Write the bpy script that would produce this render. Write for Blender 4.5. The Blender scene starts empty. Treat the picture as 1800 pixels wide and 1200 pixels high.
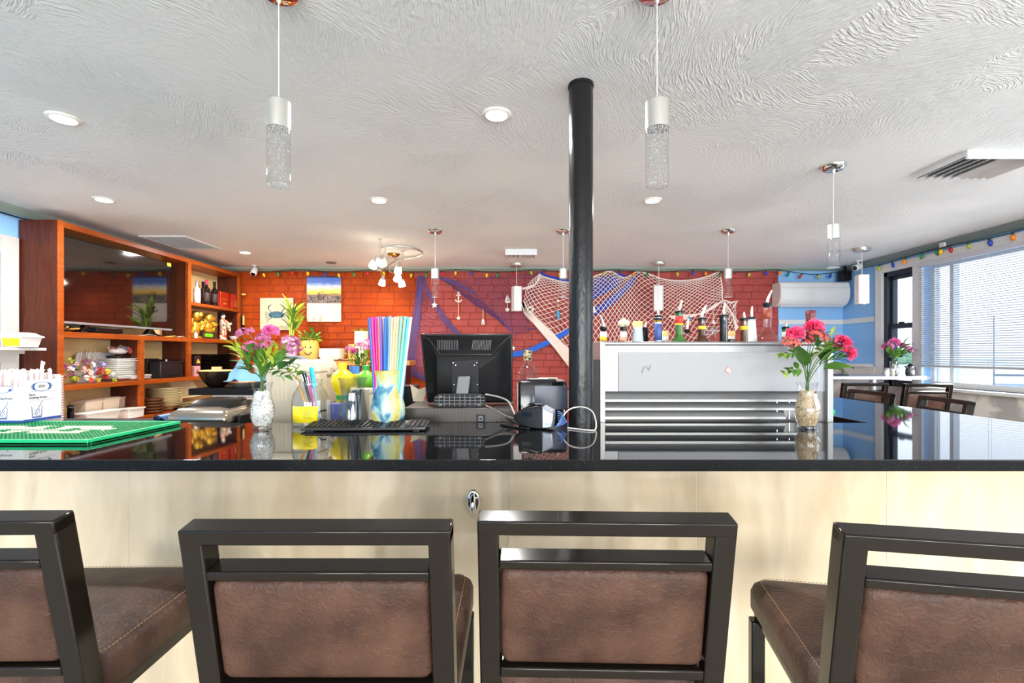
import bpy, bmesh, math, random
from mathutils import Vector, Matrix, Euler
random.seed(7)
scene = bpy.context.scene
COL = scene.collection
PI = math.pi

# ------------------------------------------------------------------ camera, world, light, exposure
CAM_H, FPX, VX, VY = 1.36, 830.0, 900.0, 622.0
cam_d = bpy.data.cameras.new('camera'); cam = bpy.data.objects.new('camera', cam_d); COL.objects.link(cam)
cam.location = (0, 0, CAM_H); cam.rotation_euler = (PI/2, 0, 0)
cam_d.sensor_width = 36; cam_d.lens = FPX/1800*36; cam_d.shift_y = (VY-600)/1800
cam_d.clip_start = 0.02; cam_d.clip_end = 900
scene.camera = cam
vs = scene.view_settings
vs.view_transform = 'Standard'; vs.look = 'None'; vs.gamma = 1; vs.use_curve_mapping = False
vs.exposure = 0.62
scene.cycles.use_denoising = True
scene.cycles.max_bounces = 10; scene.cycles.diffuse_bounces = 5; scene.cycles.glossy_bounces = 5
scene.cycles.transparent_max_bounces = 24; scene.cycles.transmission_bounces = 6
scene.cycles.caustics_reflective = False; scene.cycles.caustics_refractive = False
scene.cycles.sample_clamp_indirect = 6

world = bpy.data.worlds.new('sky'); scene.world = world; world.use_nodes = True
wn = world.node_tree.nodes; wl = world.node_tree.links
bg = wn['Background']; bg.inputs[1].default_value = 1.75
tc = wn.new('ShaderNodeTexCoord'); sep = wn.new('ShaderNodeSeparateXYZ'); rmp = wn.new('ShaderNodeValToRGB')
wl.new(tc.outputs['Generated'], sep.inputs[0]); wl.new(sep.outputs[2], rmp.inputs[0]); wl.new(rmp.outputs[0], bg.inputs[0])
rmp.color_ramp.elements[0].position = 0.0; rmp.color_ramp.elements[0].color = (0.93, 0.96, 1, 1)
rmp.color_ramp.elements[1].position = 0.6; rmp.color_ramp.elements[1].color = (0.55, 0.74, 1, 1)

def area(name, loc, rot, sx, sy, power, col=(1, 1, 1), spread=PI):
    d = bpy.data.lights.new(name, 'AREA'); d.shape = 'RECTANGLE'; d.size = sx; d.size_y = sy
    d.energy = power; d.color = col; d.spread = spread
    o = bpy.data.objects.new(name, d); COL.objects.link(o); o.location = loc; o.rotation_euler = rot
    return o
# one light in each window plane; rear and side windows are unseen, added fill
DAY = (0.93, 0.97, 1.0)
ADDED_REAR_W = ((-3.1, -0.9), (-0.5, 1.7), (2.1, 3.9))
for a, b in ADDED_REAR_W:
    area('rear_fill_light', ((a+b)/2, -5.9, 1.45), (PI/2, 0, 0), b-a-.05, 1.6, 135, (1.0, 0.985, 0.96))
area('daylight_harbour_window', (4.20, 3.70, 1.13), (0, PI/2, 0), .16, 2.3, 14, DAY)
for y in (0.6, -3.2): area('side_fill_light', (4.22, y, 1.65), (0, PI/2, 0), 1.15, 2.2, 36, DAY)

# ------------------------------------------------------------------ helpers
def W(px, py, Y):
    """the point of the place at depth Y that the photograph shows at (px, py)"""
    return Vector(((px-VX)/FPX*Y, Y, CAM_H-(py-VY)/FPX*Y))
def X_(px, Y): return (px-VX)/FPX*Y
def Z_(py, Y): return CAM_H-(py-VY)/FPX*Y
CEIL = 2.47
BAR_Z = 1.065

class MB:
    def __init__(s): s.v = []; s.f = []
    def add(s, vs_, fs):
        n = len(s.v); s.v += [tuple(p) for p in vs_]; s.f += [tuple(i+n for i in f) for f in fs]; return s
    def box(s, x0, x1, y0, y1, z0, z1):
        return s.add([(x0,y0,z0),(x1,y0,z0),(x1,y1,z0),(x0,y1,z0),(x0,y0,z1),(x1,y0,z1),(x1,y1,z1),(x0,y1,z1)],
                     [(0,3,2,1),(4,5,6,7),(0,1,5,4),(1,2,6,5),(2,3,7,6),(3,0,4,7)])
    def obox(s, c, size, rot=(0,0,0)):
        M = Matrix.Translation(Vector(c)) @ Euler(rot).to_matrix().to_4x4()
        hx, hy, hz = [k/2 for k in size]
        p = [(-hx,-hy,-hz),(hx,-hy,-hz),(hx,hy,-hz),(-hx,hy,-hz),(-hx,-hy,hz),(hx,-hy,hz),(hx,hy,hz),(-hx,hy,hz)]
        return s.add([M @ Vector(q) for q in p], [(0,3,2,1),(4,5,6,7),(0,1,5,4),(1,2,6,5),(2,3,7,6),(3,0,4,7)])
    def loft(s, rings, caps=True, closed=False):
        n = len(rings[0]); vs_ = [p for r in rings for p in r]; fs = []
        m = len(rings)
        for i in range(m if closed else m-1):
            a, b = i*n, ((i+1) % m)*n
            for j in range(n):
                k = (j+1) % n; fs.append((a+j, a+k, b+k, b+j))
        if caps and not closed:
            fs.append(tuple(range(n-1, -1, -1))); fs.append(tuple((m-1)*n+j for j in range(n)))
        return s.add(vs_, fs)
    def tube(s, pts, r, n=8, caps=True, closed=False, flat=1.0):
        pts = [Vector(p) for p in pts]; m = len(pts); rings = []
        prev = None
        for i, p in enumerate(pts):
            if closed: t = pts[(i+1) % m]-pts[i-1]
            else: t = pts[min(i+1, m-1)]-pts[max(i-1, 0)]
            if t.length < 1e-9: t = Vector((0,0,1))
            t.normalize()
            if prev is None:
                up = Vector((0,0,1)) if abs(t.z) < .9 else Vector((0,1,0))
                a = t.cross(up).normalized()
            else:
                a = (prev - t*prev.dot(t))
                a = a.normalized() if a.length > 1e-6 else t.orthogonal().normalized()
            prev = a; b = t.cross(a)
            rr = r[i] if isinstance(r, (list, tuple)) else r
            rings.append([p + a*(rr*math.cos(2*PI*j/n)) + b*(rr*flat*math.sin(2*PI*j/n)) for j in range(n)])
        return s.loft(rings, caps, closed)
    def lathe(s, prof, n=24, c=(0,0,0), caps=True, M=None, wob=None):
        rings = []
        for r, z in prof:
            ring = []
            for j in range(n):
                a = 2*PI*j/n; rr = r*(wob(a, z) if wob else 1)
                q = Vector((rr*math.cos(a), rr*math.sin(a), z))
                if M is not None: q = M @ q
                ring.append(q + Vector(c))
            rings.append(ring)
        return s.loft(rings, caps)
    def ell(s, c, rx, ry, rz, nu=12, nv=8, rot=None):
        prof = [(math.sin(PI*(i+.02)/(nv+.04)) if 0 < i < nv else .02, -math.cos(PI*i/nv)) for i in range(nv+1)]
        M = (Euler(rot).to_matrix() if rot else Matrix.Identity(3)) @ Matrix.Diagonal((rx, ry, rz))
        return s.lathe(prof, nu, c, True, M)
    def prism(s, poly, axis, d0, d1):
        """2-D outline extruded along axis: 'y' takes (x,z), 'z' takes (x,y), 'x' takes (y,z)"""
        def P(u, v, d): return {'y': (u,d,v), 'z': (u,v,d), 'x': (d,u,v)}[axis]
        n = len(poly)
        vs_ = [P(u,v,d0) for u,v in poly] + [P(u,v,d1) for u,v in poly]
        fs = [tuple(range(n)), tuple(range(2*n-1, n-1, -1))] + [(i, i+n, (i+1)%n+n, (i+1)%n) for i in range(n)]
        return s.add(vs_, fs)
    def rbox(s, x0, x1, y0, y1, z0, z1, r, n=4, axis='z'):
        """box with round upright corners"""
        if axis == 'z': return s.prism(rrect(x0, x1, y0, y1, r, n), 'z', z0, z1)
        if axis == 'y': return s.prism(rrect(x0, x1, z0, z1, r, n), 'y', y0, y1)
        return s.prism(rrect(y0, y1, z0, z1, r, n), 'x', x0, x1)
    def build(s, name, mat, parent=None, smooth=None, bevel=0, seg=2, loc=None, rot=None):
        me = bpy.data.meshes.new(name); me.from_pydata(s.v, [], s.f); me.update()
        bm = bmesh.new(); bm.from_mesh(me); bmesh.ops.recalc_face_normals(bm, faces=bm.faces); bm.to_mesh(me); bm.free()
        if smooth is not None:
            me.shade_smooth(); me.set_sharp_from_angle(angle=math.radians(smooth))
        o = bpy.data.objects.new(name, me); COL.objects.link(o)
        if mat is not None: me.materials.append(mat)
        if parent is not None: o.parent = parent
        if loc is not None: o.location = loc
        if rot is not None: o.rotation_euler = rot
        if bevel:
            b = o.modifiers.new('bevel', 'BEVEL'); b.width = bevel; b.segments = seg; b.limit_method = 'ANGLE'; b.angle_limit = math.radians(35)
            if smooth is None: me.shade_smooth(); me.set_sharp_from_angle(angle=math.radians(50))
        return o
def rrect(x0, x1, y0, y1, r, n=4):
    out = []
    for cx, cy, a0 in ((x1-r, y1-r, 0), (x0+r, y1-r, PI/2), (x0+r, y0+r, PI), (x1-r, y0+r, 1.5*PI)):
        for i in range(n+1):
            a = a0 + PI/2*i/n; out.append((cx+r*math.cos(a), cy+r*math.sin(a)))
    return out
def thing(name, label, cat, loc=(0,0,0), rz=0, group=None):
    o = bpy.data.objects.new(name, None); COL.objects.link(o); o.location = loc; o.rotation_euler = (0,0,rz)
    o.empty_display_size = .05
    return tag(o, label, cat, group)
def tag(o, label, cat, group=None):
    o['label'] = label; o['category'] = cat
    if group: o['group'] = group
    return o
def struct(o): o['kind'] = 'structure'; return o
def stuff(o): o['kind'] = 'stuff'; return o
def copy_tree(o, parent=None):
    c = o.copy(); COL.objects.link(c); c.parent = parent
    for ch in list(o.children): copy_tree(ch, c)
    return c
def place(proto, first, loc, rz, label, group=None):
    o = proto if first else copy_tree(proto)
    o.location = loc; o.rotation_euler = (0,0,rz); o['label'] = label
    if group: o['group'] = group
    return o
def text_mesh(txt, size, name, mat, parent=None, loc=(0,0,0), rot=(0,0,0), ext=.0006, align='LEFT', sx=1):
    c = bpy.data.curves.new(name+'_c', 'FONT'); c.body = txt; c.size = size; c.extrude = ext; c.align_x = align; c.resolution_u = 2
    t = bpy.data.objects.new(name+'_t', c)
    me = bpy.data.meshes.new_from_object(t); bpy.data.objects.remove(t); bpy.data.curves.remove(c)
    me.name = name
    o = bpy.data.objects.new(name, me); COL.objects.link(o); me.materials.clear(); me.materials.append(mat)
    o.location = loc; o.rotation_euler = rot; o.scale = (sx, 1, 1)
    if parent is not None: o.parent = parent
    return o

# ------------------------------------------------------------------ materials
def s2l(c): c = c/255.0; return c/12.92 if c <= .04045 else ((c+.055)/1.055)**2.4
def rgb(r, g, b): return (s2l(r), s2l(g), s2l(b), 1)
MATS = {}
def mat(name, col, rough=.5, metal=0, emit=None, estr=0, noise=None, bump=None, spec=.5, coat=0, alpha=None, trans=0, aniso=0):
    """noise=(scale, second colour, stretch xyz, contrast) mottles the colour; bump=(scale, strength, stretch) is fine relief"""
    if name in MATS: return MATS[name]
    m = bpy.data.materials.new(name); m.use_nodes = True; MATS[name] = m
    nt = m.node_tree; b = nt.nodes['Principled BSDF']
    b.inputs['Base Color'].default_value = col; b.inputs['Roughness'].default_value = rough
    b.inputs['Metallic'].default_value = metal; b.inputs['Specular IOR Level'].default_value = spec
    b.inputs['Coat Weight'].default_value = coat; b.inputs['Coat Roughness'].default_value = .05
    if trans: b.inputs['Transmission Weight'].default_value = trans
    if emit: b.inputs['Emission Color'].default_value = emit; b.inputs['Emission Strength'].default_value = estr
    if noise or bump:
        t = nt.nodes.new('ShaderNodeTexCoord')
    def nz(scale, stretch, detail=4, dist=0):
        mp = nt.nodes.new('ShaderNodeMapping'); mp.inputs['Scale'].default_value = stretch
        nt.links.new(t.outputs['Object'], mp.inputs[0])
        n = nt.nodes.new('ShaderNodeTexNoise'); n.inputs['Scale'].default_value = scale; n.inputs['Detail'].default_value = detail
        n.inputs['Distortion'].default_value = dist
        nt.links.new(mp.outputs[0], n.inputs[0]); return n
    if noise:
        sc, c2, st = noise[:3]; con = noise[3] if len(noise) > 3 else .2
        n = nz(sc, st, 5, noise[4] if len(noise) > 4 else 0); r = nt.nodes.new('ShaderNodeValToRGB')
        r.color_ramp.elements[0].position = .5-con; r.color_ramp.elements[1].position = .5+con
        r.color_ramp.elements[0].color = col; r.color_ramp.elements[1].color = c2
        nt.links.new(n.outputs[0], r.inputs[0]); nt.links.new(r.outputs[0], b.inputs['Base Color'])
    if bump:
        n = nz(bump[0], bump[2] if len(bump) > 2 else (1,1,1), 5)
        bp = nt.nodes.new('ShaderNodeBump'); bp.inputs['Strength'].default_value = bump[1]; bp.inputs['Distance'].default_value = .01
        nt.links.new(n.outputs[0], bp.inputs['Height']); nt.links.new(bp.outputs[0], b.inputs['Normal'])
    return m
def glass(name, tint=(1,1,1,1), refl=.9, rough=.02):
    """thin clear glass: transparent with a fresnel mirror"""
    if name in MATS: return MATS[name]
    m = bpy.data.materials.new(name); m.use_nodes = True; MATS[name] = m; nt = m.node_tree; nt.nodes.clear()
    out = nt.nodes.new('ShaderNodeOutputMaterial'); mix = nt.nodes.new('ShaderNodeMixShader')
    tr = nt.nodes.new('ShaderNodeBsdfTransparent'); gl = nt.nodes.new('ShaderNodeBsdfGlossy'); fr = nt.nodes.new('ShaderNodeLayerWeight')
    fr.inputs[0].default_value = .5
    pw_ = nt.nodes.new('ShaderNodeMath'); pw_.operation = 'POWER'; pw_.inputs[1].default_value = 3.5
    mul = nt.nodes.new('ShaderNodeMath'); mul.operation = 'MULTIPLY_ADD'; mul.inputs[1].default_value = refl*.55; mul.inputs[2].default_value = .04
    nt.links.new(fr.outputs['Facing'], pw_.inputs[0])
    tr.inputs[0].default_value = tint; gl.inputs['Roughness'].default_value = rough
    nt.links.new(pw_.outputs[0], mul.inputs[0]); nt.links.new(mul.outputs[0], mix.inputs[0])
    nt.links.new(tr.outputs[0], mix.inputs[1]); nt.links.new(gl.outputs[0], mix.inputs[2]); nt.links.new(mix.outputs[0], out.inputs[0])
    return m
def links_of(m): return m.node_tree, m.node_tree.nodes['Principled BSDF']

def granite():
    m = mat('black_granite', rgb(17,17,19), .035, 0, spec=.75)
    nt, b = links_of(m); t = nt.nodes.new('ShaderNodeTexCoord'); v = nt.nodes.new('ShaderNodeTexVoronoi'); v.inputs['Scale'].default_value = 260
    nt.links.new(t.outputs['Object'], v.inputs[0])
    lt = nt.nodes.new('ShaderNodeMath'); lt.operation = 'LESS_THAN'; lt.inputs[1].default_value = .14; nt.links.new(v.outputs['Distance'], lt.inputs[0])
    n = nt.nodes.new('ShaderNodeTexNoise'); n.inputs['Scale'].default_value = 90; nt.links.new(t.outputs['Object'], n.inputs[0])
    gt = nt.nodes.new('ShaderNodeMath'); gt.operation = 'GREATER_THAN'; gt.inputs[1].default_value = .56; nt.links.new(n.outputs[0], gt.inputs[0])
    mu = nt.nodes.new('ShaderNodeMath'); mu.operation = 'MULTIPLY'; nt.links.new(lt.outputs[0], mu.inputs[0]); nt.links.new(gt.outputs[0], mu.inputs[1])
    mx = nt.nodes.new('ShaderNodeMix'); mx.data_type = 'RGBA'; mx.inputs['A'].default_value = rgb(17,17,19); mx.inputs['B'].default_value = rgb(140,135,125)
    nt.links.new(mu.outputs[0], mx.inputs['Factor']); nt.links.new(mx.outputs['Result'], b.inputs['Base Color'])
    g = nt.nodes.new('ShaderNodeNewGeometry'); sz_ = nt.nodes.new('ShaderNodeSeparateXYZ'); nt.links.new(g.outputs['True Normal'], sz_.inputs[0])   # top polished, edges honed
    mr = nt.nodes.new('ShaderNodeMapRange'); mr.inputs[1].default_value = .3; mr.inputs[2].default_value = .9; mr.inputs[3].default_value = .42; mr.inputs[4].default_value = .035
    nt.links.new(sz_.outputs[2], mr.inputs[0]); nt.links.new(mr.outputs[0], b.inputs['Roughness'])
    m2 = nt.nodes.new('ShaderNodeMapRange'); m2.inputs[1].default_value = .3; m2.inputs[2].default_value = .9; m2.inputs[3].default_value = .12; m2.inputs[4].default_value = .75
    nt.links.new(sz_.outputs[2], m2.inputs[0]); nt.links.new(m2.outputs[0], b.inputs['Specular IOR Level'])
    return m
def ceiling_mat():
    """white stomped plaster: fans of brush ridges, each fan in its own direction"""
    m = mat('textured_ceiling_paint', rgb(242,242,241), .9, spec=.2)
    nt, b = links_of(m); L = nt.links.new
    t = nt.nodes.new('ShaderNodeTexCoord')
    wob = nt.nodes.new('ShaderNodeTexNoise'); wob.inputs['Scale'].default_value = 2.2; wob.inputs['Detail'].default_value = 4; L(t.outputs['Object'], wob.inputs[0])
    ws = nt.nodes.new('ShaderNodeVectorMath'); ws.operation = 'MULTIPLY_ADD'; ws.inputs[1].default_value = (.7, .7, 0); L(wob.outputs['Color'], ws.inputs[0]); L(t.outputs['Object'], ws.inputs[2])
    vo = nt.nodes.new('ShaderNodeTexVoronoi'); vo.inputs['Scale'].default_value = 1.7; L(ws.outputs[0], vo.inputs[0])
    sp = nt.nodes.new('ShaderNodeSeparateColor'); L(vo.outputs['Color'], sp.inputs[0])
    an = nt.nodes.new('ShaderNodeMath'); an.operation = 'MULTIPLY_ADD'; an.inputs[1].default_value = 2.6; L(sp.outputs[0], an.inputs[0])
    fan = nt.nodes.new('ShaderNodeTexNoise'); fan.inputs['Scale'].default_value = 1.2; L(t.outputs['Object'], fan.inputs[0]); L(fan.outputs[0], an.inputs[2])
    lo = nt.nodes.new('ShaderNodeVectorMath'); lo.operation = 'SUBTRACT'; L(t.outputs['Object'], lo.inputs[0]); L(vo.outputs['Position'], lo.inputs[1])
    vr = nt.nodes.new('ShaderNodeVectorRotate'); vr.rotation_type = 'Z_AXIS'; L(lo.outputs[0], vr.inputs[0]); L(an.outputs[0], vr.inputs['Angle'])
    mp = nt.nodes.new('ShaderNodeMapping'); mp.inputs['Scale'].default_value = (20, 150, 1); L(vr.outputs[0], mp.inputs[0])
    n1 = nt.nodes.new('ShaderNodeTexNoise'); n1.inputs['Scale'].default_value = 1; n1.inputs['Detail'].default_value = 3; n1.inputs['Distortion'].default_value = .3; L(mp.outputs[0], n1.inputs[0])
    r1 = nt.nodes.new('ShaderNodeValToRGB'); r1.color_ramp.elements[0].position = .42; r1.color_ramp.elements[1].position = .66; L(n1.outputs[0], r1.inputs[0])
    n2 = nt.nodes.new('ShaderNodeTexNoise'); n2.inputs['Scale'].default_value = 45; n2.inputs['Detail'].default_value = 4; L(t.outputs['Object'], n2.inputs[0])
    ms = nt.nodes.new('ShaderNodeTexNoise'); ms.inputs['Scale'].default_value = 1.3; L(t.outputs['Object'], ms.inputs[0])
    mr = nt.nodes.new('ShaderNodeMapRange'); mr.inputs[1].default_value = .35; mr.inputs[2].default_value = .6; mr.inputs[3].default_value = .15; mr.inputs[4].default_value = 1; L(ms.outputs[0], mr.inputs[0])
    mu = nt.nodes.new('ShaderNodeMath'); mu.operation = 'MULTIPLY'; L(r1.outputs[0], mu.inputs[0]); L(mr.outputs[0], mu.inputs[1])
    ad = nt.nodes.new('ShaderNodeMath'); ad.operation = 'MULTIPLY_ADD'; ad.inputs[1].default_value = .55; L(n2.outputs[0], ad.inputs[0]); L(mu.outputs[0], ad.inputs[2])
    bp = nt.nodes.new('ShaderNodeBump'); bp.inputs['Strength'].default_value = .7; bp.inputs['Distance'].default_value = .007
    L(ad.outputs[0], bp.inputs['Height']); L(bp.outputs[0], b.inputs['Normal'])
    return m
def leather():
    m = mat('brown_leather', rgb(60,40,33), .4, spec=.22)
    nt, b = links_of(m); L = nt.links.new; t = nt.nodes.new('ShaderNodeTexCoord')
    n = nt.nodes.new('ShaderNodeTexNoise'); n.inputs['Scale'].default_value = 13; n.inputs['Detail'].default_value = 8; L(t.outputs['Object'], n.inputs[0])
    r = nt.nodes.new('ShaderNodeValToRGB'); r.color_ramp.elements[0].position = .32; r.color_ramp.elements[1].position = .7
    r.color_ramp.elements[0].color = rgb(56,37,30); r.color_ramp.elements[1].color = rgb(88,62,49); L(n.outputs[0], r.inputs[0]); L(r.outputs[0], b.inputs['Base Color'])
    n2 = nt.nodes.new('ShaderNodeTexNoise'); n2.inputs['Scale'].default_value = 70; n2.inputs['Detail'].default_value = 6; n2.inputs['Distortion'].default_value = 1.5; L(t.outputs['Object'], n2.inputs[0])
    v = nt.nodes.new('ShaderNodeTexVoronoi'); v.feature = 'DISTANCE_TO_EDGE'; v.inputs['Scale'].default_value = 160; L(n2.outputs['Color'], v.inputs[0])
    bp = nt.nodes.new('ShaderNodeBump'); bp.inputs['Strength'].default_value = .75; bp.inputs['Distance'].default_value = .004; L(n2.outputs[0], bp.inputs['Height']); L(bp.outputs[0], b.inputs['Normal'])
    return m
def wood(name, c1, c2, rough=.3, scale=5, stretch=(9,9,.7), coat=.0):
    return mat(name, c1, rough, noise=(scale, c2, stretch, .22, 1.2), bump=(scale*6, .08, stretch), coat=coat, spec=.25)
GRANITE = granite(); CEILM = ceiling_mat(); LEATHER = leather()
BLACKTUBE = mat('black_enamel_tube', rgb(24,19,14), .14, spec=.35)
STEEL = mat('brushed_steel', rgb(140,141,142), .34, .75, bump=(60,.03,(.05,1,12)))
STEEL2 = mat('satin_steel', rgb(160,159,155), .35, .7)
CHROME = mat('chrome', rgb(225,225,225), .06, 1)
WHITE = mat('white_paint', rgb(218,218,216), .45)
WPLAST = mat('white_plastic', rgb(224,224,222), .3)
CREAM = mat('cream_plastic', rgb(208,196,172), .4)
BLACKP = mat('black_plastic', rgb(17,17,19), .4, spec=.22)
BLACKG = mat('gloss_black_plastic', rgb(12,12,14), .1)
DARKGREY = mat('dark_grey_plastic', rgb(42,42,45), .45, spec=.25)
GREY = mat('grey_plastic', rgb(120,122,126), .4)
SILVER = mat('silver_plastic', rgb(170,178,190), .25, .6)
TILE = mat('cream_travertine_tile', rgb(240,222,190), .1, noise=(2.4, rgb(206,184,148), (3.4,1,.9), .3, 1.1), spec=.6)
TILE_GROUT = mat('tile_grout', rgb(222,214,198), .8)
BLUE = mat('blue_wall_paint', rgb(140,190,236), .7)
SAGE = mat('sage_green_trim', rgb(150,164,152), .6)
BRICKO = mat('orange_red_brick', rgb(174,70,11), .55, spec=.15, noise=(7, rgb(150,54,9), (1,1,1), .25), bump=(55, .35, (1,1,1)))  # more orange base colour for the bricks left of the net
BRICK = mat('red_painted_brick', rgb(176,80,74), .55, spec=.2, noise=(7, rgb(156,66,62), (1,1,1), .25), bump=(55, .35, (1,1,1)))
MORTAR = mat('red_painted_mortar', rgb(150,54,46), .7, bump=(60,.4))
WOODF = wood('orange_stained_wood', rgb(172,82,22), rgb(132,54,13), .35, 4, (3,.6,9))
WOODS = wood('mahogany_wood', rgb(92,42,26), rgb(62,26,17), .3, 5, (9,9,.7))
PLY = mat('pale_plywood', rgb(236,208,152), .55, noise=(3, rgb(222,186,124), (1,1.2,9), .25, .8))
GLASSM = glass('clear_glass', (.97,.98,.98,1))
PANE = glass('window_glass', (.96,.98,1,1), .5)
MARBLE = mat('grey_veined_marble', rgb(225,222,216), .15, noise=(1.1, rgb(176,174,172), (1,1,1.6), .06, 3))
FLOOR = mat('floor_planks_grey', rgb(206,196,180), .4, noise=(4, rgb(182,170,152), (.6,8,1), .2))
# ------------------------------------------------------------------ the room
XL, XR, YB, YR = -3.77, 4.26, 6.08, -6.0
def sbox(name, x0, x1, y0, y1, z0, z1, m, parent=None, bevel=0):
    o = MB().box(x0, x1, y0, y1, z0, z1).build(name, m, parent, bevel=bevel)
    return o if parent is not None else struct(o)
sbox('floor', XL-.2, XR+.2, YR-.2, YB+.2, -.1, 0, FLOOR)
sbox('ceiling', XL-.2, XR+.2, YR-.2, YB+.2, CEIL, CEIL+.12, CEILM)

def wall_x(name, x0, x1, y0, y1, holes, m):
    """wall in the YZ plane with rectangular openings (ya, yb, za, zb)"""
    b = MB(); ys = y0
    for ya, yb, za, zb in sorted(holes):
        b.box(x0, x1, ys, ya, 0, CEIL); b.box(x0, x1, ya, yb, 0, za); b.box(x0, x1, ya, yb, zb, CEIL); ys = yb
    b.box(x0, x1, ys, y1, 0, CEIL); return struct(b.build(name, m))
W1 = (4.99, 5.41, 1.0, 2.285); W2 = (2.5, 4.88, 1.03, 2.29); W3 = (-.55, 1.75, 1.03, 2.29); W4 = (-4.35, -2.05, 1.03, 2.29)  # W3 and W4 are unseen openings added to let more light in
wall_x('wall_right', XR, XR+.16, YR, YB, [W1, W2, W3, W4], BLUE)
wall_x('wall_left', XL-.16, XL, YR, YB, [(2.6, 3.53, .02, 2.17)], BLUE)
b = MB(); xs = XL
for a, c in ADDED_REAR_W:
    b.box(xs, a, YR-.1, YR, 0, CEIL); b.box(a, c, YR-.1, YR, 0, .6); b.box(a, c, YR-.1, YR, 2.3, CEIL); xs = c
b.box(xs, XR, YR-.1, YR, 0, CEIL); struct(b.build('wall_rear', BLUE))
for i, (a, c) in enumerate(ADDED_REAR_W):  # unseen windows added to light the room from behind the camera
    o = struct(MB().box(a, c, YR-.06, YR-.05, .6, 2.3).build('window_%d' % (i+4), PANE))  # added unseen rear windows
    for q in range(4):
        x = a+.03+(c-a-.06)*q/3
        MB().box(x-.03, x+.03, YR-.09, YR-.01, .6, 2.3).build('mullion', WHITE, o)
# back wall: blue plaster right of the brick
BX0, BX1 = X_(430, YB)-.1, X_(1368, YB)
wb = sbox('wall_back', XL-.16, XR+.16, YB+.03, YB+.2, 0, CEIL, BLUE)
MB().box(XL-.16, BX1, YB+.012, YB+.03, 0, CEIL).build('mortar_bed', MORTAR, wb)
sbox('wall_back_plaster', BX1, XR, YB-.0, YB+.03, 0, CEIL, BLUE)
# bricks, each its own piece; the 300 nearest the middle of what the photo shows, the rest joined
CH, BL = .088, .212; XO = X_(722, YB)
cells = []
z = .75; row = 0
while z < CEIL-.02:
    x = BX0 + (0 if row % 2 else -BL/2) + random.uniform(-.02, .02)
    while x < BX1:
        ln = BL*random.choice((1, 1, 1, .93, 1.06, .55)); x2 = min(x+ln, BX1)
        if x2-x > .04: cells.append((max(x, BX0), x2, z, min(z+CH, CEIL-.03)))
        x += ln
    z += CH; row += 1
def brick_mesh(bm_, x0, x1, z0, z1):
    g = .0028; dy = random.uniform(0, .006); y0 = YB-.001+dy
    j = lambda: random.uniform(-.003, .003)
    c = .005
    q = [(x0+g+j(), z0+g+j()), (x1-g+j(), z0+g+j()), (x1-g+j(), z1-g+j()), (x0+g+j(), z1-g+j())]
    cx, cz = (x0+x1)/2, (z0+z1)/2
    inner = [(a+(c if a < cx else -c), b_+(c if b_ < cz else -c)) for a, b_ in q]
    vs_ = [(a, YB+.014, b_) for a, b_ in q]+[(a, min(y0+.004, YB+.0125), b_) for a, b_ in q]+[(a, y0, b_) for a, b_ in inner]
    fs = [(8,9,10,11)]
    for i in range(4):
        k = (i+1) % 4; fs += [(i, k, 4+k, 4+i), (4+i, 4+k, 8+k, 8+i)]
    bm_.add(vs_, fs)
def seen(c):
    x0, x1, z0, z1 = c; k = FPX/YB; px = VX+(x0+x1)/2*k; py = VY-((z0+z1)/2-CAM_H)*k
    s_ = (x1-x0)
    if 905 < px < 1280 or py > 690: s_ *= .2
    if 735 < px < 905 and py > 590: s_ *= .2
    if px < 440 or py < 470: s_ *= .1
    return -s_*(1.3 if px < 740 else 1)
cells.sort(key=seen)
for c in cells[:295]:
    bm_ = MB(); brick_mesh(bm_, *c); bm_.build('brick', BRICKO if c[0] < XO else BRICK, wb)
bm_ = MB(); bo_ = MB()
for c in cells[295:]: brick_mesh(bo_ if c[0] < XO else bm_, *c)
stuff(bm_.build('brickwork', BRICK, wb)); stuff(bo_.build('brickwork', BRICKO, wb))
# cove trims
def cove(name, pts_fn, n=2):
    pass
cb = MB().prism([(YB+.0, CEIL), (YB-.055, CEIL), (YB-.05, CEIL-.018), (YB-.015, CEIL-.04), (YB+.0, CEIL-.045)], 'x', XL, XR); struct(cb.build('trim_1', SAGE))
cr = MB().prism([(XR, CEIL), (XR-.06, CEIL), (XR-.05, CEIL-.02), (XR-.015, CEIL-.06), (XR, CEIL-.065)], 'y', YR, YB); struct(cr.build('trim_2', mat('grey_green_trim', rgb(120,134,132), .6)))
cl = MB().prism([(XL, CEIL), (XL+.06, CEIL), (XL+.05, CEIL-.02), (XL+.015, CEIL-.05), (XL, CEIL-.055)], 'y', YR, YB); struct(cl.build('trim_3', SAGE))
# chair rail, ledge and marble wainscot on the blue corner
zr = Z_(566, YB)
sbox('trim_4', BX1, XR, YB-.015, YB, zr-.03, zr+.03, WHITE)
sbox('trim_5', XR-.015, XR, 5.53, YB-.015, zr-.03, zr+.03, WHITE)
zl = Z_(640, YB)
sbox('trim_6', BX1, XR, YB-.07, YB, zl-.02, zl+.015, WHITE)
sbox('trim_7', XR-.1, XR, 5.56, YB-.07, zl-.02, zl+.015, WHITE)
w_ = sbox('wainscot_back', BX1, XR, YB-.02, YB, 0, zl-.02, MARBLE)
sbox('wainscot_right', XR-.02, XR, YR, YB-.02, 0, 1.0, MARBLE)
sbox('trim_8', XR-.05, XR, 5.5, 5.99, 1.0, zl-.02, WHITE)
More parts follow.
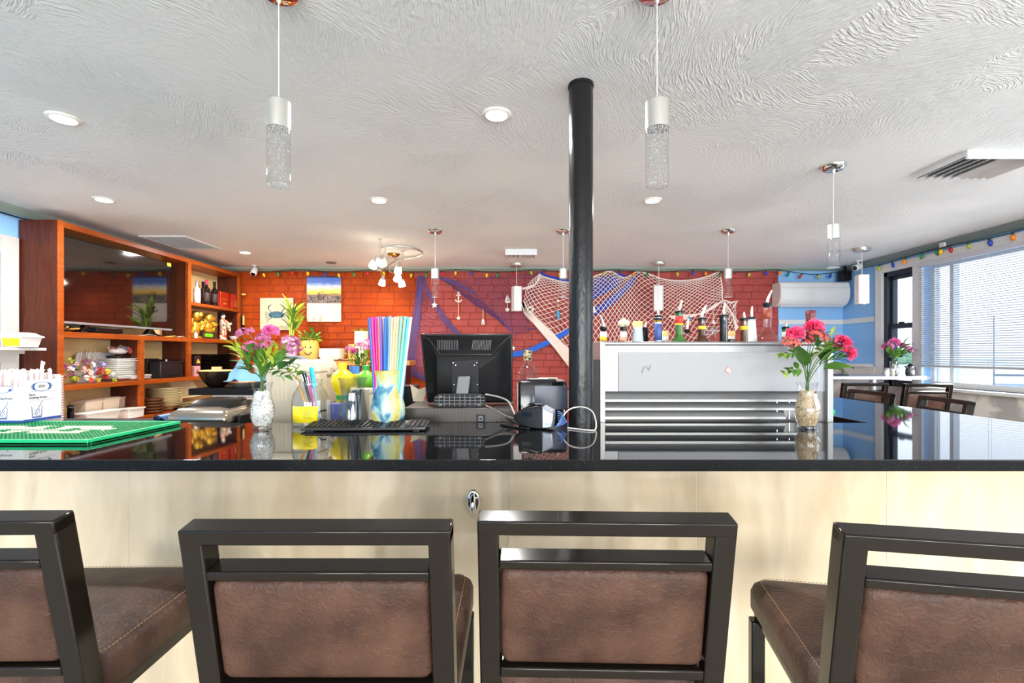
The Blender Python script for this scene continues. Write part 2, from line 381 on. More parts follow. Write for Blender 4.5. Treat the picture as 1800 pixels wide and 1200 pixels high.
# right wall windows
def casing(name, w, t=.07, d=.03):
    ya, yb, za, zb = w; b = MB()
    b.box(XR-d, XR, ya-t, ya, za-.0, zb+t); b.box(XR-d, XR, yb, yb+t, za-.0, zb+t); b.box(XR-d, XR, ya, yb, zb, zb+t)
    return struct(b.build(name, WHITE))
b = MB(); b.box(XR-.03, XR, W1[1], W1[1]+.09, .9, 2.375); b.box(XR-.03, XR, W2[1], W1[0], .9, 2.375); b.box(XR-.03, XR, W1[0], W1[1], W1[3], 2.375)
b.box(XR-.03, XR, W2[0], W2[1], W2[3], 2.375); b.box(XR-.03, XR, W2[0]-.1, W2[0], .9, 2.375); struct(b.build('trim_9', WHITE))
sbox('trim_11', XR-.11, XR+.1, W2[0]-.1, W2[1]+.03, W2[2]-.03, W2[2], WHITE, bevel=.006)
DARKWIN = mat('dark_blue_window_frame', rgb(34,42,54), .4)
w1 = struct(MB().box(XR+.055, XR+.061, W1[0]+.05, W1[1]-.05, 1.70, W1[3]-.05).build('window_1', PANE))
MB().box(XR+.085, XR+.091, W1[0]+.05, W1[1]-.05, W1[2]+.06, 1.66).build('lower_pane', PANE, w1)
for nm, args in (('jamb', (XR+.0, XR+.12, W1[0], W1[0]+.03, W1[2], W1[3])), ('jamb', (XR+.0, XR+.12, W1[1]-.05, W1[1], W1[2], W1[3])), ('head', (XR+.0, XR+.12, W1[0], W1[1], W1[3]-.05, W1[3])),
        ('upper_sash_stile', (XR+.04, XR+.075, W1[0]+.03, W1[0]+.055, 1.66, W1[3]-.05)), ('upper_sash_stile', (XR+.04, XR+.075, W1[1]-.08, W1[1]-.05, 1.66, W1[3]-.05)),
        ('upper_sash_rail', (XR+.04, XR+.075, W1[0]+.03, W1[1]-.05, W1[3]-.09, W1[3]-.05)), ('meeting_rail', (XR+.03, XR+.1, W1[0]+.03, W1[1]-.05, 1.645, 1.70)),
        ('lower_sash_stile', (XR+.02, XR+.06, W1[0]+.03, W1[0]+.065, W1[2], 1.65)), ('lower_sash_stile', (XR+.02, XR+.06, W1[1]-.09, W1[1]-.05, W1[2], 1.65)),
        ('lower_sash_rail', (XR+.02, XR+.06, W1[0]+.03, W1[1]-.05, W1[2], W1[2]+.07))):
    MB().box(*args).build(nm, DARKWIN, w1, bevel=.003)
MB().obox((XR+.03, 5.2, 1.705), (.03, .05, .02)).build('sash_lock', DARKGREY, w1, bevel=.004)
for i, w in ((2, W2), (3, W3), (7, W4)):
    o = struct(MB().box(XR+.09, XR+.096, w[0]+.05, w[1]-.05, w[2]+.05, w[3]-.05).build('window_%d' % i, PANE))  # windows 3 and 7 are added, unseen
    for args in ((w[0], w[0]+.05, w[2], w[3]), (w[1]-.05, w[1], w[2], w[3])): MB().box(XR+.06, XR+.12, *args).build('window_stile', WHITE, o)
    for za, zb in ((w[2], w[2]+.05), (w[3]-.05, w[3])): MB().box(XR+.06, XR+.12, w[0]+.05, w[1]-.05, za, zb).build('window_rail', WHITE, o)
    if i == 2: MB().box(XR+.06, XR+.12, 4.62, 4.66, w[2]+.05, w[3]-.05).build('window_mullion', WHITE, o)
# left wall door with white casing
TRIMG = mat('grey_white_trim', rgb(186,184,180), .5)
dr = struct(MB().box(XL-.1, XL-.06, 2.6, 3.53, .02, 2.17).build('door_1', mat('pale_door_paint', rgb(172,168,158), .5)))
for y in (2.75, 2.95, 3.15, 3.35): MB().box(XL-.06, XL-.05, y-.07, y+.07, 1.3, 2.05).build('door_panel', mat('pale_door_paint', 0), dr, bevel=.004)
b = MB(); b.box(XL, XL+.03, 3.46, 3.585, 0, 2.24); b.box(XL, XL+.03, 2.53, 3.46, 2.1, 2.24); b.box(XL, XL+.03, 2.5, 2.6, 0, 2.1)
struct(b.build('trim_12', TRIMG, bevel=.004))

# ------------------------------------------------------------------ outside: harbour
water = struct(MB().box(4.9, 500, -220, 420, -3.3, -3).build('harbour_water', mat('pale_water', rgb(236,240,240), .35, bump=(1.2, .2, (1,1,1)))))
struct(MB().box(-90, 4.5, -160, YR-.5, -.5, -.15).build('bounce_ground', mat('pale_bounce_ground', rgb(205,203,198), .8)))  # unseen pale ground added to bounce light up into the room
def boat(Y, X, L, mast, label):
    t = thing('moored_boat', label, 'boat', (X, Y, -3), random.uniform(.9, 1.5), 'boats moored in the harbour')
    hull = []
    for i in range(9):
        u = i/8; wd = .16*L*math.sin(PI*min(1, u*.75+.25))**.7*(1 if u < .99 else .05); hull.append([(-wd*.5, u*L-L/2, .0), (wd*.5, u*L-L/2, 0), (wd, u*L-L/2, .14*L*(.8+.3*u)), (-wd, u*L-L/2, .14*L*(.8+.3*u))])
    MB().loft(hull).build('hull', WPLAST, t)
    MB().box(-.08*L, .08*L, -.15*L, .1*L, .12*L, .2*L).build('cabin', mat('boat_cabin_grey', rgb(150,160,170), .5), t, bevel=.02*L)
    if mast:
        MB().tube([(0, .1*L, .1*L), (0, .1*L, 1.0*L)], .008*L, 6).build('mast', GREY, t)
        MB().tube([(0, .1*L, .3*L), (0, -.35*L, .3*L)], .014*L, 6).build('boom', GREY, t)
    return t
boat(26, 24, 6, True, 'white sailboat with a bare mast outside the big window'); boat(33, 22, 5, False, 'small white motorboat nearer the left edge of the big window')
boat(44, 46, 8, True, 'distant white sailboat far out on the bright water'); boat(27, 18.5, 4.5, False, 'low white skiff moored just outside under the blinds')
def blob_tree(x, y, z, r, label):
    b = MB(); rnd = random.Random(int(x*7+y))
    for k in range(7): b.ell((rnd.uniform(-r, r), rnd.uniform(-r, r)*.6, rnd.uniform(.1, .7)*r), r*.7, r*.6, r*.55, 9, 6)
    o = b.build('tree', mat('far_foliage', rgb(150,172,140), .9, noise=(.8, rgb(120,150,112), (1,1,1))), loc=(x, y, z)); tag(o, label, 'tree', 'far shore trees'); return o
for k, lab in enumerate(('tall pale green', 'low rounded pale green', 'wide pale green')): blob_tree(104+k*7, 128+k*7.5, -1.4, 3.2+.5*k, lab+' tree on the far shore seen through the narrow window')
struct(MB().box(95, 400, 60, 400, -3, -1.4).build('far_shore', mat('far_shore_ground', rgb(222,226,214), .9)))
# ------------------------------------------------------------------ the bar
BY0, BY1, BYP = 1.317, 2.03, 1.52
poly = [(-2.75, BY0), (2.21, BY0), (2.21, 4.15), (1.53, 4.15), (1.53, BY1), (-2.75, BY1)]
top = MB().prism(poly, 'z', BAR_Z-.033, BAR_Z).build('bar_countertop', GRANITE, bevel=.003)
tag(top, 'polished black granite bar countertop running the width of the photo and turning back at right', 'countertop')
base = thing('tiled_bar', 'bar front clad in large cream stone tiles under the black granite top', 'bar', (0, BYP, 0))
MB().box(-2.7, 1.95, .0015, .42, .1, BAR_Z-.033).box(1.62, 1.95, .42, 2.55, .1, BAR_Z-.033).build('core', TILE_GROUT, base)
tx = [-.013+.609*k for k in range(-5, 4)]
me0 = None
for x in tx:
    x1 = min(x+.607, 1.965)
    o = MB().box(x+.001, x1, 0, .012, .1, BAR_Z-.034).build('tile', TILE, base, bevel=.001)
for k in range(4): MB().box(1.95, 1.962, .0+.63*k+.02, .63*k+.648, .1, BAR_Z-.034).build('tile', TILE, base)
MB().box(-2.7, 1.93, .03, .4, 0, .1).box(1.64, 1.93, .4, 2.5, 0, .1).build('plinth', BLACKP, base)
# purse hook
hk = thing('purse_hook', 'small oval chrome purse hook on the cream bar front', 'hook', (X_(831, 1.5), BYP, Z_(884, 1.5)))
MB().ell((0, -.004, .0), .02, .005, .038, 16, 10).build('plate', CHROME, hk, smooth=60)
MB().tube([(0, -.006, .022), (0, -.03, .02), (0, -.04, -.005), (0, -.036, -.03), (0, -.022, -.036)], [.006, .006, .007, .008, .009], 8).build('hook_arm', CHROME, hk, smooth=60)
# column
cx, cy = X_(1021, 1.95), 1.95
col_ = thing('support_column', 'round black painted steel column standing on the bar top up to the ceiling', 'column', (cx, cy, 0))
BLKPAINT = mat('black_column_paint', rgb(24,23,23), .25, spec=.35, bump=(90,.25,(1,1,.25)))
MB().lathe([(.05, BAR_Z), (.05, CEIL)], 40).build('shaft', BLKPAINT, col_, smooth=40)
MB().lathe([(.053, CEIL-.012), (.053, CEIL)], 40).build('collar', BLKPAINT, col_, smooth=40)

# ------------------------------------------------------------------ bar stools
def pad(x0, x1, y0, y1, z0, z1, r, nx=10, ny=8, puff=0):
    """upholstered block with round edges, puffed up on top (superellipse section)"""
    b = MB(); rings = []
    prof = [(-.0, 0), (.0, .25), (.0, .5), (-.12, .75), (-.4, .93), (-1, 1)]
    for ins, h in [(.35, 0), (.0, .12), (0, .5), (.0, .62), (.18, .82), (.55, .95), (1.1, 1.0)]:
        d = r*ins; rings.append([(x, y, z0+(z1-z0)*h) for x, y in rrect(x0+d, x1-d, y0+d, y1-d, max(r*1.2-d*.3, .006), 5)])
    if puff:
        cx_, cy_ = (x0+x1)/2, (y0+y1)/2
        for k, h in ((.75, .5), (.45, .85), (.12, 1.0)):
            rings.append([(cx_+(x-cx_)*k, cy_+(y-cy_)*k, z1+puff*h) for x, y, _ in rings[6]])
    return b.loft(rings)
STITCH = mat('tan_stitching', rgb(176,138,92), .7)
LEAN = math.radians(10.6)
def make_stool():
    t = thing('bar_stool', 'x', 'bar stool')
    w, hw = .43, .215
    s = pad(-.212, .212, -.205, .215, .705, .785, .03, puff=.012).build('seat', LEATHER, t, smooth=50)
    st = MB(); pts = rrect(-.192, .192, -.185, .195, .03, 6)
    loop = [Vector((x, y, .7835)) for x, y in pts] ; loop.append(loop[0])
    for i in range(len(loop)-1):
        a, c = loop[i], loop[i+1]; n = max(1, int((c-a).length/.009)); 
        for k in range(n):
            p, q = a.lerp(c, k/n), a.lerp(c, (k+.6)/n); dz = Vector((0,0,.0018)); st.tube([p+dz, q+dz], .0009, 4)
    stuff(st.build('stitching', STITCH, s))
    MB().box(-.2, .2, -.19, .2, .68, .706).build('seat_frame', BLACKTUBE, t, bevel=.003)
    for sx in (-1, 1):
        MB().obox((sx*.197, .185, .342), (.032, .032, .684)).build('leg', BLACKTUBE, t, bevel=.004)
        b = MB(); x = sx*(hw-.018); d = .02
        def at(z): return -.215-max(0, z-.72)*math.tan(LEAN) - max(0, .72-z)*.03
        zs = [0, .72, 1.078]; rings = []
        for z in zs:
            y = at(z); rings.append([(x-.018, y-d, z), (x+.018, y-d, z), (x+.018, y+d, z+(.0075 if z > 1 else 0)), (x-.018, y+d, z+(.0075 if z > 1 else 0))])
        b.loft(rings).build('leg', BLACKTUBE, t, bevel=.003)
    def rail(name, z, h, x0=-.179, x1=.179, dd=.04):
        y = -.215-(z-.72)*math.tan(LEAN)
        MB().obox(((x0+x1)/2, y, z), (x1-x0, dd, h), (LEAN, 0, 0)).build(name, BLACKTUBE, t, bevel=.003)
    rail('top_rail', 1.0725, .026, -.215, .215); rail('middle_rail', 1.006, .017); rail('bottom_rail', .798, .02)
    pb = pad(-.178, .178, -.094, .094, -.017, .017, .014, puff=.006)
    pb.build('backrest_pad', LEATHER, t, smooth=50, loc=(0, -.215-(.903-.72)*math.tan(LEAN), .903), rot=(PI/2+LEAN, 0, 0))
    for a, c, nm in (((-.197, .185, .25), (.197, .185, .25), 'footrest'), ((-.197, -.2, .3), (-.197, .185, .3), 'side_stretcher'), ((.197, -.2, .3), (.197, .185, .3), 'side_stretcher'), ((-.197, -.225, .3), (.197, -.225, .3), 'rear_stretcher')):
        MB().tube([a, c], .012, 4).build(nm, BLACKTUBE, t)
    return t
stool = make_stool()
G1 = 'bar stools in front of the bar'; G2 = 'bar stools beyond the bar at right'
S = [(-.985, 1.085, math.radians(1), 'brown leather bar stool cut by the left edge of the photo', G1),
     (-.312, 1.045, 0, 'brown leather bar stool left of the chrome purse hook', G1),
     (.165, 1.082, math.radians(-1.6), 'brown leather bar stool right of the chrome purse hook, near the middle', G1),
     (.782, .985, math.radians(-11), 'turned brown leather bar stool at the right edge of the photo', G1),
     (2.42, 2.99, math.radians(80), 'dark bar stool at the side leg of the bar, nearest the big window', G2),
     (2.37, 3.5, math.radians(88), 'dark bar stool at the side leg of the bar, nearer the steel unit', G2),
     (X_(1514, 4.5), 4.74, math.radians(1), 'dark bar stool at the high table, beneath the salt shakers left', G2),
     (X_(1623, 4.42), 4.64, math.radians(-2), 'dark bar stool at the high table, close to the window wall', G2)]
for i, (x, y, r, lab, g) in enumerate(S): place(stool, i == 0, (x, y, 0), r, lab, g)
# high table by the window
ht = thing('high_table', 'grey topped high dining table against the window wall', 'table', (3.55, 5.1, 0))
TZ = Z_(661, 4.78)
MB().box(-.62, .69, -.32, .3, TZ-.035, TZ).build('tabletop', mat('grey_laminate', rgb(176,184,196), .2), ht, bevel=.006)
for x in (-.3, .35):
    MB().tube([(x, 0, .03), (x, 0, TZ-.035)], .035, 12).build('pedestal', mat('light_grey_metal', rgb(190,194,198), .3, .5), ht, smooth=40)
    MB().rbox(x-.2, x+.2, -.2, .2, 0, .03, .04).build('foot_plate', BLACKP, ht)
# ------------------------------------------------------------------ ceiling fixtures
WARM = (1.0, .80, .56)
LAMP_ON = mat('lit_diffuser', (1, .93, .8, 1), .5, emit=(1, .9, .72, 1), estr=6)
TRIMW = mat('downlight_trim', rgb(240,236,228), .4)
KC = (CEIL-CAM_H)*FPX
def on_ceiling(px, py): Y = KC/(VY-py); return (X_(px, Y), Y)
DL = [((112, 207), 'nearest left'), ((873, 200), 'nearest middle'), ((183, 350), 'second row far left'), ((666, 351), 'second row left of the column'), ((1147, 351), 'second row right of the column'), ((431, 443), 'farthest, by the wooden shelving')]
def downlight(x, y, lab, power=20):
    t = thing('downlight', 'lit round recessed ceiling light, '+lab, 'ceiling light', (x, y, CEIL), 0, 'recessed ceiling lights')
    MB().lathe([(.048, -.001), (.05, -.010), (.064, -.008), (.068, -.001)], 32).build('trim_ring', TRIMW, t, smooth=60)
    MB().lathe([(.0005, -.011), (.049, -.011), (.049, -.009), (.0005, -.009)], 24).build('diffuser', LAMP_ON, t)
    d = bpy.data.lights.new('downlight_lamp', 'AREA'); d.shape = 'DISK'; d.size = .1; d.energy = power; d.color = (1, .97, .93)
    o = bpy.data.objects.new('downlight_lamp', d); COL.objects.link(o); o.parent = t; o.location = (0, 0, -.02)
for (px, py), lab in DL:
    x, y = on_ceiling(px, py); downlight(x, y, lab)

off = thing('ceiling_fitting', 'small dark round ceiling fitting above the city calendar', 'ceiling fitting', (*on_ceiling(582, 461), CEIL))  # small round fitting, unlit
MB().lathe([(.0005, -.012), (.05, -.012), (.062, -.004), (.062, 0)], 24).build('grille', mat('dull_brown_metal', rgb(120,104,90), .5), off, smooth=50)  # round face of the unlit fitting

# crystal tube pendants
NICKEL = mat('brushed_nickel', rgb(208,206,198), .3, .75)
BUBBLE = glass('bubble_glass', (.95,.96,.96,1), .95, .03)
def bubble_glass():
    m = MATS['bubble_glass']; nt = m.node_tree
    return m
CORDW = mat('clear_cord', rgb(214,214,210), .4)
def make_pendant():
    t = thing('pendant_light', 'x', 'pendant light')
    MB().lathe([(.0005, -.022), (.05, -.022), (.062, -.012), (.066, 0)], 32).build('canopy', CHROME, t, smooth=60)
    MB().lathe([(.004, -.05), (.012, -.03), (.012, -.02)], 12).build('cord_grip', NICKEL, t, smooth=60)
    zt, zb = 2.125-CEIL, 1.868-CEIL; zm = zt-.085
    MB().tube([(0,0,-.04), (0,0,zt)], .0018, 6).build('cord', CORDW, t)
    MB().lathe([(.0005, zt), (.03, zt), (.0345, zt-.004), (.0345, zm), (.0005, zm)], 32).build('cap', NICKEL, t, smooth=40)
    g = MB().lathe([(.0005, zb), (.0335, zb), (.0335, zm), (.0005, zm)], 32).build('crystal_tube', BUBBLE, t, smooth=40)
    bb = MB(); rnd = random.Random(3)
    for k in range(230):
        a = rnd.uniform(0, 2*PI); r = .031*math.sqrt(rnd.random()); z = rnd.uniform(zb+.004, zm-.004); q = rnd.uniform(.0006, .0015)
        bb.add([(r*math.cos(a)+q, r*math.sin(a), z), (r*math.cos(a)-q, r*math.sin(a), z), (r*math.cos(a), r*math.sin(a)+q, z), (r*math.cos(a), r*math.sin(a)-q, z), (r*math.cos(a), r*math.sin(a), z+q), (r*math.cos(a), r*math.sin(a), z-q)],
               [(0,2,4),(2,1,4),(1,3,4),(3,0,4),(2,0,5),(1,2,5),(3,1,5),(0,3,5)])
    for k in range(160):
        a = rnd.uniform(0, 2*PI); r = .032*math.sqrt(rnd.random()); q = rnd.uniform(.001, .002); x, y = r*math.cos(a), r*math.sin(a)
        for z in (zb+.002, zm-.002): bb.add([(x+q, y, z), (x-q, y, z), (x, y+q, z), (x, y-q, z), (x, y, z+q), (x, y, z-q)], [(0,2,4),(2,1,4),(1,3,4),(3,0,4),(2,0,5),(1,2,5),(3,1,5),(0,3,5)])
    stuff(bb.build('bubbles', mat('bubble_sparkle', rgb(236,238,238), .15), g))
    return t
pend = make_pendant()
G = 'crystal tube pendants'
for i, (px, py, lab) in enumerate(((490, -32, 'nickel and bubble glass tube pendant nearest the camera at left'), (1155, -32, 'nickel and bubble glass tube pendant nearest the camera at right of the column'),
        (1465, 292, 'bubble glass tube pendant hanging over the side leg of the bar'), (765, 405, 'small bubble glass tube pendant before the brick wall, beside the track light'),
        (1280, 405, 'small bubble glass tube pendant before the right end of the white net'), (990, 405, 'bubble glass tube pendant half hidden behind the black column'))):
    x, y = on_ceiling(px, py)
    if py < 0: y = 1.43; x = X_(px, y)
    place(pend, i == 0, (x, y, CEIL), .3*i, lab, G)
# white box pendants
MILK = mat('milk_glass', rgb(240,240,238), .2)
def make_box_pendant():
    t = thing('box_pendant', 'x', 'pendant light')
    MB().lathe([(.0005, -.035), (.07, -.035), (.075, -.03), (.075, 0)], 28).build('canopy', NICKEL, t, smooth=50)
    zt, zb = 2.185-CEIL, 1.885-CEIL
    MB().tube([(0,0,-.03), (0,0,zt)], .004, 6).build('cord', CORDW, t)
    s = .052
    MB().rbox(-s, s, -s, s, zb, zt, .018, 5).build('shade', MILK, t, smooth=40)
    MB().lathe([(.0005, zt+.012), (.02, zt+.012), (.024, zt)], 16).build('socket_cap', NICKEL, t, smooth=50)
    for k in range(5): MB().box(-s-.001, -s, -.018, -.006, zb+.02+.05*k, zb+.055+.05*k).build('slot', NICKEL, t)
    MB().lathe([(.0005, zb-.006), (.03, zb-.006), (.036, zb)], 16).build('bottom_ring', NICKEL, t)
    return t
bp = make_box_pendant()
for i, (px, py, r, lab) in enumerate(((908, 463, .45, 'white box pendant at the left end of the white fishing net'), (1158, 461, -.5, 'white box pendant above the liquor bottles'), (1515, 436, -.2, 'white box pendant in the blue corner by the narrow window'))):
    x, y = on_ceiling(px, py); place(bp, i == 0, (x, y, CEIL), r, lab, 'white box pendants')

# vents
VENT = mat('vent_white_metal', rgb(226,227,228), .4); DUCT = mat('duct_black', rgb(6,6,7), .9)
def diffuser(x0, x1, y0, y1, d, n, label, name='ceiling_diffuser'):
    t = thing(name, label, 'air vent', ((x0+x1)/2, (y0+y1)/2, CEIL)); w, l = (x1-x0)/2, (y1-y0)/2
    MB().box(-w, w, -l, -l+.012, -d, 0).build('side_panel', VENT, t); MB().box(-w, w, l-.012, l, -d*.35, 0).build('side_panel', VENT, t)
    MB().prism([(-w, 0), (-w, -d*.6), (-w+.012, -d*.6), (-w+.012, 0)], 'y', -l+.012, l-.012).build('side_panel', VENT, t)
    MB().box(w-.012, w, -l+.012, l-.012, -d*.6, 0).build('side_panel', VENT, t)
    MB().box(-w+.012, w-.012, -l+.012, l-.012, -.004, 0).build('duct', DUCT, t)
    for k in range(n):
        u = -w+.03+(2*w-.06)*k/(n-1); s_ = 1 if k < n/2 else -1
        MB().obox((u, 0, -d*.45), (.004, 2*l-.03, d*.85), (0, s_*.85, 0)).build('slat', VENT, t)
    return t
diffuser(2.48, 2.95, 2.57, 2.93, .045, 9, 'white louvred air diffuser on the ceiling near the right edge')
diffuser(X_(888, 4.98), X_(944, 4.98), 5.0, 5.33, .06, 7, 'small white louvred air vent on the ceiling before the brick wall')
fg = thing('return_grille', 'flat white return air grille on the ceiling beside the shelving', 'air vent', (-3.28, 4.7, CEIL))
b = MB(); b.box(-.22, .22, -.28, -.255, -.012, 0); b.box(-.22, .22, .255, .28, -.012, 0); b.box(-.22, -.195, -.255, .255, -.012, 0); b.box(.195, .22, -.255, .255, -.012, 0); b.build('frame', VENT, fg, bevel=.003)
MB().box(-.195, .195, -.255, .255, -.003, 0).build('backing', mat('vent_shadow_grey', rgb(170,170,168), .8), fg)
for k in range(16): MB().obox((0, -.24+.032*k, -.008), (.39, .022, .002), (.5, 0, 0)).build('slat', VENT, fg)

# track light
tl = thing('track_light', 'curved nickel track light with lit white glass heads before the orange brick', 'track light', (0, 0, CEIL))
RZ = CEIL-.085; KR = (RZ-CAM_H)*FPX
def on_rail(px, py): Y = KR/(VY-py); return Vector((X_(px, Y), Y, -.085))
def smooth_path(p, n=6):
    out = []
    for i in range(len(p)-1):
        a, b_, c, d = p[max(i-1, 0)], p[i], p[i+1], p[min(i+2, len(p)-1)]
        for k in range(n):
            t_ = k/n; out.append(.5*((2*b_)+(-a+c)*t_+(2*a-5*b_+4*c-d)*t_**2+(-a+3*b_-3*c+d)*t_**3))
    out.append(p[-1]); return out
rail = [on_rail(*q) for q in ((668, 435), (677, 433), (700, 432), (720, 434), (735, 438.5), (743, 444), (737, 449), (722, 452), (708, 454), (697, 457.5), (685, 465), (670, 474), (660, 473))]
MB().tube(smooth_path(rail), .008, 8, flat=1.6).build('rail', NICKEL, tl, smooth=60)
cxy = on_ceiling(692, 446)
MB().lathe([(.0005, -.03), (.04, -.03), (.065, -.012), (.068, 0)], 24, (*cxy, 0)).build('canopy', mat('brass', rgb(190,150,80), .25, 1), tl, smooth=50)
MB().tube([(*cxy, -.02), rail[9]], .006, 6).build('feed_arm', NICKEL, tl)
for q in (0, 8, 11):
    p = rail[q]; MB().tube([p+Vector((0,0,-.02)), (p.x, p.y, 0)], .006, 8).build('standoff', NICKEL, tl)
    MB().lathe([(.02, -.01), (.02, 0)], 12, (p.x, p.y, 0)).build('standoff_foot', NICKEL, tl)
HEAD = mat('lit_frosted_glass', (1, .95, .85, 1), .4, emit=(1, .88, .66, 1), estr=9)
def head(q, px, py, aim, power):
    p = rail[q]; Y = p.y; end = W(px, py, Y); end.z -= CEIL
    d = (Vector(aim)).normalized(); top_ = end-d*.04
    h = MB().tube([p, (p.x, p.y, (p.z+top_.z)/2+.01), top_-d*.03], .005, 6).build('head_stem', NICKEL, tl, smooth=60)
    MB().tube([top_-d*.05, top_-d*.0], [.014, .022], 12).build('socket', NICKEL, h, smooth=40)
    MB().tube([top_, top_+d*.03, top_+d*.075], [.024, .036, .04], 16).build('glass_shade', HEAD, h, smooth=60)
    L_ = bpy.data.lights.new('track_head_lamp', 'SPOT'); L_.energy = power; L_.color = (1, .78, .38); L_.spot_size = 2.3; L_.spot_blend = .8; L_.shadow_soft_size = .04
    o = bpy.data.objects.new('track_head_lamp', L_); COL.objects.link(o); o.parent = tl; o.location = top_+d*.1; o.rotation_euler = d.to_track_quat('-Z', 'Y').to_euler()
head(0, 657, 464, (-.5, .55, -.6), 7); head(1, 672, 460, (-.1, .75, -.6), 7); head(8, 700, 474, (-.25, .6, -.7), 8)
head(9, 699, 488, (-.4, .6, -.6), 8); head(11, 672, 496, (-.3, .4, -.8), 6); head(10, 706, 498, (.1, .35, -.85), 6)
# ------------------------------------------------------------------ wooden shelving with the television
UX = -3.47; UB = XL+.01
def uy(px, X=UX): return -X*FPX/(VX-px)
SH = thing('wall_shelving', 'orange brown wooden shelving unit with open compartments around the television', 'shelving', (UX, 3.6, 0))
U0, U1, UT = uy(100), YB-.03, 2.385
ly = lambda y: y-3.6
zmid, zlow, zbot, ztop = 1.535, 1.115, .775, 1.925
dU = UB-UX  # negative: towards the wall
def usb(nm, y0, y1, z0, z1, m, xa=dU, xb=0, bevel=.002): return MB().box(xa, xb, ly(y0), ly(y1), z0, z1).build(nm, m, SH, bevel=bevel)
yA, yB_ = uy(247), uy(254); yC, yD = uy(331), uy(336.5)
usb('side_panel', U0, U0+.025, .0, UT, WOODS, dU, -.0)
usb('side_panel', U1-.04, U1, .0, UT, WOODF)
usb('top_board', U0+.025, U1-.04, UT-.045, UT, WOODF)
usb('partition', yC, yD, zmid+.0, UT-.045, WOODF); usb('partition', yC, yD, zlow, zmid-.045, WOODF); usb('partition', yA, yB_, .1, zmid-.045, WOODF)
usb('shelf', U0+.025, U1-.04, zmid-.045, zmid, WOODF)
usb('shelf', U0+.025, yA, zlow-.04, zlow, WOODF); usb('shelf', yB_, U1-.04, zlow-.04, zlow, WOODF)
usb('shelf', U0+.025, yA, zbot-.04, zbot, WOODF); usb('shelf', yB_, U1-.04, zbot-.04, zbot, WOODF)
usb('shelf', yD, U1-.04, ztop-.035, ztop, WOODF)
usb('stile', U0, U0+.045, .0, UT, WOODF, -.0, .012)
usb('back_panel', U0+.025, U1-.04, .0, UT-.045, PLY, dU-.0, dU+.012, 0)
# the side of the partitions inside is mahogany
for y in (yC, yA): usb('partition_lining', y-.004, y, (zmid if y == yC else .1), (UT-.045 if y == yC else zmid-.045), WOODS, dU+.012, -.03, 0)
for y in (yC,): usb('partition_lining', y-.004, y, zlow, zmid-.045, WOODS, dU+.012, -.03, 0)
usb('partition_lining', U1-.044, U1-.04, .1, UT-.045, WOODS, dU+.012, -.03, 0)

# television
TX = -3.53
tvy0, tvy1 = U0+.06, uy(302, TX); tz0, tz1 = Z_(581, uy(302, TX)), Z_(463, uy(300, TX))
tv = thing('television', 'large flat television with glossy black screen in the wooden shelving', 'television', (TX, tvy0, zmid))
SCREEN = mat('tv_screen', rgb(10,10,11), .045, spec=.9, coat=.6)
h0, h1 = tz0-zmid, tz1-zmid; wv = tvy1-tvy0
MB().box(-.045, -.004, 0, wv, h0, h1).build('back_shell', BLACKP, tv, bevel=.004)
MB().box(-.004, 0, .008, wv-.012, h0+.018, h1-.008).build('screen', SCREEN, tv)
MB().box(-.004, .004, 0, wv, h0, h0+.018).build('lower_bezel', SILVER, tv)
MB().box(-.004, .003, 0, wv, h1-.008, h1).build('upper_bezel', BLACKG, tv); MB().box(-.004, .003, wv-.012, wv, h0+.018, h1-.008).build('side_bezel', BLACKG, tv)
MB().box(.003, .006, wv-.07, wv-.02, h1-.035, h1-.0).build('yellow_sticker', mat('yellow_label', rgb(236,206,20), .5), tv)
MB().prism([(wv-.35, 0.012), (wv-.2, .0), (wv-.1, .0), (wv-.22, .03), (wv-.25, h0), (wv-.29, h0)], 'x', -.04, -.0).build('stand_foot', BLACKG, tv)
MB().prism([(.2, 0.0), (.32, .0), (.28, h0), (.25, h0)], 'x', -.04, -.0).build('stand_foot', BLACKG, tv)
# things below the television
def shy(px, X): return uy(px, X)
o = thing('cable_box', 'flat black set-top box on the shelf under the television', 'electronics', (-3.51, shy(196, -3.51), zmid))
MB().box(-.2, .02, -.17, .1, .006, .05).build('case', BLACKP, o, bevel=.005); MB().box(.02, .022, -.15, .08, .018, .04).build('front_window', BLACKG, o)
for x in (-.17, -.01):
    for y in (-.14, .07): MB().lathe([(.012, 0), (.012, .006)], 10, (x, y, 0)).build('foot', BLACKP, o)
o = MB()
pts = [Vector((-3.55+random.uniform(-.08, .08), 3.68+.02*k, zmid+.008+random.uniform(0, .035))) for k in range(16)]
o = tag(MB().tube(smooth_path(pts, 4), .005, 6).build('power_cable', BLACKP), 'tangled black cable on the shelf left of the set-top box', 'cable')
pts = [Vector((-3.56+random.uniform(-.07, .09), 3.69+.014*k, zmid+.01+random.uniform(0, .03))) for k in range(12)]
tag(MB().tube(smooth_path(pts, 4), .006, 6).build('coiled_cord', mat('tan_cord', rgb(196,150,80), .6)), 'tan coiled cord heaped on the shelf beside the near stile', 'cord')
for k, (px, ln, c, lab) in enumerate(((262, .16, rgb(236,228,206), 'loose cream paper slip on the shelf below the television'), (305, .1, rgb(214,214,96), 'yellow green paper slip on the shelf by the partition'), (318, .09, rgb(240,236,228), 'white paper slip on the shelf by the partition'))):
    o = MB(); y = shy(px, -3.5); o.add([(-3.58, y-ln/2, zmid+.002), (-3.48, y-ln/2, zmid+.004), (-3.48, y, zmid+.014), (-3.58, y, zmid+.01), (-3.48, y+ln/2, zmid+.003), (-3.58, y+ln/2, zmid+.002)], [(0,1,2,3), (3,2,4,5)])
    o = o.build('paper_slip', mat('paper_%d' % k, c, .8)); m_ = o.modifiers.new('thick', 'SOLIDIFY'); m_.thickness = .0015; tag(o, lab, 'paper')

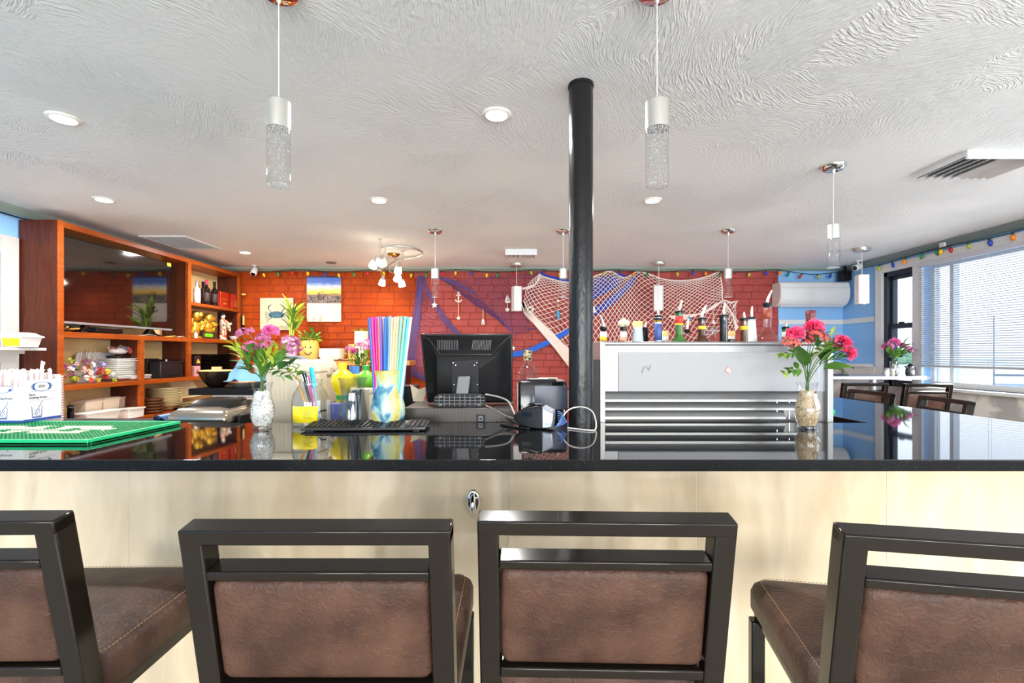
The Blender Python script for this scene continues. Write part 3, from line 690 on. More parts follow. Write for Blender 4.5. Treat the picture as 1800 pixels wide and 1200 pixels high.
def bottle_prof(r, h, rn, sh=.62, neck=.72):
    return [(.0006, .004), (r*.9, 0), (r, .006), (r, h*sh), (r*.93, h*(sh+.04)), (rn*1.4, h*neck), (rn, h*(neck+.05)), (rn, h*.985), (rn*1.15, h*.985), (rn*1.15, h), (.0006, h)]
def wine(name, px, X, z, h, mg, cap, label_c, lab, cat='wine bottle'):
    t = thing(name, lab, cat, (X, shy(px, X), z), 0, 'bottles on the top shelf')
    MB().lathe(bottle_prof(.037, h, .014), 24).build('glass_body', mg, t, smooth=50)
    MB().lathe([(.0158, h*.82), (.0158, h), (.0166, h+.001), (.001, h+.002)], 20).build('capsule', cap, t, smooth=50)
    MB().lathe([(.0375, h*.16), (.0378, h*.161), (.0378, h*.5), (.0375, h*.501)], 24, caps=False).build('label', mat('wine_label_'+lab[:5], label_c, .6), t, smooth=50)
DKGL = mat('dark_wine_glass', rgb(22,14,16), .06, spec=.7); CLRBOT = mat('pale_spirit_bottle', rgb(206,208,200), .08, spec=.7)
wine('wine_bottle', 346, -3.6, ztop, .27, CLRBOT, mat('silver_foil', rgb(205,205,205), .3, .8), rgb(232,230,222), 'clear pale bottle at the left end of the top shelf', 'bottle')
wine('wine_bottle', 357, -3.66, ztop, .29, DKGL, BLACKP, rgb(60,40,40), 'dark wine bottle standing behind the pink capped one')
wine('wine_bottle', 363, -3.57, ztop, .3, DKGL, mat('pink_foil', rgb(196,52,96), .35), rgb(216,214,222), 'dark wine bottle with a pink red capsule and pale label')
wine('wine_bottle', 377, -3.57, ztop, .3, DKGL, BLACKP, rgb(212,212,208), 'dark wine bottle with black capsule beside the red box')
REDBOX = mat('red_lacquer', rgb(150,30,14), .3, noise=(6, rgb(176,44,18), (1,1,1), .2)); GOLDP = mat('gold_print', rgb(226,170,70), .35, .6)
for k, (px, lab) in enumerate(((388, 'red gift box with a small gold mark on the top shelf'), (408, 'red gift box with a clear window on the top shelf'))):
    X = -3.56; t = thing('gift_box', lab, 'box', (X, shy(px, X), ztop), 0, 'red gift boxes')
    MB().box(-.12, .05, -.085, .085, 0, .19).build('box', REDBOX, t, bevel=.004)
    if k == 0: MB().box(.05, .0515, -.03, .03, .04, .06).build('mark', GOLDP, t); MB().box(.05, .0515, -.05, .05, .1, .106).build('band', GOLDP, t)
    else:
        MB().box(.05, .0515, -.05, .05, .03, .16).build('window', mat('red_gloss', rgb(190,36,20), .08), t); MB().lathe([(.001, .03), (.03, .035), (.022, .11), (.008, .13), (.001, .15)], 12, (.05, 0, 0), M=Matrix.Diagonal((.12, 1, 1))).build('ornament', GOLDP, t)
# gold figurines
GOLD = mat('gold_leaf', rgb(232,184,66), .28, .75, bump=(40, .6))
def gold_figure(px, z, h, seed, lab):
    X = -3.58; t = thing('gold_figurine', lab, 'figurine', (X, shy(px, X), z)); r_ = random.Random(seed)
    MB().lathe([(.001, 0), (.075, 0), (.08, .015), (.06, .03), (.001, .032)], 20).build('plinth', GOLD, t, smooth=60)
    b = MB(); b.ell((0, 0, h*.3), .055, .07, h*.3, 14, 9); b.build('body', GOLD, t, smooth=80)
    MB().ell((.02, 0, h*.75), .05, .055, .06, 14, 9).build('head', GOLD, t, smooth=80)
    for k in range(16):
        a = r_.uniform(0, 2*PI); zz = r_.uniform(.12, .95)*h; rr = .06+.03*math.sin(PI*zz/h)
        MB().ell((rr*math.cos(a)*.8, rr*math.sin(a), zz), r_.uniform(.016, .03), r_.uniform(.016, .032), r_.uniform(.016, .035), 8, 6, rot=(r_.random()*3, r_.random()*3, 0)).build('curl', GOLD, t, smooth=80)
    MB().tube(smooth_path([Vector((0, -.06, h*.5)), Vector((.04, -.1, h*.4)), Vector((.05, -.11, h*.65))], 4), [.018]*9, 8).build('arm', GOLD, t, smooth=80)
    MB().tube(smooth_path([Vector((0, .06, h*.5)), Vector((.05, .09, h*.45)), Vector((.05, .05, h*.3))], 4), [.018]*9, 8).build('arm', GOLD, t, smooth=80)
gold_figure(341.5, zmid, .34, 1, 'tall gold figurine at the near end of the middle shelf'); gold_figure(364, zmid+.08, .22, 5, 'gold figurine sitting on the dark box with the green label')
X = -3.54; o = thing('display_box', 'dark brown box with a green oval label under the gold figurine', 'box', (X, shy(363, X), zmid))
MB().box(-.1, .03, -.1, .15, 0, .08).build('box', mat('dark_brown_box', rgb(62,36,28), .4), o, bevel=.003)
MB().prism(rrect(-.08, .07, .022, .062, .018), 'x', .03, .032).build('label', mat('green_label', rgb(110,200,30), .4), o)
# doll in kimono
X = -3.52; o = thing('kimono_doll', 'small doll figurine in a red and cream patterned kimono on the middle shelf', 'figurine', (X, shy(392, X), zmid))
KIM = mat('kimono_cloth', rgb(196,52,26), .6, noise=(38, rgb(238,222,184), (1,1,1), .05)); KIM2 = mat('kimono_sleeve', rgb(226,214,180), .6, noise=(45, rgb(120,70,60), (1,1,1), .08)); SKIN = mat('doll_porcelain', rgb(240,222,206), .4); HAIR = mat('doll_hair', rgb(16,14,14), .35)
MB().lathe([(.001, 0), (.05, 0), (.046, .04), (.042, .12), (.036, .17), (.042, .2), (.038, .235), (.016, .255), (.001, .256)], 18, M=Matrix.Diagonal((.8, 1, 1))).build('robe', KIM, o, smooth=60)
MB().lathe([(.043, .165), (.047, .17), (.047, .2), (.043, .205)], 18, M=Matrix.Diagonal((.8, 1, 1))).build('sash', KIM2, o, smooth=60)
for s_ in (-1, 1):
    MB().loft([[(0, s_*.03, .245), (.02, s_*.035, .24), (.02, s_*.035, .2), (0, s_*.03, .2)], [(.02, s_*.085, .21), (.04, s_*.09, .205), (.05, s_*.08, .1), (.02, s_*.075, .1)]]).build('sleeve', KIM2, o, bevel=.004)
    MB().ell((.045, s_*.085, .2), .012, .012, .014, 8, 6).build('hand', SKIN, o)
MB().ell((.0, 0, .285), .024, .022, .03, 14, 10).build('head', SKIN, o, smooth=80)
MB().ell((-.008, 0, .305), .03, .032, .024, 14, 10).ell((-.005, 0, .33), .014, .02, .014, 10, 8).build('hair', HAIR, o, smooth=80)
X = -3.52; o = thing('small_bowl', 'small white bowl at the far end of the middle shelf', 'bowl', (X, shy(411, X), zmid))
MB().lathe([(.001, .0), (.03, 0), (.05, .03), (.058, .05), (.055, .05), (.045, .03), (.02, .008), (.001, .007)], 20).build('bowl', WPLAST, o, smooth=60)
X = -3.5; o = thing('mini_bottle', 'tiny grey topped bottle in front of the gold figurine', 'bottle', (X, shy(344, X), zmid))
MB().lathe([(.001, 0), (.018, 0), (.018, .05), (.008, .06), (.008, .07), (.001, .07)], 14).build('body', mat('frosted_white_glass', rgb(226,216,214), .3), o, smooth=50); MB().lathe([(.011, .068), (.011, .085), (.001, .086)], 12).build('cap', GREY, o)

# lower compartments: trays, plates, bowls
def stack(name, lab, cat, px, X, z, n, dz, mesh, m, group, jit=.003, rz=0):
    for k in range(n):
        o = mesh().build(name, m, smooth=50, loc=(X+random.uniform(-jit, jit), shy(px, X)+random.uniform(-jit, jit), z+k*dz), rot=(0, 0, rz+random.uniform(-.03, .03)))
        pos = 'topmost of' if k == n-1 else 'lowest of' if k == 0 else ('second', 'third', 'fourth', 'fifth', 'sixth', 'seventh', 'eighth', 'ninth', 'tenth', 'eleventh', 'twelfth')[k-1]+' up in'
        tag(o, lab % pos, cat, group)
def plate(r, h=.018): return lambda: MB().lathe([(.001, 0), (r*.6, 0), (r, h), (r*1.0, h+.003), (r*.62, .005), (.001, .005)], 28)
def sq_plate(w, l, h=.016):
    def f():
        b = MB(); b.loft([rr3(w*.6, l*.6, 0), rr3(w, l, h), rr3(w, l, h+.003), rr3(w*.62, l*.62, .005)]); return b
    return f
def rr3(w, l, z): return [(x, y, z) for x, y in rrect(-w, w, -l, l, min(w, l)*.12, 3)]
CHINA = mat('white_china', rgb(240,240,236), .15); IVORY = mat('ivory_china', rgb(238,224,182), .2); BROWNC = mat('brown_stoneware', rgb(118,76,48), .3); DTRAY = mat('black_lacquer_tray', rgb(32,26,26), .25)
stack('square_plate', 'white square plate, %s the tall stack on the near middle shelf', 'plate', 209, -3.62, zlow, 10, .019, sq_plate(.12, .15, .03), CHINA, 'white square plates')
stack('flat_plate', 'flat white plate, %s the low pile beside the partition', 'plate', 237, -3.57, zlow, 4, .011, sq_plate(.07, .12, .014), CHINA, 'low flat plates')
stack('lacquer_tray', 'black lacquer tray, %s the pile in the far compartment', 'tray', 367, -3.6, zlow, 13, .019, lambda: MB().loft([rr3(.14, .2, 0), rr3(.155, .215, .014), rr3(.152, .212, .0145), rr3(.135, .195, .004)]), DTRAY, 'black lacquer trays')
stack('side_tray', 'narrow striped dark tray, %s the pile beside the trays', 'tray', 392, -3.6, zlow, 12, .02, lambda: MB().loft([rr3(.1, .06, 0), rr3(.115, .075, .013), rr3(.112, .072, .0135), rr3(.095, .055, .004)]), mat('brown_rim_tray', rgb(96,66,56), .3), 'narrow dark trays')
stack('brown_bowl', 'brown stoneware bowl, %s the pile on the low shelf', 'bowl', 267, -3.56, zbot, 5, .029, lambda: MB().lathe([(.001, 0), (.07, 0), (.098, .022), (.1, .032), (.092, .032), (.06, .008), (.001, .007)], 24), BROWNC, 'brown stoneware bowls')
stack('ivory_plate', 'scalloped ivory plate, %s the round stack on the low shelf', 'plate', 290, -3.6, zbot+.035, 11, .017, plate(.15, .03), IVORY, 'ivory plates')
o = MB().lathe([(.001, 0), (.06, 0), (.1, .03), (.104, .035), (.001, .034)], 24).build('foot_bowl', IVORY, smooth=50, loc=(-3.6, shy(290, -3.6), zbot)); tag(o, 'upturned ivory bowl under the round plate stack', 'bowl')
stack('oblong_dish', 'ivory rectangular dish, %s the pile at the end of the low shelf', 'dish', 325, -3.58, zbot, 3, .022, sq_plate(.12, .2, .022), IVORY, 'ivory rectangular dishes')
for k, (a, lab) in enumerate(((.95, 'ivory rectangular dish leaning against its pile, nearer'), (1.05, 'ivory rectangular dish leaning against its pile, farther'))):
    o = sq_plate(.11, .19, .02)().build('leaning_dish', IVORY, smooth=50, loc=(-3.62-.045*k, shy(330, -3.58)+.02*k, zbot+.19), rot=(0, a, 0)); tag(o, lab, 'dish', 'ivory rectangular dishes')
# black baskets
BASK = mat('black_basket_plastic', rgb(30,29,30), .3)
for px, h, w, lab, dx, d0, d1 in ((291, .17, .16, 'glossy black ribbed crate on the middle shelf', 0, -.05, .07), (262, .2, .07, 'tall black box behind the ribbed crate', -.12, -.05, .04), (290, .185, .06, 'black woven basket behind the ribbed crate near the partition', -.12, -.05, .04)):
    X = -3.56+dx; o = thing('black_basket', lab, 'basket', (X, shy(px, X), zlow), 0, 'black baskets')
    MB().box(d0, d1, -w, w, .0, h).build('body', BASK, o, bevel=.008)
    MB().box(d0-.005, d1+.006, -w-.006, w+.006, h-.012, h).build('rim', BASK, o, bevel=.003)
    for k in range(int(w*2/.028)): MB().box(d1, d1+.005, -w+.012+.028*k, -w+.022+.028*k, .012, .04).build('rib', BASK, o)
o = MB().rbox(-.05, .05, -.1, .1, 0, .02, .02).build('phone_tray', BLACKG, loc=(-3.55, shy(297, -3.55), zlow+.171)); tag(o, 'shallow black dish lying on the ribbed crate', 'dish')
# cutting board, whisk box, flowers
o = MB().prism(rrect(-.2, .2, 0, .26, .03), 'x', 0, .012).build('cutting_board', WPLAST, loc=(UB+.03, shy(160, UB), zlow), rot=(0, .06, 0)); tag(o, 'white cutting board leaning at the back behind the dried flowers', 'cutting board')
X = -3.6; y = shy(195, X)
o = MB().obox((0, 0, 0), (.1, .2, .03), (.08, 0, 0)).build('black_tray', BLACKG, loc=(-3.61, shy(212, -3.61), zlow+.224), bevel=.003); tag(o, 'small black tray lying on the white square plates', 'tray')
o = thing('condiment_packets', 'clear bag of packets lying on the black tray', 'bag', (-3.61, shy(208, -3.61), zlow+.244)); r_ = random.Random(2)
MB().ell((0, 0, .03), .06, .09, .035, 12, 8).build('bag', mat('clear_film', rgb(222,210,204), .15), o, smooth=80)
for k in range(9): MB().obox((r_.uniform(-.03, .06), r_.uniform(-.07, .07), r_.uniform(.03, .07)), (.03, .012, .05), (r_.random()*3, r_.random()*3, 0)).build('packet', mat('packet_%d' % (k % 3), (rgb(190,80,70), rgb(200,170,140), rgb(120,110,130))[k % 3], .4), o)
# white tubs on the low shelf
def tub(px, X, z, w, l, h, m, lab, flare=.85, lid=False):
    o = thing('food_tub', lab, 'container', (X, shy(px, X), z), 0, 'white food tubs')
    MB().loft([rr3(w*flare, l*flare, 0), rr3(w, l, h), rr3(w*.97, l*.97, h), rr3(w*flare*.95, l*flare*.95, .006)]).build('tub', m, o, smooth=30)
    MB().loft([rr3(w+.006, l+.006, h-.012), rr3(w+.008, l+.008, h-.002), rr3(w+.004, l+.004, h+.001)] + ([rr3(w*.9, l*.9, h+.012)] if lid else [])).build('lid' if lid else 'rim', m, o)
TUBM = mat('translucent_tub', rgb(238,220,196), .35); TUBW = mat('white_tub', rgb(240,232,222), .35)
tub(152, -3.67, zbot, .07, .085, .18, TUBM, 'tall lidded tub at the left of the low shelf', .85, True); tub(184, -3.67, zbot, .07, .085, .185, TUBM, 'tall lidded tub behind the wide white tub', .88, True)
tub(172, -3.52, zbot-.0, .06, .17, .1, TUBW, 'wide flared white tub at the front of the low shelf', .8); tub(230, -3.52, zbot, .06, .09, .09, TUBW, 'small white box on the low shelf beside the partition', .92)
tub(208, -3.66, zbot, .05, .045, .19, mat('smoky_tub', rgb(186,158,142), .3), 'smoky plastic tub at the back of the low shelf', .85)
X = -3.56; o = thing('pepper_mill', 'small black pepper shaker on the low shelf', 'shaker', (X, shy(124, X), zbot))
MB().lathe([(.001, 0), (.03, 0), (.022, .09), (.024, .1), (.022, .15), (.026, .155), (.026, .17), (.001, .175)], 18).build('body', BLACKG, o, smooth=40)
MB().lathe([(.0265, .156), (.0265, .162)], 18, caps=False).build('band', STEEL2, o)
o = thing('wooden_board', 'round edged wooden board lying across the low shelf', 'board', (-3.36, shy(110, -3.4)-.06, zbot+.03)); MB().ell((0, 0, .02), .1, .22, .02, 20, 8).build('board', mat('olive_wood', rgb(190,146,86), .4, noise=(8, rgb(150,104,56), (1,4,1))), o, smooth=60)
MB().box(-.06, .06, -.15, .12, -.03, .0).build('support_block', DARKGREY, o)
# tea box and small picture at the far compartment
X = -3.5
for k, (px, z0_, c, lab) in enumerate(((344, .115, rgb(44,24,30), 'dark tea box with yellow flower print in front of the trays'), (343, 0, rgb(214,150,150), 'pink card box under the dark tea box'))):
    o = thing('tea_box', lab, 'box', (X, shy(px, X), zlow+z0_)); MB().box(-.05, .03, -.045, .045, 0, .112).build('box', mat('tea_box_%d' % k, c, .4), o, bevel=.002)
    for q in range(3): MB().prism([(.014*math.cos(a*PI/3)-.015+.014*q, .014*math.sin(a*PI/3)+.04+.02*(q % 2)) for a in range(6)], 'x', .03, .0315).build('print', mat('yellow_print', rgb(226,190,70), .5) if k == 0 else mat('rose_print', rgb(150,60,50), .5), o)
# ------------------------------------------------------------------ flowers
LEAFG = mat('leaf_green', rgb(96,140,48), .45, noise=(14, rgb(66,112,40), (1,1,1), .2)); LEAFY = mat('leaf_yellow_green', rgb(196,206,70), .45, noise=(14, rgb(140,172,50), (1,1,1), .2)); LEAFD = mat('leaf_dark_green', rgb(60,104,48), .45)
STEMG = mat('stem_green', rgb(70,104,44), .5)
def leaf_mesh(name, m, l=1.0, w=.42, seg=6):
    b = MB(); L_, R_, C_ = [], [], []
    for i in range(seg+1):
        u = i/seg; ww = w*.5*math.sin(PI*min(1, u**.8))**.9; z = .10*math.sin(PI*u)-.12*u*u
        C_.append((0, u*l, z-.03)); L_.append((-ww, u*l, z+.02)); R_.append((ww, u*l, z+.02))
    vs_ = L_+C_+R_; n = seg+1; fs = []
    for i in range(seg): fs += [(i, i+1, n+i+1, n+i), (n+i, n+i+1, 2*n+i+1, 2*n+i)]
    me = bpy.data.meshes.new(name); me.from_pydata(vs_, [], fs); me.shade_smooth(); me.materials.append(m); return me
LEAFS = {k: leaf_mesh('leaf_'+k, m, 1, w) for k, m, w in (('g', LEAFG, .42), ('y', LEAFY, .36), ('d', LEAFD, .5), ('broad', LEAFG, .62), ('blade', LEAFY, .16), ('bladeg', LEAFG, .15))}
def leaf(parent, kind, loc, d, size, roll=0):
    o = bpy.data.objects.new('leaf', LEAFS[kind]); COL.objects.link(o); o.parent = parent
    d = Vector(d).normalized(); q = d.to_track_quat('Y', 'Z'); o.rotation_euler = (q.to_matrix() @ Euler((0, roll, 0)).to_matrix()).to_euler(); o.location = loc; o.scale = (size,)*3
    return o
def carnation(m, r, seed, flat=.7, n=46):
    b = MB(); rnd = random.Random(seed)
    for k in range(n):
        ph = rnd.uniform(0, 2*PI); th = math.acos(1-rnd.random()*1.15); d = Vector((math.sin(th)*math.cos(ph), math.sin(th)*math.sin(ph), math.cos(th)*flat+.05))
        q = d.to_track_quat('Y', 'Z').to_matrix() @ Euler((0, rnd.uniform(0, PI), 0)).to_matrix()
        w = r*rnd.uniform(.35, .55); l = r*rnd.uniform(.85, 1.05)
        pts = []
        for i in range(5):
            u = (i/4-.5)*2; pts.append(Vector((u*w, l*(1-.1*abs(u))+rnd.uniform(-.06, .06)*r, rnd.uniform(-.12, .12)*r)))
        mid = [Vector((u*w*.5, l*.45, rnd.uniform(-.04, .04)*r)) for u in (-1, 0, 1)]
        vs_ = [q @ v for v in [Vector((0, 0, 0))]+mid+pts]
        b.add(vs_, [(0, 1, 2), (0, 2, 3), (1, 4, 5), (1, 5, 6, 2), (2, 6, 7, 3), (3, 7, 8)])
    return b
def cluster(r, seed, n=26, pr=.22):
    b = MB(); rnd = random.Random(seed)
    for k in range(n):
        ph = rnd.uniform(0, 2*PI); th = math.acos(1-rnd.random()*1.3); c = Vector((math.sin(th)*math.cos(ph), math.sin(th)*math.sin(ph), math.cos(th)*.7))*r*rnd.uniform(.75, 1)
        q = c.to_track_quat('Z', 'Y').to_matrix()
        for a in range(5):
            e = [Vector((0, 0, 0)), Vector((math.cos(a*1.257-.5), math.sin(a*1.257-.5), .2))*r*pr, Vector((math.cos(a*1.257), math.sin(a*1.257), .35))*r*pr*1.35, Vector((math.cos(a*1.257+.5), math.sin(a*1.257+.5), .2))*r*pr]
            b.add([c+q @ v for v in e], [(0, 1, 2, 3)])
    return b
def petal(name, c, c2): return mat(name, c, .55, noise=(30, c2, (1,1,1), .25))
PINK = petal('pink_petals', rgb(232,96,170), rgb(240,150,200)); MAUVE = petal('mauve_petals', rgb(206,126,170), rgb(176,84,130)); HOT = petal('hot_pink_petals', rgb(238,52,112), rgb(246,120,160)); CORAL = petal('coral_petals', rgb(216,62,56), rgb(236,116,100))
def bouquet(name, label, base, Y, heads, leaves, group=None, stem_r=.0016):
    """heads: (px, py, dy, r, kind, mat); leaves: (px, py, dx, dz, size, kind); base is the world point where the stems meet"""
    t = thing(name, label, 'flowers', base, 0, group); b0 = Vector(base); foot = Vector((0, 0, 0)); neck = Vector((0, 0, .05))
    for k, (px, py, dy, r, kind, m) in enumerate(heads):
        r *= 1.25
        p = W(px, py, Y+dy)-b0
        mid = neck.lerp(p, .5)+Vector((-p.x*.12, 0, .02))
        path = smooth_path([foot+Vector((.004*math.cos(k*2), .004*math.sin(k*2), 0)), neck+Vector((.004*math.cos(k*2), .004*math.sin(k*2), 0)), mid, p-Vector((0, 0, r*.3))], 4)
        s_ = MB().tube(path, stem_r, 5).build('stem', STEMG, t)
        d = (p-mid).normalized()*.5+Vector((0, -.45, .5))
        mb = carnation(m, r, k+len(heads)*3) if kind == 'c' else cluster(r, k+11)
        mb.build('blossom', m, t, loc=p, rot=d.to_track_quat('Z', 'Y').to_euler())
    for (px, py, dy, dx, dz, size, kind) in leaves:
        p = W(px, py, Y+dy)-b0
        leaf(t, kind, p, (dx, -.35, dz), size*1.25, random.uniform(-.5, .5))
    return t
def spray(px, py, dx, dz, n, size, kind, dy=0, ln=40):
    """a twig with n leaves starting at (px,py) heading (dx,dz) in photo pixels"""
    out = []
    for k in range(n):
        u = k/max(1, n-1); s_ = 1 if k % 2 else -1
        out.append((px+dx*u, py-dz*u, dy+random.uniform(-.02, .02), dx/ln+s_*.55*(dz/ln)+random.uniform(-.2, .2), dz/ln-s_*.55*(dx/ln)+random.uniform(-.1, .3), size*random.uniform(.8, 1.15), kind))
    return out
# ------------------------------------------------------------------ glass vases with gravel and bouquets
VPROF = [(.034, 0), (.036, .004), (.034, .016), (.043, .04), (.046, .065), (.044, .09), (.034, .125), (.031, .148), (.036, .17), (.041, .182)]
def interp(prof, z):
    for (r0, z0), (r1, z1) in zip(prof, prof[1:]):
        if z0 <= z <= z1: return r0+(r1-r0)*(z-z0)/max(1e-9, z1-z0)
    return prof[-1][0]
def vase(x, y, fill, m, lab, glab, dark):
    t = thing('glass_vase', lab, 'vase', (x, y, BAR_Z))
    pr = VPROF; inner = [(r-.0025, z) for r, z in reversed(pr[1:])]
    MB().lathe(pr+[(.0385, .183)]+inner[1:]+[(.001, .012)], 36, caps=True).build('vase_glass', GLASSM, t, smooth=60)
    MB().lathe([(.0335, .0005), (.0335, .006), (.028, .008), (.001, .008)], 30).build('foot', GLASSM, t, smooth=60)
    b = MB(); rnd = random.Random(int(x*100)); b2 = MB()
    MB_ = b
    core = [(max(.004, interp(VPROF, z)-.009), z) for z in [.014+(fill-.014)*i/9 for i in range(10)]]
    for k in range(1500):
        z = rnd.uniform(.013, fill); rr = interp(VPROF, z)-.0055; a = rnd.uniform(0, 2*PI)
        if z > fill-.008: rr *= math.sqrt(rnd.random())
        else: rr -= rnd.uniform(0, .003)
        q = rnd.uniform(.0018, .0032); tgt = b2 if rnd.random() < dark else b; c = Vector((rr*math.cos(a), rr*math.sin(a), z)); M = Euler((rnd.random()*3, rnd.random()*3, 0)).to_matrix() @ Matrix.Diagonal((1, .7, 1.3))
        tgt.add([c+M @ (Vector(v)*q) for v in ((1,0,0),(-1,0,0),(0,1,0),(0,-1,0),(0,0,1),(0,0,-1))], [(0,2,4),(2,1,4),(1,3,4),(3,0,4),(2,0,5),(1,2,5),(3,1,5),(0,3,5)])
    b.lathe(core, 20)
    g = stuff(b.build('vase_gravel', m, loc=(x, y, BAR_Z))); tag(g, glab, 'gravel')
    stuff(b2.build('dark_grains', mat('dark_gravel', rgb(70,62,56), .6), g))
    return t
vx1, vy1 = X_(461, 1.87), 1.87; vx2, vy2 = X_(1419, 1.87), 1.87
vase(vx1, vy1, .148, mat('white_gravel', rgb(236,232,226), .6), 'clear glass vase of white gravel on the bar left of the keyboard', 'speckled white gravel filling the left glass vase', .1)
vase(vx2, vy2, .15, mat('tan_gravel', rgb(226,204,168), .6, noise=(90, rgb(196,166,124), (1,1,1))), 'clear glass vase of tan gravel on the bar before the steel unit', 'tan gravel filling the right glass vase', .07)
V1 = 1.87
bouquet('flower_bouquet', 'artificial bouquet of pink and mauve flowers in the white gravel vase', (vx1, vy1, BAR_Z+.13), V1,
    [(440, 612, 0, .024, 'c', PINK), (475, 585, .02, .028, 'c', PINK), (424, 585, .03, .02, 'k', MAUVE), (438, 583, .04, .017, 'k', MAUVE), (462, 595, -.01, .024, 'k', MAUVE), (468, 605, -.02, .022, 'k', MAUVE), (510, 600, 0, .026, 'k', MAUVE), (517, 610, -.02, .026, 'k', MAUVE), (505, 612, .02, .02, 'k', MAUVE)],
    spray(428, 635, -14, 26, 7, .04, 'y') + spray(438, 640, 0, 25, 6, .045, 'g', -.02) + spray(455, 648, 3, 30, 8, .05, 'g') + spray(462, 650, 10, 34, 8, .042, 'y', -.02) + spray(470, 655, 28, 24, 8, .046, 'g') + spray(490, 650, 24, 10, 6, .042, 'd') + spray(495, 640, 4, 26, 6, .04, 'y')
    + spray(478, 660, 44, 0, 7, .04, 'g', -.02) + spray(505, 655, 22, 3, 4, .03, 'y', -.02) + spray(445, 655, -16, 14, 5, .05, 'd', .02) + spray(460, 668, -4, 30, 6, .05, 'g', .01) + spray(480, 640, 6, 20, 5, .04, 'y'), 'artificial bouquets on the bar')
bouquet('flower_bouquet', 'artificial bouquet of hot pink and coral flowers in the tan gravel vase', (vx2, vy2, BAR_Z+.13), V1,
    [(1398, 588, 0, .03, 'c', HOT), (1431, 577, .01, .032, 'c', HOT), (1479, 603, -.01, .03, 'c', HOT), (1488, 620, -.02, .028, 'c', HOT), (1388, 602, -.02, .024, 'k', CORAL), (1396, 605, 0, .02, 'k', CORAL), (1436, 590, -.02, .024, 'k', CORAL), (1448, 593, 0, .018, 'k', CORAL), (1465, 607, .02, .018, 'k', CORAL), (1421, 602, .02, .013, 'k', CORAL), (1475, 612, .03, .016, 'k', CORAL)],
    spray(1400, 618, -26, -6, 6, .032, 'g', -.01) + spray(1382, 622, -12, -3, 4, .03, 'y', -.02) + spray(1406, 648, -20, -3, 6, .034, 'g') + spray(1390, 652, -12, -5, 4, .03, 'y', -.01) + [(1412, 645, .01, -.5, .9, .1, 'broad'), (1418, 642, -.01, .55, .8, .1, 'broad'), (1440, 640, .0, .6, .7, .085, 'broad'), (1448, 648, -.02, .9, .15, .08, 'broad'), (1446, 635, .01, .1, 1, .07, 'broad'), (1462, 648, .02, .9, -.25, .05, 'y')]
    + spray(1440, 625, 22, 18, 7, .04, 'g', .01) + spray(1450, 605, 14, 22, 6, .034, 'y', .02) + spray(1455, 635, 24, 8, 7, .04, 'g') + spray(1436, 610, 4, 20, 5, .04, 'd', .02), 'artificial bouquets on the bar')
# ------------------------------------------------------------------ things on the bar
# green bar mat
MATG = mat('green_rubber', rgb(12,140,78), .4); MATL = mat('light_green_rubber', rgb(30,190,120), .35); MATW = mat('cream_print', rgb(232,228,206), .5)
gm = thing('bar_mat', 'green rubber bar mat with cream lettering on the left of the bar', 'bar mat', (-1.375, 1.53, BAR_Z))
MB().box(-.75, 0, 0, .43, 0, .008).build('base', MATG, gm, bevel=.001)
for nm, a in (('border', (-.75, 0, 0, .012, .0, .0175)), ('border', (-.75, 0, .418, .43, .0, .0175)), ('border', (-.012, 0, .012, .418, .0, .0175))):
    MB().box(*a).build(nm, MATL, gm, bevel=.002)
b = MB(); b2 = MB()
for i in range(52):
    for j in range(30):
        x = -.735+.0138*i+.004; y = .02+.0132*j
        inside = .13 < y < .3 and -.62 < x < -.11
        tgt = b2 if inside and math.sin(x*55)+math.sin(y*48+x*21) > -.75 and not (.2 < y < .215) else b
        tgt.box(x, x+.007, y, y+.007, .008, .0165)
stuff(b.build('nubs', MATG, gm)); stuff(b2.build('lettering_nubs', MATW, gm))
# straw box
sbx = thing('straw_box', 'white and blue carton of wrapped plastic drinking straws on the green mat', 'box', (X_(41, 1.905), 1.905, BAR_Z+.0176))
CARD = mat('white_card', rgb(236,232,230), .55); NAVY = mat('blue_print', rgb(44,84,160), .5); INK = mat('ink_print', rgb(40,46,70), .6)
b = MB(); b.box(-.2, -.198, 0, .16, 0, .17); b.box(-.002, 0, 0, .16, 0, .17); b.box(-.198, -.002, 0, .002, 0, .145); b.box(-.198, -.002, .158, .16, 0, .19); b.box(-.198, -.002, .002, .158, 0, .003); b.build('carton', CARD, sbx)
MB().box(0, .0006, .0, .16, 0, .011).box(-.2, 0, -.0006, 0, 0, .009).build('blue_base_stripe', NAVY, sbx)
def oval(cx_, cz_, rx, rz, n=28): return [(cx_+rx*math.cos(2*PI*i/n), cz_+rz*math.sin(2*PI*i/n)) for i in range(n)]
def ringp(cx_, cz_, rx, rz, t_, axis, d0, d1):
    b_ = MB(); n = 28; o_ = oval(cx_, cz_, rx, rz); i_ = oval(cx_, cz_, rx-t_, rz-t_)
    P = (lambda u, v, d: (d, u, v)) if axis == 'x' else (lambda u, v, d: (u, d, v))
    b_.loft([[P(*o_[k], d0), P(*o_[k], d1), P(*i_[k], d1), P(*i_[k], d0)] for k in range(n)], closed=True); return b_
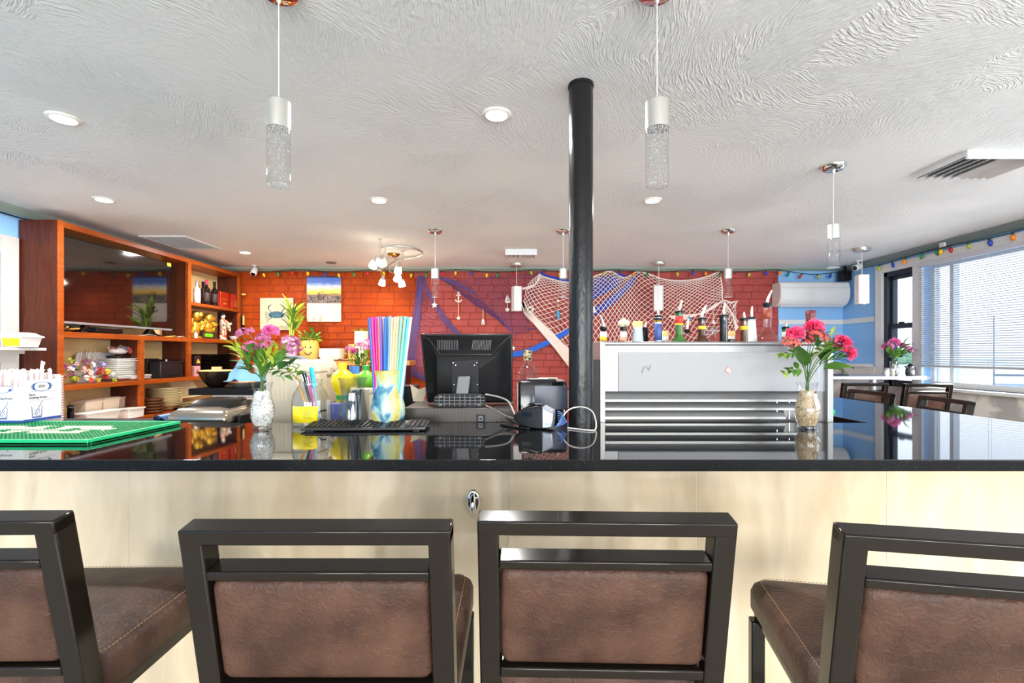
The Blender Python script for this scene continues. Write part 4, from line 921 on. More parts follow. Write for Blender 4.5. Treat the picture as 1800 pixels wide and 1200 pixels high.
# print on the right face (+X side)
ringp(.075, .142, .045, .019, .0016, 'x', 0, .0005).build('logo_ring', NAVY, sbx)
for s_ in (-1, 1):
    MB().prism([(.075+s_*.041, .142), (.075+s_*.036, .152), (.075+s_*.022, .157), (.075+s_*.03, .149), (.075+s_*.032, .142), (.075+s_*.03, .135), (.075+s_*.022, .127), (.075+s_*.036, .132)], 'x', 0, .0006).build('logo_crescent', NAVY, sbx)
RX = (PI/2, 0, PI/2)
text_mesh('BW', .018, 'logo_letters', GREY, sbx, (.0008, .075, .1365), RX, align='CENTER')
text_mesh('Plastic', .0105, 'carton_text', INK, sbx, (.0005, .022, .106), RX); text_mesh('Drinking Straws', .0115, 'carton_text', INK, sbx, (.0005, .022, .094), RX)
MB().box(0, .0005, .022, .135, .121, .1218).box(0, .0005, .022, .135, .089, .0897).box(0, .0005, .022, .135, .0835, .0841).build('rule', INK, sbx)
def glass_icon(u0, axis, d):
    P = 'x' if axis == 'x' else 'y'
    b_ = MB(); d0, d1 = d
    b_.prism([(u0, .016), (u0+.003, .016), (u0-.001, .062), (u0-.003, .062)], P, d0, d1); b_.prism([(u0+.036, .016), (u0+.039, .016), (u0+.042, .062), (u0+.0405, .062)], P, d0, d1); b_.prism([(u0, .014), (u0+.039, .014), (u0+.039, .019), (u0, .019)], P, d0, d1)
    b_.prism([(u0+.009, .03), (u0+.011, .028), (u0+.045, .082), (u0+.0435, .083)], P, d0, d1)
    for x_, z_ in ((.014, .027), (.022, .031), (.026, .04), (.02, .024), (.03, .046), (.029, .036), (.012, .046), (.031, .022)): b_.prism(oval(u0+x_, z_, .0019, .0022, 8), P, d0, d1)
    return b_
stuff(glass_icon(.035, 'x', (0, .0005)).build('drink_drawing', NAVY, sbx)); stuff(glass_icon(-.105, 'y', (-.0005, 0)).build('drink_drawing', NAVY, sbx))
text_mesh('Drinking Straws', .0115, 'carton_text', INK, sbx, (-.118, -.0005, .094), (PI/2, 0, 0)); text_mesh('Plastic', .0105, 'carton_text', INK, sbx, (-.118, -.0005, .106), (PI/2, 0, 0))
MB().box(-.14, -.02, -.0005, 0, .118, .1188).box(-.14, -.02, -.0005, 0, .0835, .0841).build('rule', INK, sbx)
ringp(-.085, .135, .045, .015, .0016, 'y', -.0005, 0).build('logo_ring', NAVY, sbx); MB().prism([(-.065, .125), (-.05, .128), (-.045, .137), (-.055, .136)], 'y', -.0006, 0).build('logo_crescent', NAVY, sbx)
STRAWW = mat('paper_wrap', rgb(240,228,226), .6)
rnd = random.Random(4)
for k in range(64):
    x = -.19+.0245*(k % 8)+rnd.uniform(-.004, .004); y = .015+.018*(k//8)+rnd.uniform(-.003, .003); h = rnd.uniform(.186, .205)
    lx, ly_ = rnd.uniform(-.012, .012), rnd.uniform(-.006, .006)
    st = MB(); st.tube([(x, y, .02), (x+lx*.7, y+ly_*.7, h*.85), (x+lx, y+ly_, h)], [.0062, .0062, .0058], 7)
    o = st.build('wrapped_straw', STRAWW, loc=sbx.location, smooth=50); tag(o, 'paper wrapped straw standing in the white carton', 'straw', 'wrapped straws in the carton')
    c = MB(); c.obox((x+lx*1.1, y+ly_, h+.004), (.013, .003, .012), (rnd.uniform(-.7, .7), rnd.uniform(-.9, .9), rnd.random()*3)); c.build('twisted_end', STRAWW, o, loc=(0, 0, 0))
o = MB().tube([(-.03, .1, .18), (-.022, .1, .235)], [.006, .006], 7).build('wrapped_straw', STRAWW, loc=sbx.location); tag(o, 'single wrapped straw poking up above the others in the carton', 'straw', 'wrapped straws in the carton')
MB().obox((-.02, .1, .24), (.016, .003, .012), (.3, .4, 0)).build('twisted_end', STRAWW, o)
# stack of napkins / cup behind the carton
o = thing('napkin_stack', 'tall stack of crimped white paper liners beside the straw carton', 'napkins', (X_(83, 2.3), 2.3, .98))
for k in range(22): MB().lathe([(.055, .0125*k), (.06, .0125*k+.009), (.054, .0125*k+.0095)], 20).build('liner', STRAWW, o)

# keyboard
kb = thing('keyboard', 'black computer keyboard on the bar with its long edge to the viewer', 'keyboard', (X_(646, 1.86), 1.865, BAR_Z), math.radians(2))
MB().prism([(-.07, .004), (-.068, .012), (.066, .024), (.07, .02), (.07, .006), (.0, .003)], 'x', -.235, .235).build('case', mat('keyboard_case', rgb(44,45,48), .3), kb, bevel=.003)
for s_ in (-1, 1):
    for y in (-.055, .055): MB().box(s_*.2-.012, s_*.2+.012, y-.006, y+.006, 0, .006).build('foot', BLACKP, kb)
rows = [(.052, 15, .026, 1), (.031, 14, .0, 1), (.012, 14, 0, 1), (-.007, 13, 0, 1), (-.026, 12, 0, 1), (-.045, 9, 0, 1)]
kt = MB().loft([rr3(.0078, .0072, 0), rr3(.0078, .0072, .002), rr3(.0066, .006, .006)])
kme = None
for y, n, _, _ in rows:
    x = -.228
    wd = (.456-.004*n)/n if n != 9 else None
    zz = .012+(.024-.012)*(y+.068)/.134-.001
    u = 0; tot = 24
    for k in range(tot):
        xx = -.228+.019*k+.0095
        if n == 9 and 5 <= k <= 9:
            if k == 5: MB().loft([rr3(.046, .0072, 0), rr3(.046, .0072, .002), rr3(.0445, .006, .006)]).build('spacebar', BLACKP, kb, loc=(-.228+.019*7.5, y, zz))
            continue
        if k in (15, 19): continue
        if kme is None:
            o = kt.build('key', BLACKP, kb); kme = o.data
        else:
            o = bpy.data.objects.new('key', kme); COL.objects.link(o); o.parent = kb
        o.location = (xx, y, zz); o.rotation_euler = (math.atan2(.012, .134), 0, 0)

# pen jar
JY = 1.955
pj = thing('pen_jar', 'clear glass jar with a yellow label holding pens on the bar', 'jar', (X_(546, JY), JY, BAR_Z))
JP = [(.07, .0), (.0735, .006), (.0735, .1), (.068, .13), (.052, .155), (.047, .165), (.047, .19), (.05, .193)]
MB().lathe(JP+[(r-.003, z) for r, z in reversed(JP[1:])]+[(.001, .006)], 36).build('jar_glass', GLASSM, pj, smooth=60)
YL = mat('yellow_paper_label', rgb(246,222,40), .5)
b = MB(); pts = [(.0742*math.cos(a), .0742*math.sin(a)) for a in [-PI/2-.72+1.5*i/14 for i in range(15)]]
b.add([(x, y, .02) for x, y in pts]+[(x, y, .086) for x, y in pts], [(i, i+1, i+16, i+15) for i in range(14)]); o = b.build('label', YL, pj, smooth=60); o.modifiers.new('t', 'SOLIDIFY').thickness = .0006
for k in range(7): MB().box(.002, .04-.006*(k % 3), -.0752, -.0744, .036+.006*k, .0375+.006*k).build('label_line', mat('label_grey_print', rgb(120,110,40), .6), pj)
PENS = [(520, 660, -.01, rgb(230,160,60), .0045, 'orange pencil in the pen jar'), (530, 652, .0, rgb(30,28,30), .005, 'black pen with a silver clip in the pen jar'), (536, 656, .01, rgb(206,126,190), .005, 'pink pen nearest the middle of the pen jar'), (541, 660, -.02, rgb(176,60,110), .0045, 'magenta pen in the pen jar'), (545, 668, .02, rgb(236,230,232), .0045, 'white pen in the pen jar')]
for px, py, dy, c, r, lab in PENS:
    top_ = W(px, py, JY+dy); bot = Vector((pj.location.x+.02+(px-530)*.0012, JY+dy*.8, BAR_Z+.015)); d = (top_-bot).normalized()
    t = thing('pen', lab, 'pen', bot, 0, 'pens in the jar'); L_ = (top_-bot)
    MB().tube([(0, 0, 0), L_*.05, L_*.06, L_*.78], [.001, r*.8, r, r], 10).build('barrel', mat('pen_'+lab[:9], c, .3), t, smooth=40)
    MB().tube([L_*.78, L_], [r*1.12, r*1.05], 10).build('pen_cap', BLACKG if 'pink' in lab or 'black' in lab else mat('pen_'+lab[:9], c), t, smooth=40)
    MB().tube([L_*.8+Vector((0, -r*1.5, 0)), L_*.97+Vector((0, -r*1.5, 0))], r*.3, 5).build('clip', CHROME, t)
top_ = W(547, 645, JY); bot = Vector((pj.location.x+.035, JY, BAR_Z+.02)); L_ = top_-bot
t = thing('marker', 'thick turquoise glitter marker in the pen jar', 'marker', bot, 0, 'pens in the jar'); TURQ = mat('turquoise_glitter', rgb(20,170,205), .3, noise=(90, rgb(90,210,230), (1,1,1)))
MB().tube([(0, 0, 0), L_*.6, L_*.62], [.004, .006, .009], 12).build('barrel', mat('clear_blue_barrel', rgb(170,200,225), .2), t, smooth=40); MB().tube([L_*.62, L_*.97, L_], [.0095, .0095, .006], 12).build('marker_cap', TURQ, t, smooth=40)
# cup with grey handle
o = thing('handled_cup', 'clear cup with a grey handle behind the pen jar', 'cup', (X_(577, 2.0), 1.995, BAR_Z)); MB().lathe([(.024, 0), (.026, .002), (.028, .1), (.026, .1), (.024, .006), (.001, .005)], 20).build('cup', GLASSM, o, smooth=60)
MB().tube(smooth_path([Vector((.005, -.026, .02)), Vector((-.018, -.034, .025)), Vector((-.024, -.034, .045)), Vector((-.012, -.032, .06)), Vector((.006, -.027, .06))], 4), .0035, 8).build('handle', DARKGREY, o, smooth=60)

# fluted vase with black straws
FY = 1.965
fv = thing('fluted_vase', 'fluted clear glass vase holding black straws on the bar', 'vase', (X_(620, FY), FY, BAR_Z))
FP = [(.06, 0), (.062, .004), (.058, .05), (.05, .1), (.046, .14), (.05, .175), (.058, .198)]
MB().lathe(FP+[(r-.004, z) for r, z in reversed(FP[1:])]+[(.001, .008)], 72, wob=lambda a, z: 1+.035*math.cos(12*a)*(1 if z > .002 else 0)).build('vase_glass', glass('ribbed_glass', (.86,.88,.88,1), 1.5, .03), fv, smooth=70)
rnd = random.Random(9); BLS = mat('black_straw', rgb(34,40,54), .2)
for k in range(16):
    a = rnd.uniform(0, 2*PI); r = .03*math.sqrt(rnd.random()); x0, y0 = .02*math.cos(a), .02*math.sin(a)
    h = rnd.uniform(.118, .138); o = MB().tube([(fv.location.x+x0, FY+y0, BAR_Z+.012), (fv.location.x+r*math.cos(a)+.012, FY+r*math.sin(a), BAR_Z+.012+h)], .0042, 8).build('black_straw', BLS, smooth=50); tag(o, 'black straw standing in the fluted glass vase', 'straw', 'black straws in the fluted vase')
# watercolour vase with coloured straws
WY = 1.955
wv_ = thing('watercolour_vase', 'watercolour patterned teal and yellow vase full of coloured straws', 'vase', (X_(682, WY), WY, BAR_Z))
def watercolor():
    m = mat('watercolour_glaze', rgb(206,220,210), .25); nt, b_ = links_of(m); L = nt.links.new; t = nt.nodes.new('ShaderNodeTexCoord')
    n = nt.nodes.new('ShaderNodeTexNoise'); n.inputs['Scale'].default_value = 8.5; n.inputs['Detail'].default_value = 3; n.inputs['Distortion'].default_value = .8; L(t.outputs['Object'], n.inputs[0])
    r = nt.nodes.new('ShaderNodeValToRGB'); e = r.color_ramp.elements; e[0].position = .33; e[0].color = rgb(30,92,136); e[1].position = .68; e[1].color = rgb(170,206,196)
    for p, c in ((.39, rgb(96,150,170)), (.44, rgb(176,204,196)), (.5, rgb(206,210,140)), (.56, rgb(206,176,62)), (.62, rgb(214,214,160))): q = e.new(p); q.color = c
    L(n.outputs[0], r.inputs[0]); L(r.outputs[0], b_.inputs['Base Color']); return m
WP = [(.058, 0), (.062, .004), (.07, .05), (.068, .085), (.058, .125), (.05, .165), (.05, .19), (.057, .228)]
MB().lathe(WP+[(r-.003, z) for r, z in reversed(WP[1:])]+[(.001, .008)], 40).build('vase_body', watercolor(), wv_, smooth=60)
cols = [('blue', rgb(56,112,200)), ('magenta', rgb(226,20,140)), ('coral', rgb(240,110,90)), ('purple', rgb(130,80,200)), ('deep blue', rgb(20,110,190)), ('light blue', rgb(110,170,220)), ('peach', rgb(240,190,150)), ('pale yellow', rgb(240,226,170)), ('mint', rgb(140,215,180)), ('sky blue', rgb(90,190,230)), ('white', rgb(226,236,240))]
order = [0, 1, 1, 2, 3, 4, 4, 5, 6, 7, 6, 8, 8, 9, 10, 0, 1, 2, 5, 4, 7, 6, 8, 9, 10, 5, 2, 4, 6, 9]
rnd = random.Random(12)
for k, ci in enumerate(order):
    front = k < 15; u = (k % 15)/14
    px_t = 650+72*u+rnd.uniform(-2, 2); px_b = 662+40*u
    Yt = WY+(-.03 if front else .03)+rnd.uniform(-.012, .012)
    p = W(px_t, 557+rnd.uniform(-2, 3), Yt); q = Vector((X_(px_b, WY), WY+(-.012 if front else .015), BAR_Z+.05))
    o = MB().tube([q, p], .0058, 9).build('drinking_straw', mat('straw_'+cols[ci][0], cols[ci][1], .3), smooth=50); tag(o, cols[ci][0]+' drinking straw in the watercolour vase', 'straw', cols[ci][0]+' straws in the watercolour vase')

# ------------------------------------------------------------------ back counter, cash drawer, monitor, printer
UC = .98
bc = thing('back_counter', 'low dark work counter behind the bar carrying the till and bottles', 'counter', (-1.2, 2.42, 0))
MB().box(-1.5, 1.5, -.37, .37, UC-.04, UC).build('worktop', DARKGREY, bc, bevel=.003); MB().box(-1.48, 1.48, -.34, .36, .08, UC-.04).build('cabinet', DARKGREY, bc); MB().box(-1.46, 1.46, -.3, .34, 0, .08).build('plinth', BLACKP, bc)
DY = 2.055
cd = thing('cash_drawer', 'black metal cash drawer under the monitor behind the bar edge', 'cash drawer', (X_(806, DY), DY, UC))
dz = Z_(717, DY)-UC; dw = (902-708)/2/FPX*DY
CDM = mat('dark_taupe_metal', rgb(62,58,54), .35, .2, spec=.3)
MB().box(-dw, dw, 0, .4, 0, dz).build('case', CDM, cd, bevel=.003)
for k in range(10):
    x = X_(763+12*(k//2)+(7 if k % 2 else 0), DY)-cd.location.x; MB().box(x, x+.0014, -.001, .0005, 0, dz-.003).build('face_seam', mat('seam_dark', rgb(30,28,28), .5), cd)
x = X_(845, DY)-cd.location.x
for k in range(1):
    p = MB().box(x-.02, x+.02, -.003, 0, dz-.062, dz-.028).build('port_plate', BLACKP, cd); MB().box(x-.009, x+.009, -.006, -.003, dz-.055, dz-.035).build('port', GREY, p); MB().box(x-.005, x+.005, -.0075, -.006, dz-.05, dz-.042).build('socket', BLACKG, p)
MB().tube([Vector((X_(878, DY)-cd.location.x+.012*math.cos(a), -.002, dz-.06+.012*math.sin(a))) for a in [2*PI*i/20 for i in range(20)]], .0022, 6, closed=True).build('lock_ring', BLACKG, cd)
# monitor seen from behind
MY = 2.2
mo = thing('monitor', 'black computer monitor seen from behind on the cash drawer', 'monitor', (X_(822, MY), MY, UC+dz))
k_ = MY/FPX; mz = lambda py: Z_(py, MY)-(UC+dz); mx = lambda px: (px-822)*k_
tilt = .1
def mt(x, z, d=0):   # back of the tilted panel; d = out towards the viewer
    z0 = mz(705); return (x, -(z-z0)*tilt-d, z)
MBK = mat('monitor_black', rgb(8,8,10), .42, spec=.15); MBK2 = mat('monitor_edge', rgb(30,29,28), .3, spec=.3)
O = [(741, 587), (901, 587), (901, 706), (750, 706)]; I = [(771, 626), (872, 626), (872, 704), (771, 704)]
o4 = [(mx(a), mz(c)) for a, c in O]; i4 = [(mx(a), mz(c)) for a, c in I]
MB().loft([[mt(x, z, -.045) for x, z in o4], [mt(x, z, 0) for x, z in o4]]).build('bezel_frame', MBK2, mo, bevel=.004)
MB().loft([[mt(x*.97, z-.004, 0) for x, z in o4], [mt(x, z, .045) for x, z in i4]]).build('back_shell', MBK, mo, bevel=.003)
lip = [(745, 592), (757, 598), (779, 624), (865, 624), (889, 598), (898, 592)]
dl = [.004, .01, .048, .048, .01, .004]
MB().tube([mt(mx(a), mz(c), d) for (a, c), d in zip(lip, dl)], .0045, 6).build('shell_lip', MBK2, mo)
for s_, (a, c) in enumerate(((772, 806), (833, 864))):
    for k in range(13):
        x = mx(a+(c-a)*k/12); MB().tube([mt(x, mz(598), .012), mt(x+(.004 if s_ == 0 else -.004), mz(615), .037)], .0009, 4).build('vent_slot', GREY, mo)
for px in (752, 878):
    for k in range(8): MB().tube([mt(mx(px+2), mz(672+2.3*k), .018 if px < 800 else .03), mt(mx(px+14), mz(672+2.3*k), .03 if px < 800 else .014)], .0008, 4).build('vent_slot', DARKGREY, mo)
MB().loft([[mt(mx(a), mz(c), .045) for a, c in ((797, 633), (844, 633), (844, 690), (797, 690))], [mt(mx(a), mz(c), .058) for a, c in ((797, 633), (844, 633), (844, 690), (797, 690))]]).build('mount_plate', mat('mount_black', rgb(24,24,26), .35, spec=.25), mo, bevel=.002)
for a, c in ((800, 637), (840, 637), (804, 641), (836, 641), (801, 674), (841, 674)): MB().ell(mt(mx(a), mz(c), .058), .003, .002, .003, 8, 5).build('screw', CHROME, mo)
MB().loft([[mt(mx(a), mz(c), d) for a, c, d in ((809, 660, .058), (830, 660, .058), (830, 660, .085), (809, 660, .085))], [mt(mx(a), mz(c), d) for a, c, d in ((805, 695, .07), (826, 695, .07), (826, 695, .1), (805, 695, .1))]]).build('stand_neck', mat('grey_neck', rgb(96,97,99), .4), mo, bevel=.003)
bx0, bx1, bz0, bz1 = mx(770), mx(857), .0015, mz(688)
yb_ = -.125
MB().prism(rrect(bx0, bx1, bz0, bz1, .03, 6), 'y', yb_, yb_+.018).build('stand_base', mat('base_well', rgb(10,10,10), .7), mo)
rim = [Vector((x, yb_, z)) for x, z in rrect(bx0+.003, bx1-.003, bz0+.003, bz1-.003, .028, 6)]
MB().tube(rim, .0028, 6, closed=True).build('base_rim', BLACKP, mo)
for k in range(9):
    x = bx0+.025+(bx1-bx0-.05)*k/8; MB().box(x-.001, x+.001, yb_-.004, yb_, bz0+.004, bz1-.004).build('base_rib', GREY, mo)
for k in range(3):
    z = bz0+(bz1-bz0)*(k+1)/4; MB().box(bx0+.006, bx1-.006, yb_-.004, yb_, z-.001, z+.001).build('base_rib', GREY, mo)
for sx in (.14, .86):
    for sz in (.2, .8): MB().lathe([(.005, 0), (.005, .003), (.001, .0032)], 10, (bx0+(bx1-bx0)*sx, yb_-.003, bz0+(bz1-bz0)*sz), M=Euler((PI/2, 0, 0)).to_matrix()).build('base_screw', GREY, mo)
# receipt printer
PY = 2.3
rp = thing('receipt_printer', 'black receipt printer box behind the card terminal', 'printer', (X_(952, PY), PY, UC))
ph = Z_(668, PY)-UC; pw = 41/FPX*PY
MB().loft([rr3(pw, .1, 0), rr3(pw, .1, ph*.93), rr3(pw*.97, .095, ph)]).build('case', BLACKG, rp, bevel=.004)
MB().box(-pw*.35, pw, -.104, -.1, ph*.48, ph*.92).build('front_cover', mat('blue_grey_gloss', rgb(58,68,86), .25), rp, bevel=.004)
MB().box(-pw*.6, pw*.6, -.04, .04, ph, ph+.006).build('lid', DARKGREY, rp, bevel=.002); MB().box(-.06, .03, -.01, .012, ph+.006, ph+.008).build('paper_strip', CARD, rp)
for k in range(7): MB().box(pw+.004, pw+.02, -.08, -.074, ph*.5+.012*k, ph*.5+.007+.012*k).build('side_fin', CREAM, rp)
# clear liquor bottle with patterned cap
CY = 2.5
o = thing('clear_bottle', 'round shouldered clear bottle with a black and gold patterned cap behind the printer', 'bottle', (X_(928, CY), CY, UC))
ztop_ = Z_(615, CY)-UC; zsh = Z_(640, CY)-UC; br = 20/FPX*CY
MB().lathe([(br*.9, 0), (br, .01), (br, zsh-.07), (br*.93, zsh-.045), (br*.6, zsh-.012), (.022, zsh), (.02, zsh+.01), (.02, ztop_-.01), (.017, ztop_-.01), (.017, zsh+.006), (br*.55, zsh-.016), (br*.95, zsh-.07), (br*.95, .015), (.001, .012)], 32).build('glass', glass('bottle_glass', (.95,.96,.96,1), 1.0), o, smooth=60)
MB().lathe([(.023, ztop_-.055), (.024, ztop_), (.001, ztop_+.001)], 20).build('cap', mat('black_gold_pattern', rgb(24,22,22), .3, noise=(120, rgb(206,190,140), (1,1,1), .04)), o, smooth=40)
MB().lathe([(br*.96, .02), (br*.96, zsh-.1)], 32, caps=False).build('etched_label', mat('frost_label', rgb(226,228,228), .4, noise=(60, rgb(190,190,196), (1,1,2))), o, smooth=60)
o = MB().obox((0, 0, 0), (.1, .05, .018), (0, 0, .05)).build('stapler', CREAM, loc=(X_(964, 2.45), 2.47, Z_(664, 2.45)-.009), bevel=.004); tag(o, 'flat cream paper pad edge showing behind the printer', 'paper pad')
o = MB().box(-.06, .06, -.05, .05, 0, Z_(664, 2.45)-.018-UC).build('filing_box', DARKGREY, loc=(X_(964, 2.45), 2.47, UC)); tag(o, 'dark upright box under the cream pad behind the printer', 'box')
# card terminal
TY = 1.885
ct = thing('card_terminal', 'black and silver card payment terminal lying on the bar', 'card terminal', (X_(938, TY), TY, BAR_Z), math.radians(-14))
MB().loft([[(-.075, -.03, .03), (-.075, .03, .03), (-.075, .03, .06), (-.075, -.03, .055)], [(-.03, -.038, .008), (-.03, .038, .008), (-.03, .038, .085), (-.03, -.034, .08)], [(.02, -.04, 0), (.02, .04, 0), (.02, .04, .098), (.02, -.034, .092)], [(.045, -.04, 0), (.045, .04, 0), (.045, .04, .09), (.045, -.034, .085)]]).build('body', BLACKP, ct, bevel=.006)
MB().loft([[(.04, -.042, .004), (.04, .042, .004), (.04, .042, .093), (.04, -.036, .088)], [(.08, -.04, .01), (.08, .04, .01), (.084, .038, .07), (.084, -.034, .066)]]).build('silver_end', SILVER, ct, bevel=.005)
MB().box(.05, .075, -.0425, -.041, .014, .03).build('port_cover', mat('pale_grey', rgb(196,206,220), .3), ct); MB().box(-.04, .0, -.037, -.034, .05, .065).build('key_strip', BLACKG, ct)
MB().box(-.02, .035, -.025, .03, .094, .0965).build('screen', BLACKG, ct)
def cable(name, pts, r, m, lab):
    return tag(MB().tube(smooth_path([Vector(p) for p in pts], 6), r, 6).build(name, m, smooth=60), lab, 'cable')
WC = mat('white_cable', rgb(226,222,214), .4); BC = mat('blue_cable', rgb(84,120,176), .4)
zb_ = BAR_Z+.004
cable('white_cable', [W(985, 738, 1.9), W(1000, 720, 1.9), W(1022, 715, 1.9), W(1040, 722, 1.885), W(1047, 738, 1.86), Vector((X_(1047, 1.84), 1.84, zb_)), Vector((X_(1040, 1.78), 1.8, zb_)), Vector((X_(1000, 1.82), 1.86, zb_))], .0028, WC, 'white cable looping round the foot of the black column')
cable('grey_cable', [W(853, 693, 2.1), W(875, 697, 2.08), W(893, 705, 2.05), W(902, 722, 2.0), W(908, 735, 1.93)], .004, mat('grey_cable', rgb(150,146,140), .4), 'grey cable running from the monitor to the card terminal')
cable('brown_cable', [W(853, 712, 2.04), W(870, 720, 2.03), W(888, 730, 1.99), W(912, 738, 1.9)], .0035, mat('taupe_cable', rgb(110,100,92), .4), 'dark cable running across the cash drawer to the terminal')
for k in range(5): cable('blue_cable', [W(980, 722+4*k, 1.9), W(988+2*k, 728+3*k, 1.89), W(984, 740+2*k, 1.88), Vector((X_(976+4*k, 1.85), 1.86, zb_+.004*k))], .0025, BC, ('uppermost', 'second', 'third', 'fourth', 'lowest')[k]+' blue wire of the tangle at the end of the terminal')
cable('black_cable', [W(890, 735, 1.97), W(910, 745, 1.93), Vector((X_(930, 1.88), 1.84, zb_)), Vector((X_(905, 1.9), 1.88, zb_)), Vector((X_(880, 1.93), 1.95, zb_))], .0038, BLACKP, 'black cable on the granite in front of the cash drawer')
# ------------------------------------------------------------------ steel unit with liquor bottles
SY = 2.055
sx0, sx1 = X_(1055, SY), X_(1465, SY); sz = Z_(600, SY)
su = thing('steel_bar_unit', 'stainless steel bar unit with louvred lower front standing behind the bar', 'bar unit', (0, SY, 0))
MB().box(sx0, X_(1064, SY), 0, .5, .05, sz).build('side_flange', STEEL2, su, bevel=.002); MB().box(X_(1455, SY), sx1, 0, .5, .05, sz).build('side_flange', STEEL2, su, bevel=.002)
xa, xb = X_(1064, SY), X_(1455, SY)
MB().rbox(xa, xb, .0, .03, Z_(607, SY), sz, .006, 3, 'x').build('top_rim', STEEL, su)
MB().box(xa, xb, .016, .03, Z_(688, SY), Z_(606, SY)).build('front_panel', STEEL, su)
MB().box(X_(1088, SY), X_(1440, SY), .010, .016, Z_(687.5, SY), Z_(619, SY)).build('raised_panel', mat('dull_steel', rgb(166,166,166), .5, .1, spec=.3), su, bevel=.0015)
ye = [(688, 705, 1440), (705, 720, 1408), (720, 736, 1385)]
for k, (a, c, xr) in enumerate(ye):
    za, zc = Z_(a, SY), Z_(c, SY)
    MB().prism([(.036, za), (.042, za), (.026, zc), (.016, zc)], 'x', xa, X_(xr, SY)).build('louver', STEEL, su)
    MB().box(xa, X_(xr, SY), .008+.004*k, .02+.004*k, zc-.003, zc+.007).build('louver_edge', STEEL2, su)
MB().box(xa, xb, .1, .12, .05, Z_(688, SY)).build('inner_back', mat('smoky_steel', rgb(120,118,114), .3, .8), su)
for px in (1372, 1394): MB().box(X_(px, SY), X_(px+1.6, SY), .03, .036, Z_(740, SY), Z_(705, SY)).build('pipe', CHROME, su)
MB().box(X_(1440, SY), xb, .02, .1, .05, Z_(688, SY)).build('end_post', mat('smoky_steel', 0), su)
MB().box(xa, xb, .03, .5, 1.255, 1.27).build('bottle_shelf', STEEL2, su); MB().box(xa, xb, .485, .5, .05, 1.4).build('rear_panel', STEEL2, su)
# scribbled N and a little sticker
BL_ = 0.0095
def pen_line(pts, m, parent, nm, r=.0012): return MB().tube([Vector((X_(a, SY), BL_-.0, Z_(c, SY))) for a, c in pts], r, 5).build(nm, m, parent)
pen_line([(1129, 656), (1133, 645), (1137, 643), (1141, 652), (1145, 641)], INK, su, 'marker_scribble')
st = MB().obox((X_(1282, SY), .009, Z_(651, SY)), (.026, .002, .022), (0, .7, 0)).build('sticker', mat('orange_sticker', rgb(226,130,90), .5), su); MB().obox((X_(1282, SY), .0075, Z_(651, SY)), (.02, .0012, .016), (0, .7, 0)).build('sticker_centre', CARD, st)
text_mesh('1', .016, 'sticker_numeral', INK, st, (X_(1281, SY)-.003, .0065, Z_(651, SY)-.005), (PI/2, .5, 0))

POURM = mat('pourer_steel', rgb(226,220,210), .18, .9)
def liquor(px, Y, z_collar_py, r_neck, r_body, z_sh_py, body, lab, pour_py=None, cap=None, neck_band=None, labelm=None, tilt=.1, neck_len=None):
    z0 = 1.271; zc = Z_(z_collar_py, Y)-z0; zs = Z_(z_sh_py, Y)-z0
    t = thing('liquor_bottle', lab, 'bottle', (X_(px, Y), Y, z0), 0, 'liquor bottles in the steel unit')
    prof = [(r_body*.93, 0), (r_body, .006), (r_body, max(.03, zs-r_body*.9)), (r_body*.88, max(.04, zs-r_body*.45)), (r_body*.55+r_neck*.4, zs-.006), (r_neck*1.12, zs+r_body*.25), (r_neck, zs+r_body*.5), (r_neck, zc-.006), (r_neck*1.12, zc-.005), (r_neck*1.12, zc)]
    prof = [prof[0]]+sorted(prof[1:], key=lambda q: q[1])
    MB().lathe(prof+[(r_neck*.8, zc), (.001, zc-.001)], 24).build('bottle_glass', body, t, smooth=60)
    if neck_band:
        for a, c, m in neck_band: MB().lathe([(r_neck*1.06, Z_(c, Y)-z0), (r_neck*1.1, Z_(c, Y)-z0+.001), (r_neck*1.1, Z_(a, Y)-z0-.001), (r_neck*1.06, Z_(a, Y)-z0)], 20, caps=False).build('neck_label', m, t, smooth=60)
    if labelm: MB().lathe([(r_body*1.01, .03), (r_body*1.02, .031), (r_body*1.02, max(.06, zs-r_body*1.1)), (r_body*1.01, max(.061, zs-r_body*1.1+.001))], 24, caps=False).build('label', labelm, t, smooth=60)
    if pour_py:
        zp = Z_(pour_py, Y)-z0
        MB().lathe([(r_neck*.9, zc-.012), (r_neck*1.15, zc-.002), (r_neck*1.15, zc+.006), (r_neck*.5, zc+.01), (.001, zc+.011)], 16).build('pourer_collar', BLACKP, t, smooth=40)
        MB().tube([(0, 0, zc+.008), (0, 0, zc+(zp-zc)*.3), (tilt*(zp-zc)*.5, 0, zc+(zp-zc)*.7), (tilt*(zp-zc), 0, zp)], [.0065, .0068, .0055, .0036], 10).build('pourer_spout', POURM, t, smooth=50)
    if cap: MB().lathe([(r_neck*1.2, zc-.022), (r_neck*1.25, zc+.0), (r_neck*1.1, zc+.004), (.001, zc+.005)], 18).build('stopper', cap, t, smooth=50)
    return t
GB = mat('green_bottle_glass', rgb(44,92,40), .06, spec=.7, noise=(5, rgb(70,120,50), (1,1,1))); BB = mat('brown_bottle_glass', rgb(72,40,24), .06, spec=.7); KB = mat('black_bottle_glass', rgb(16,18,22), .06, spec=.7); AMB = mat('amber_bottle_glass', rgb(92,58,22), .06, spec=.7)
CB = glass('clear_bottle_glass', (.93,.95,.95,1), 1.0); WB = mat('white_bottle', rgb(232,230,228), .2); YB2 = mat('yellow_band', rgb(240,186,30), .4); RL = mat('red_label', rgb(206,40,32), .4); BLB = mat('blue_label', rgb(60,80,140), .4); CORK = mat('cork', rgb(226,190,126), .7); WL = mat('white_label', rgb(230,226,214), .5)
NV = mat('dark_navy_label', rgb(34,40,64), .4)
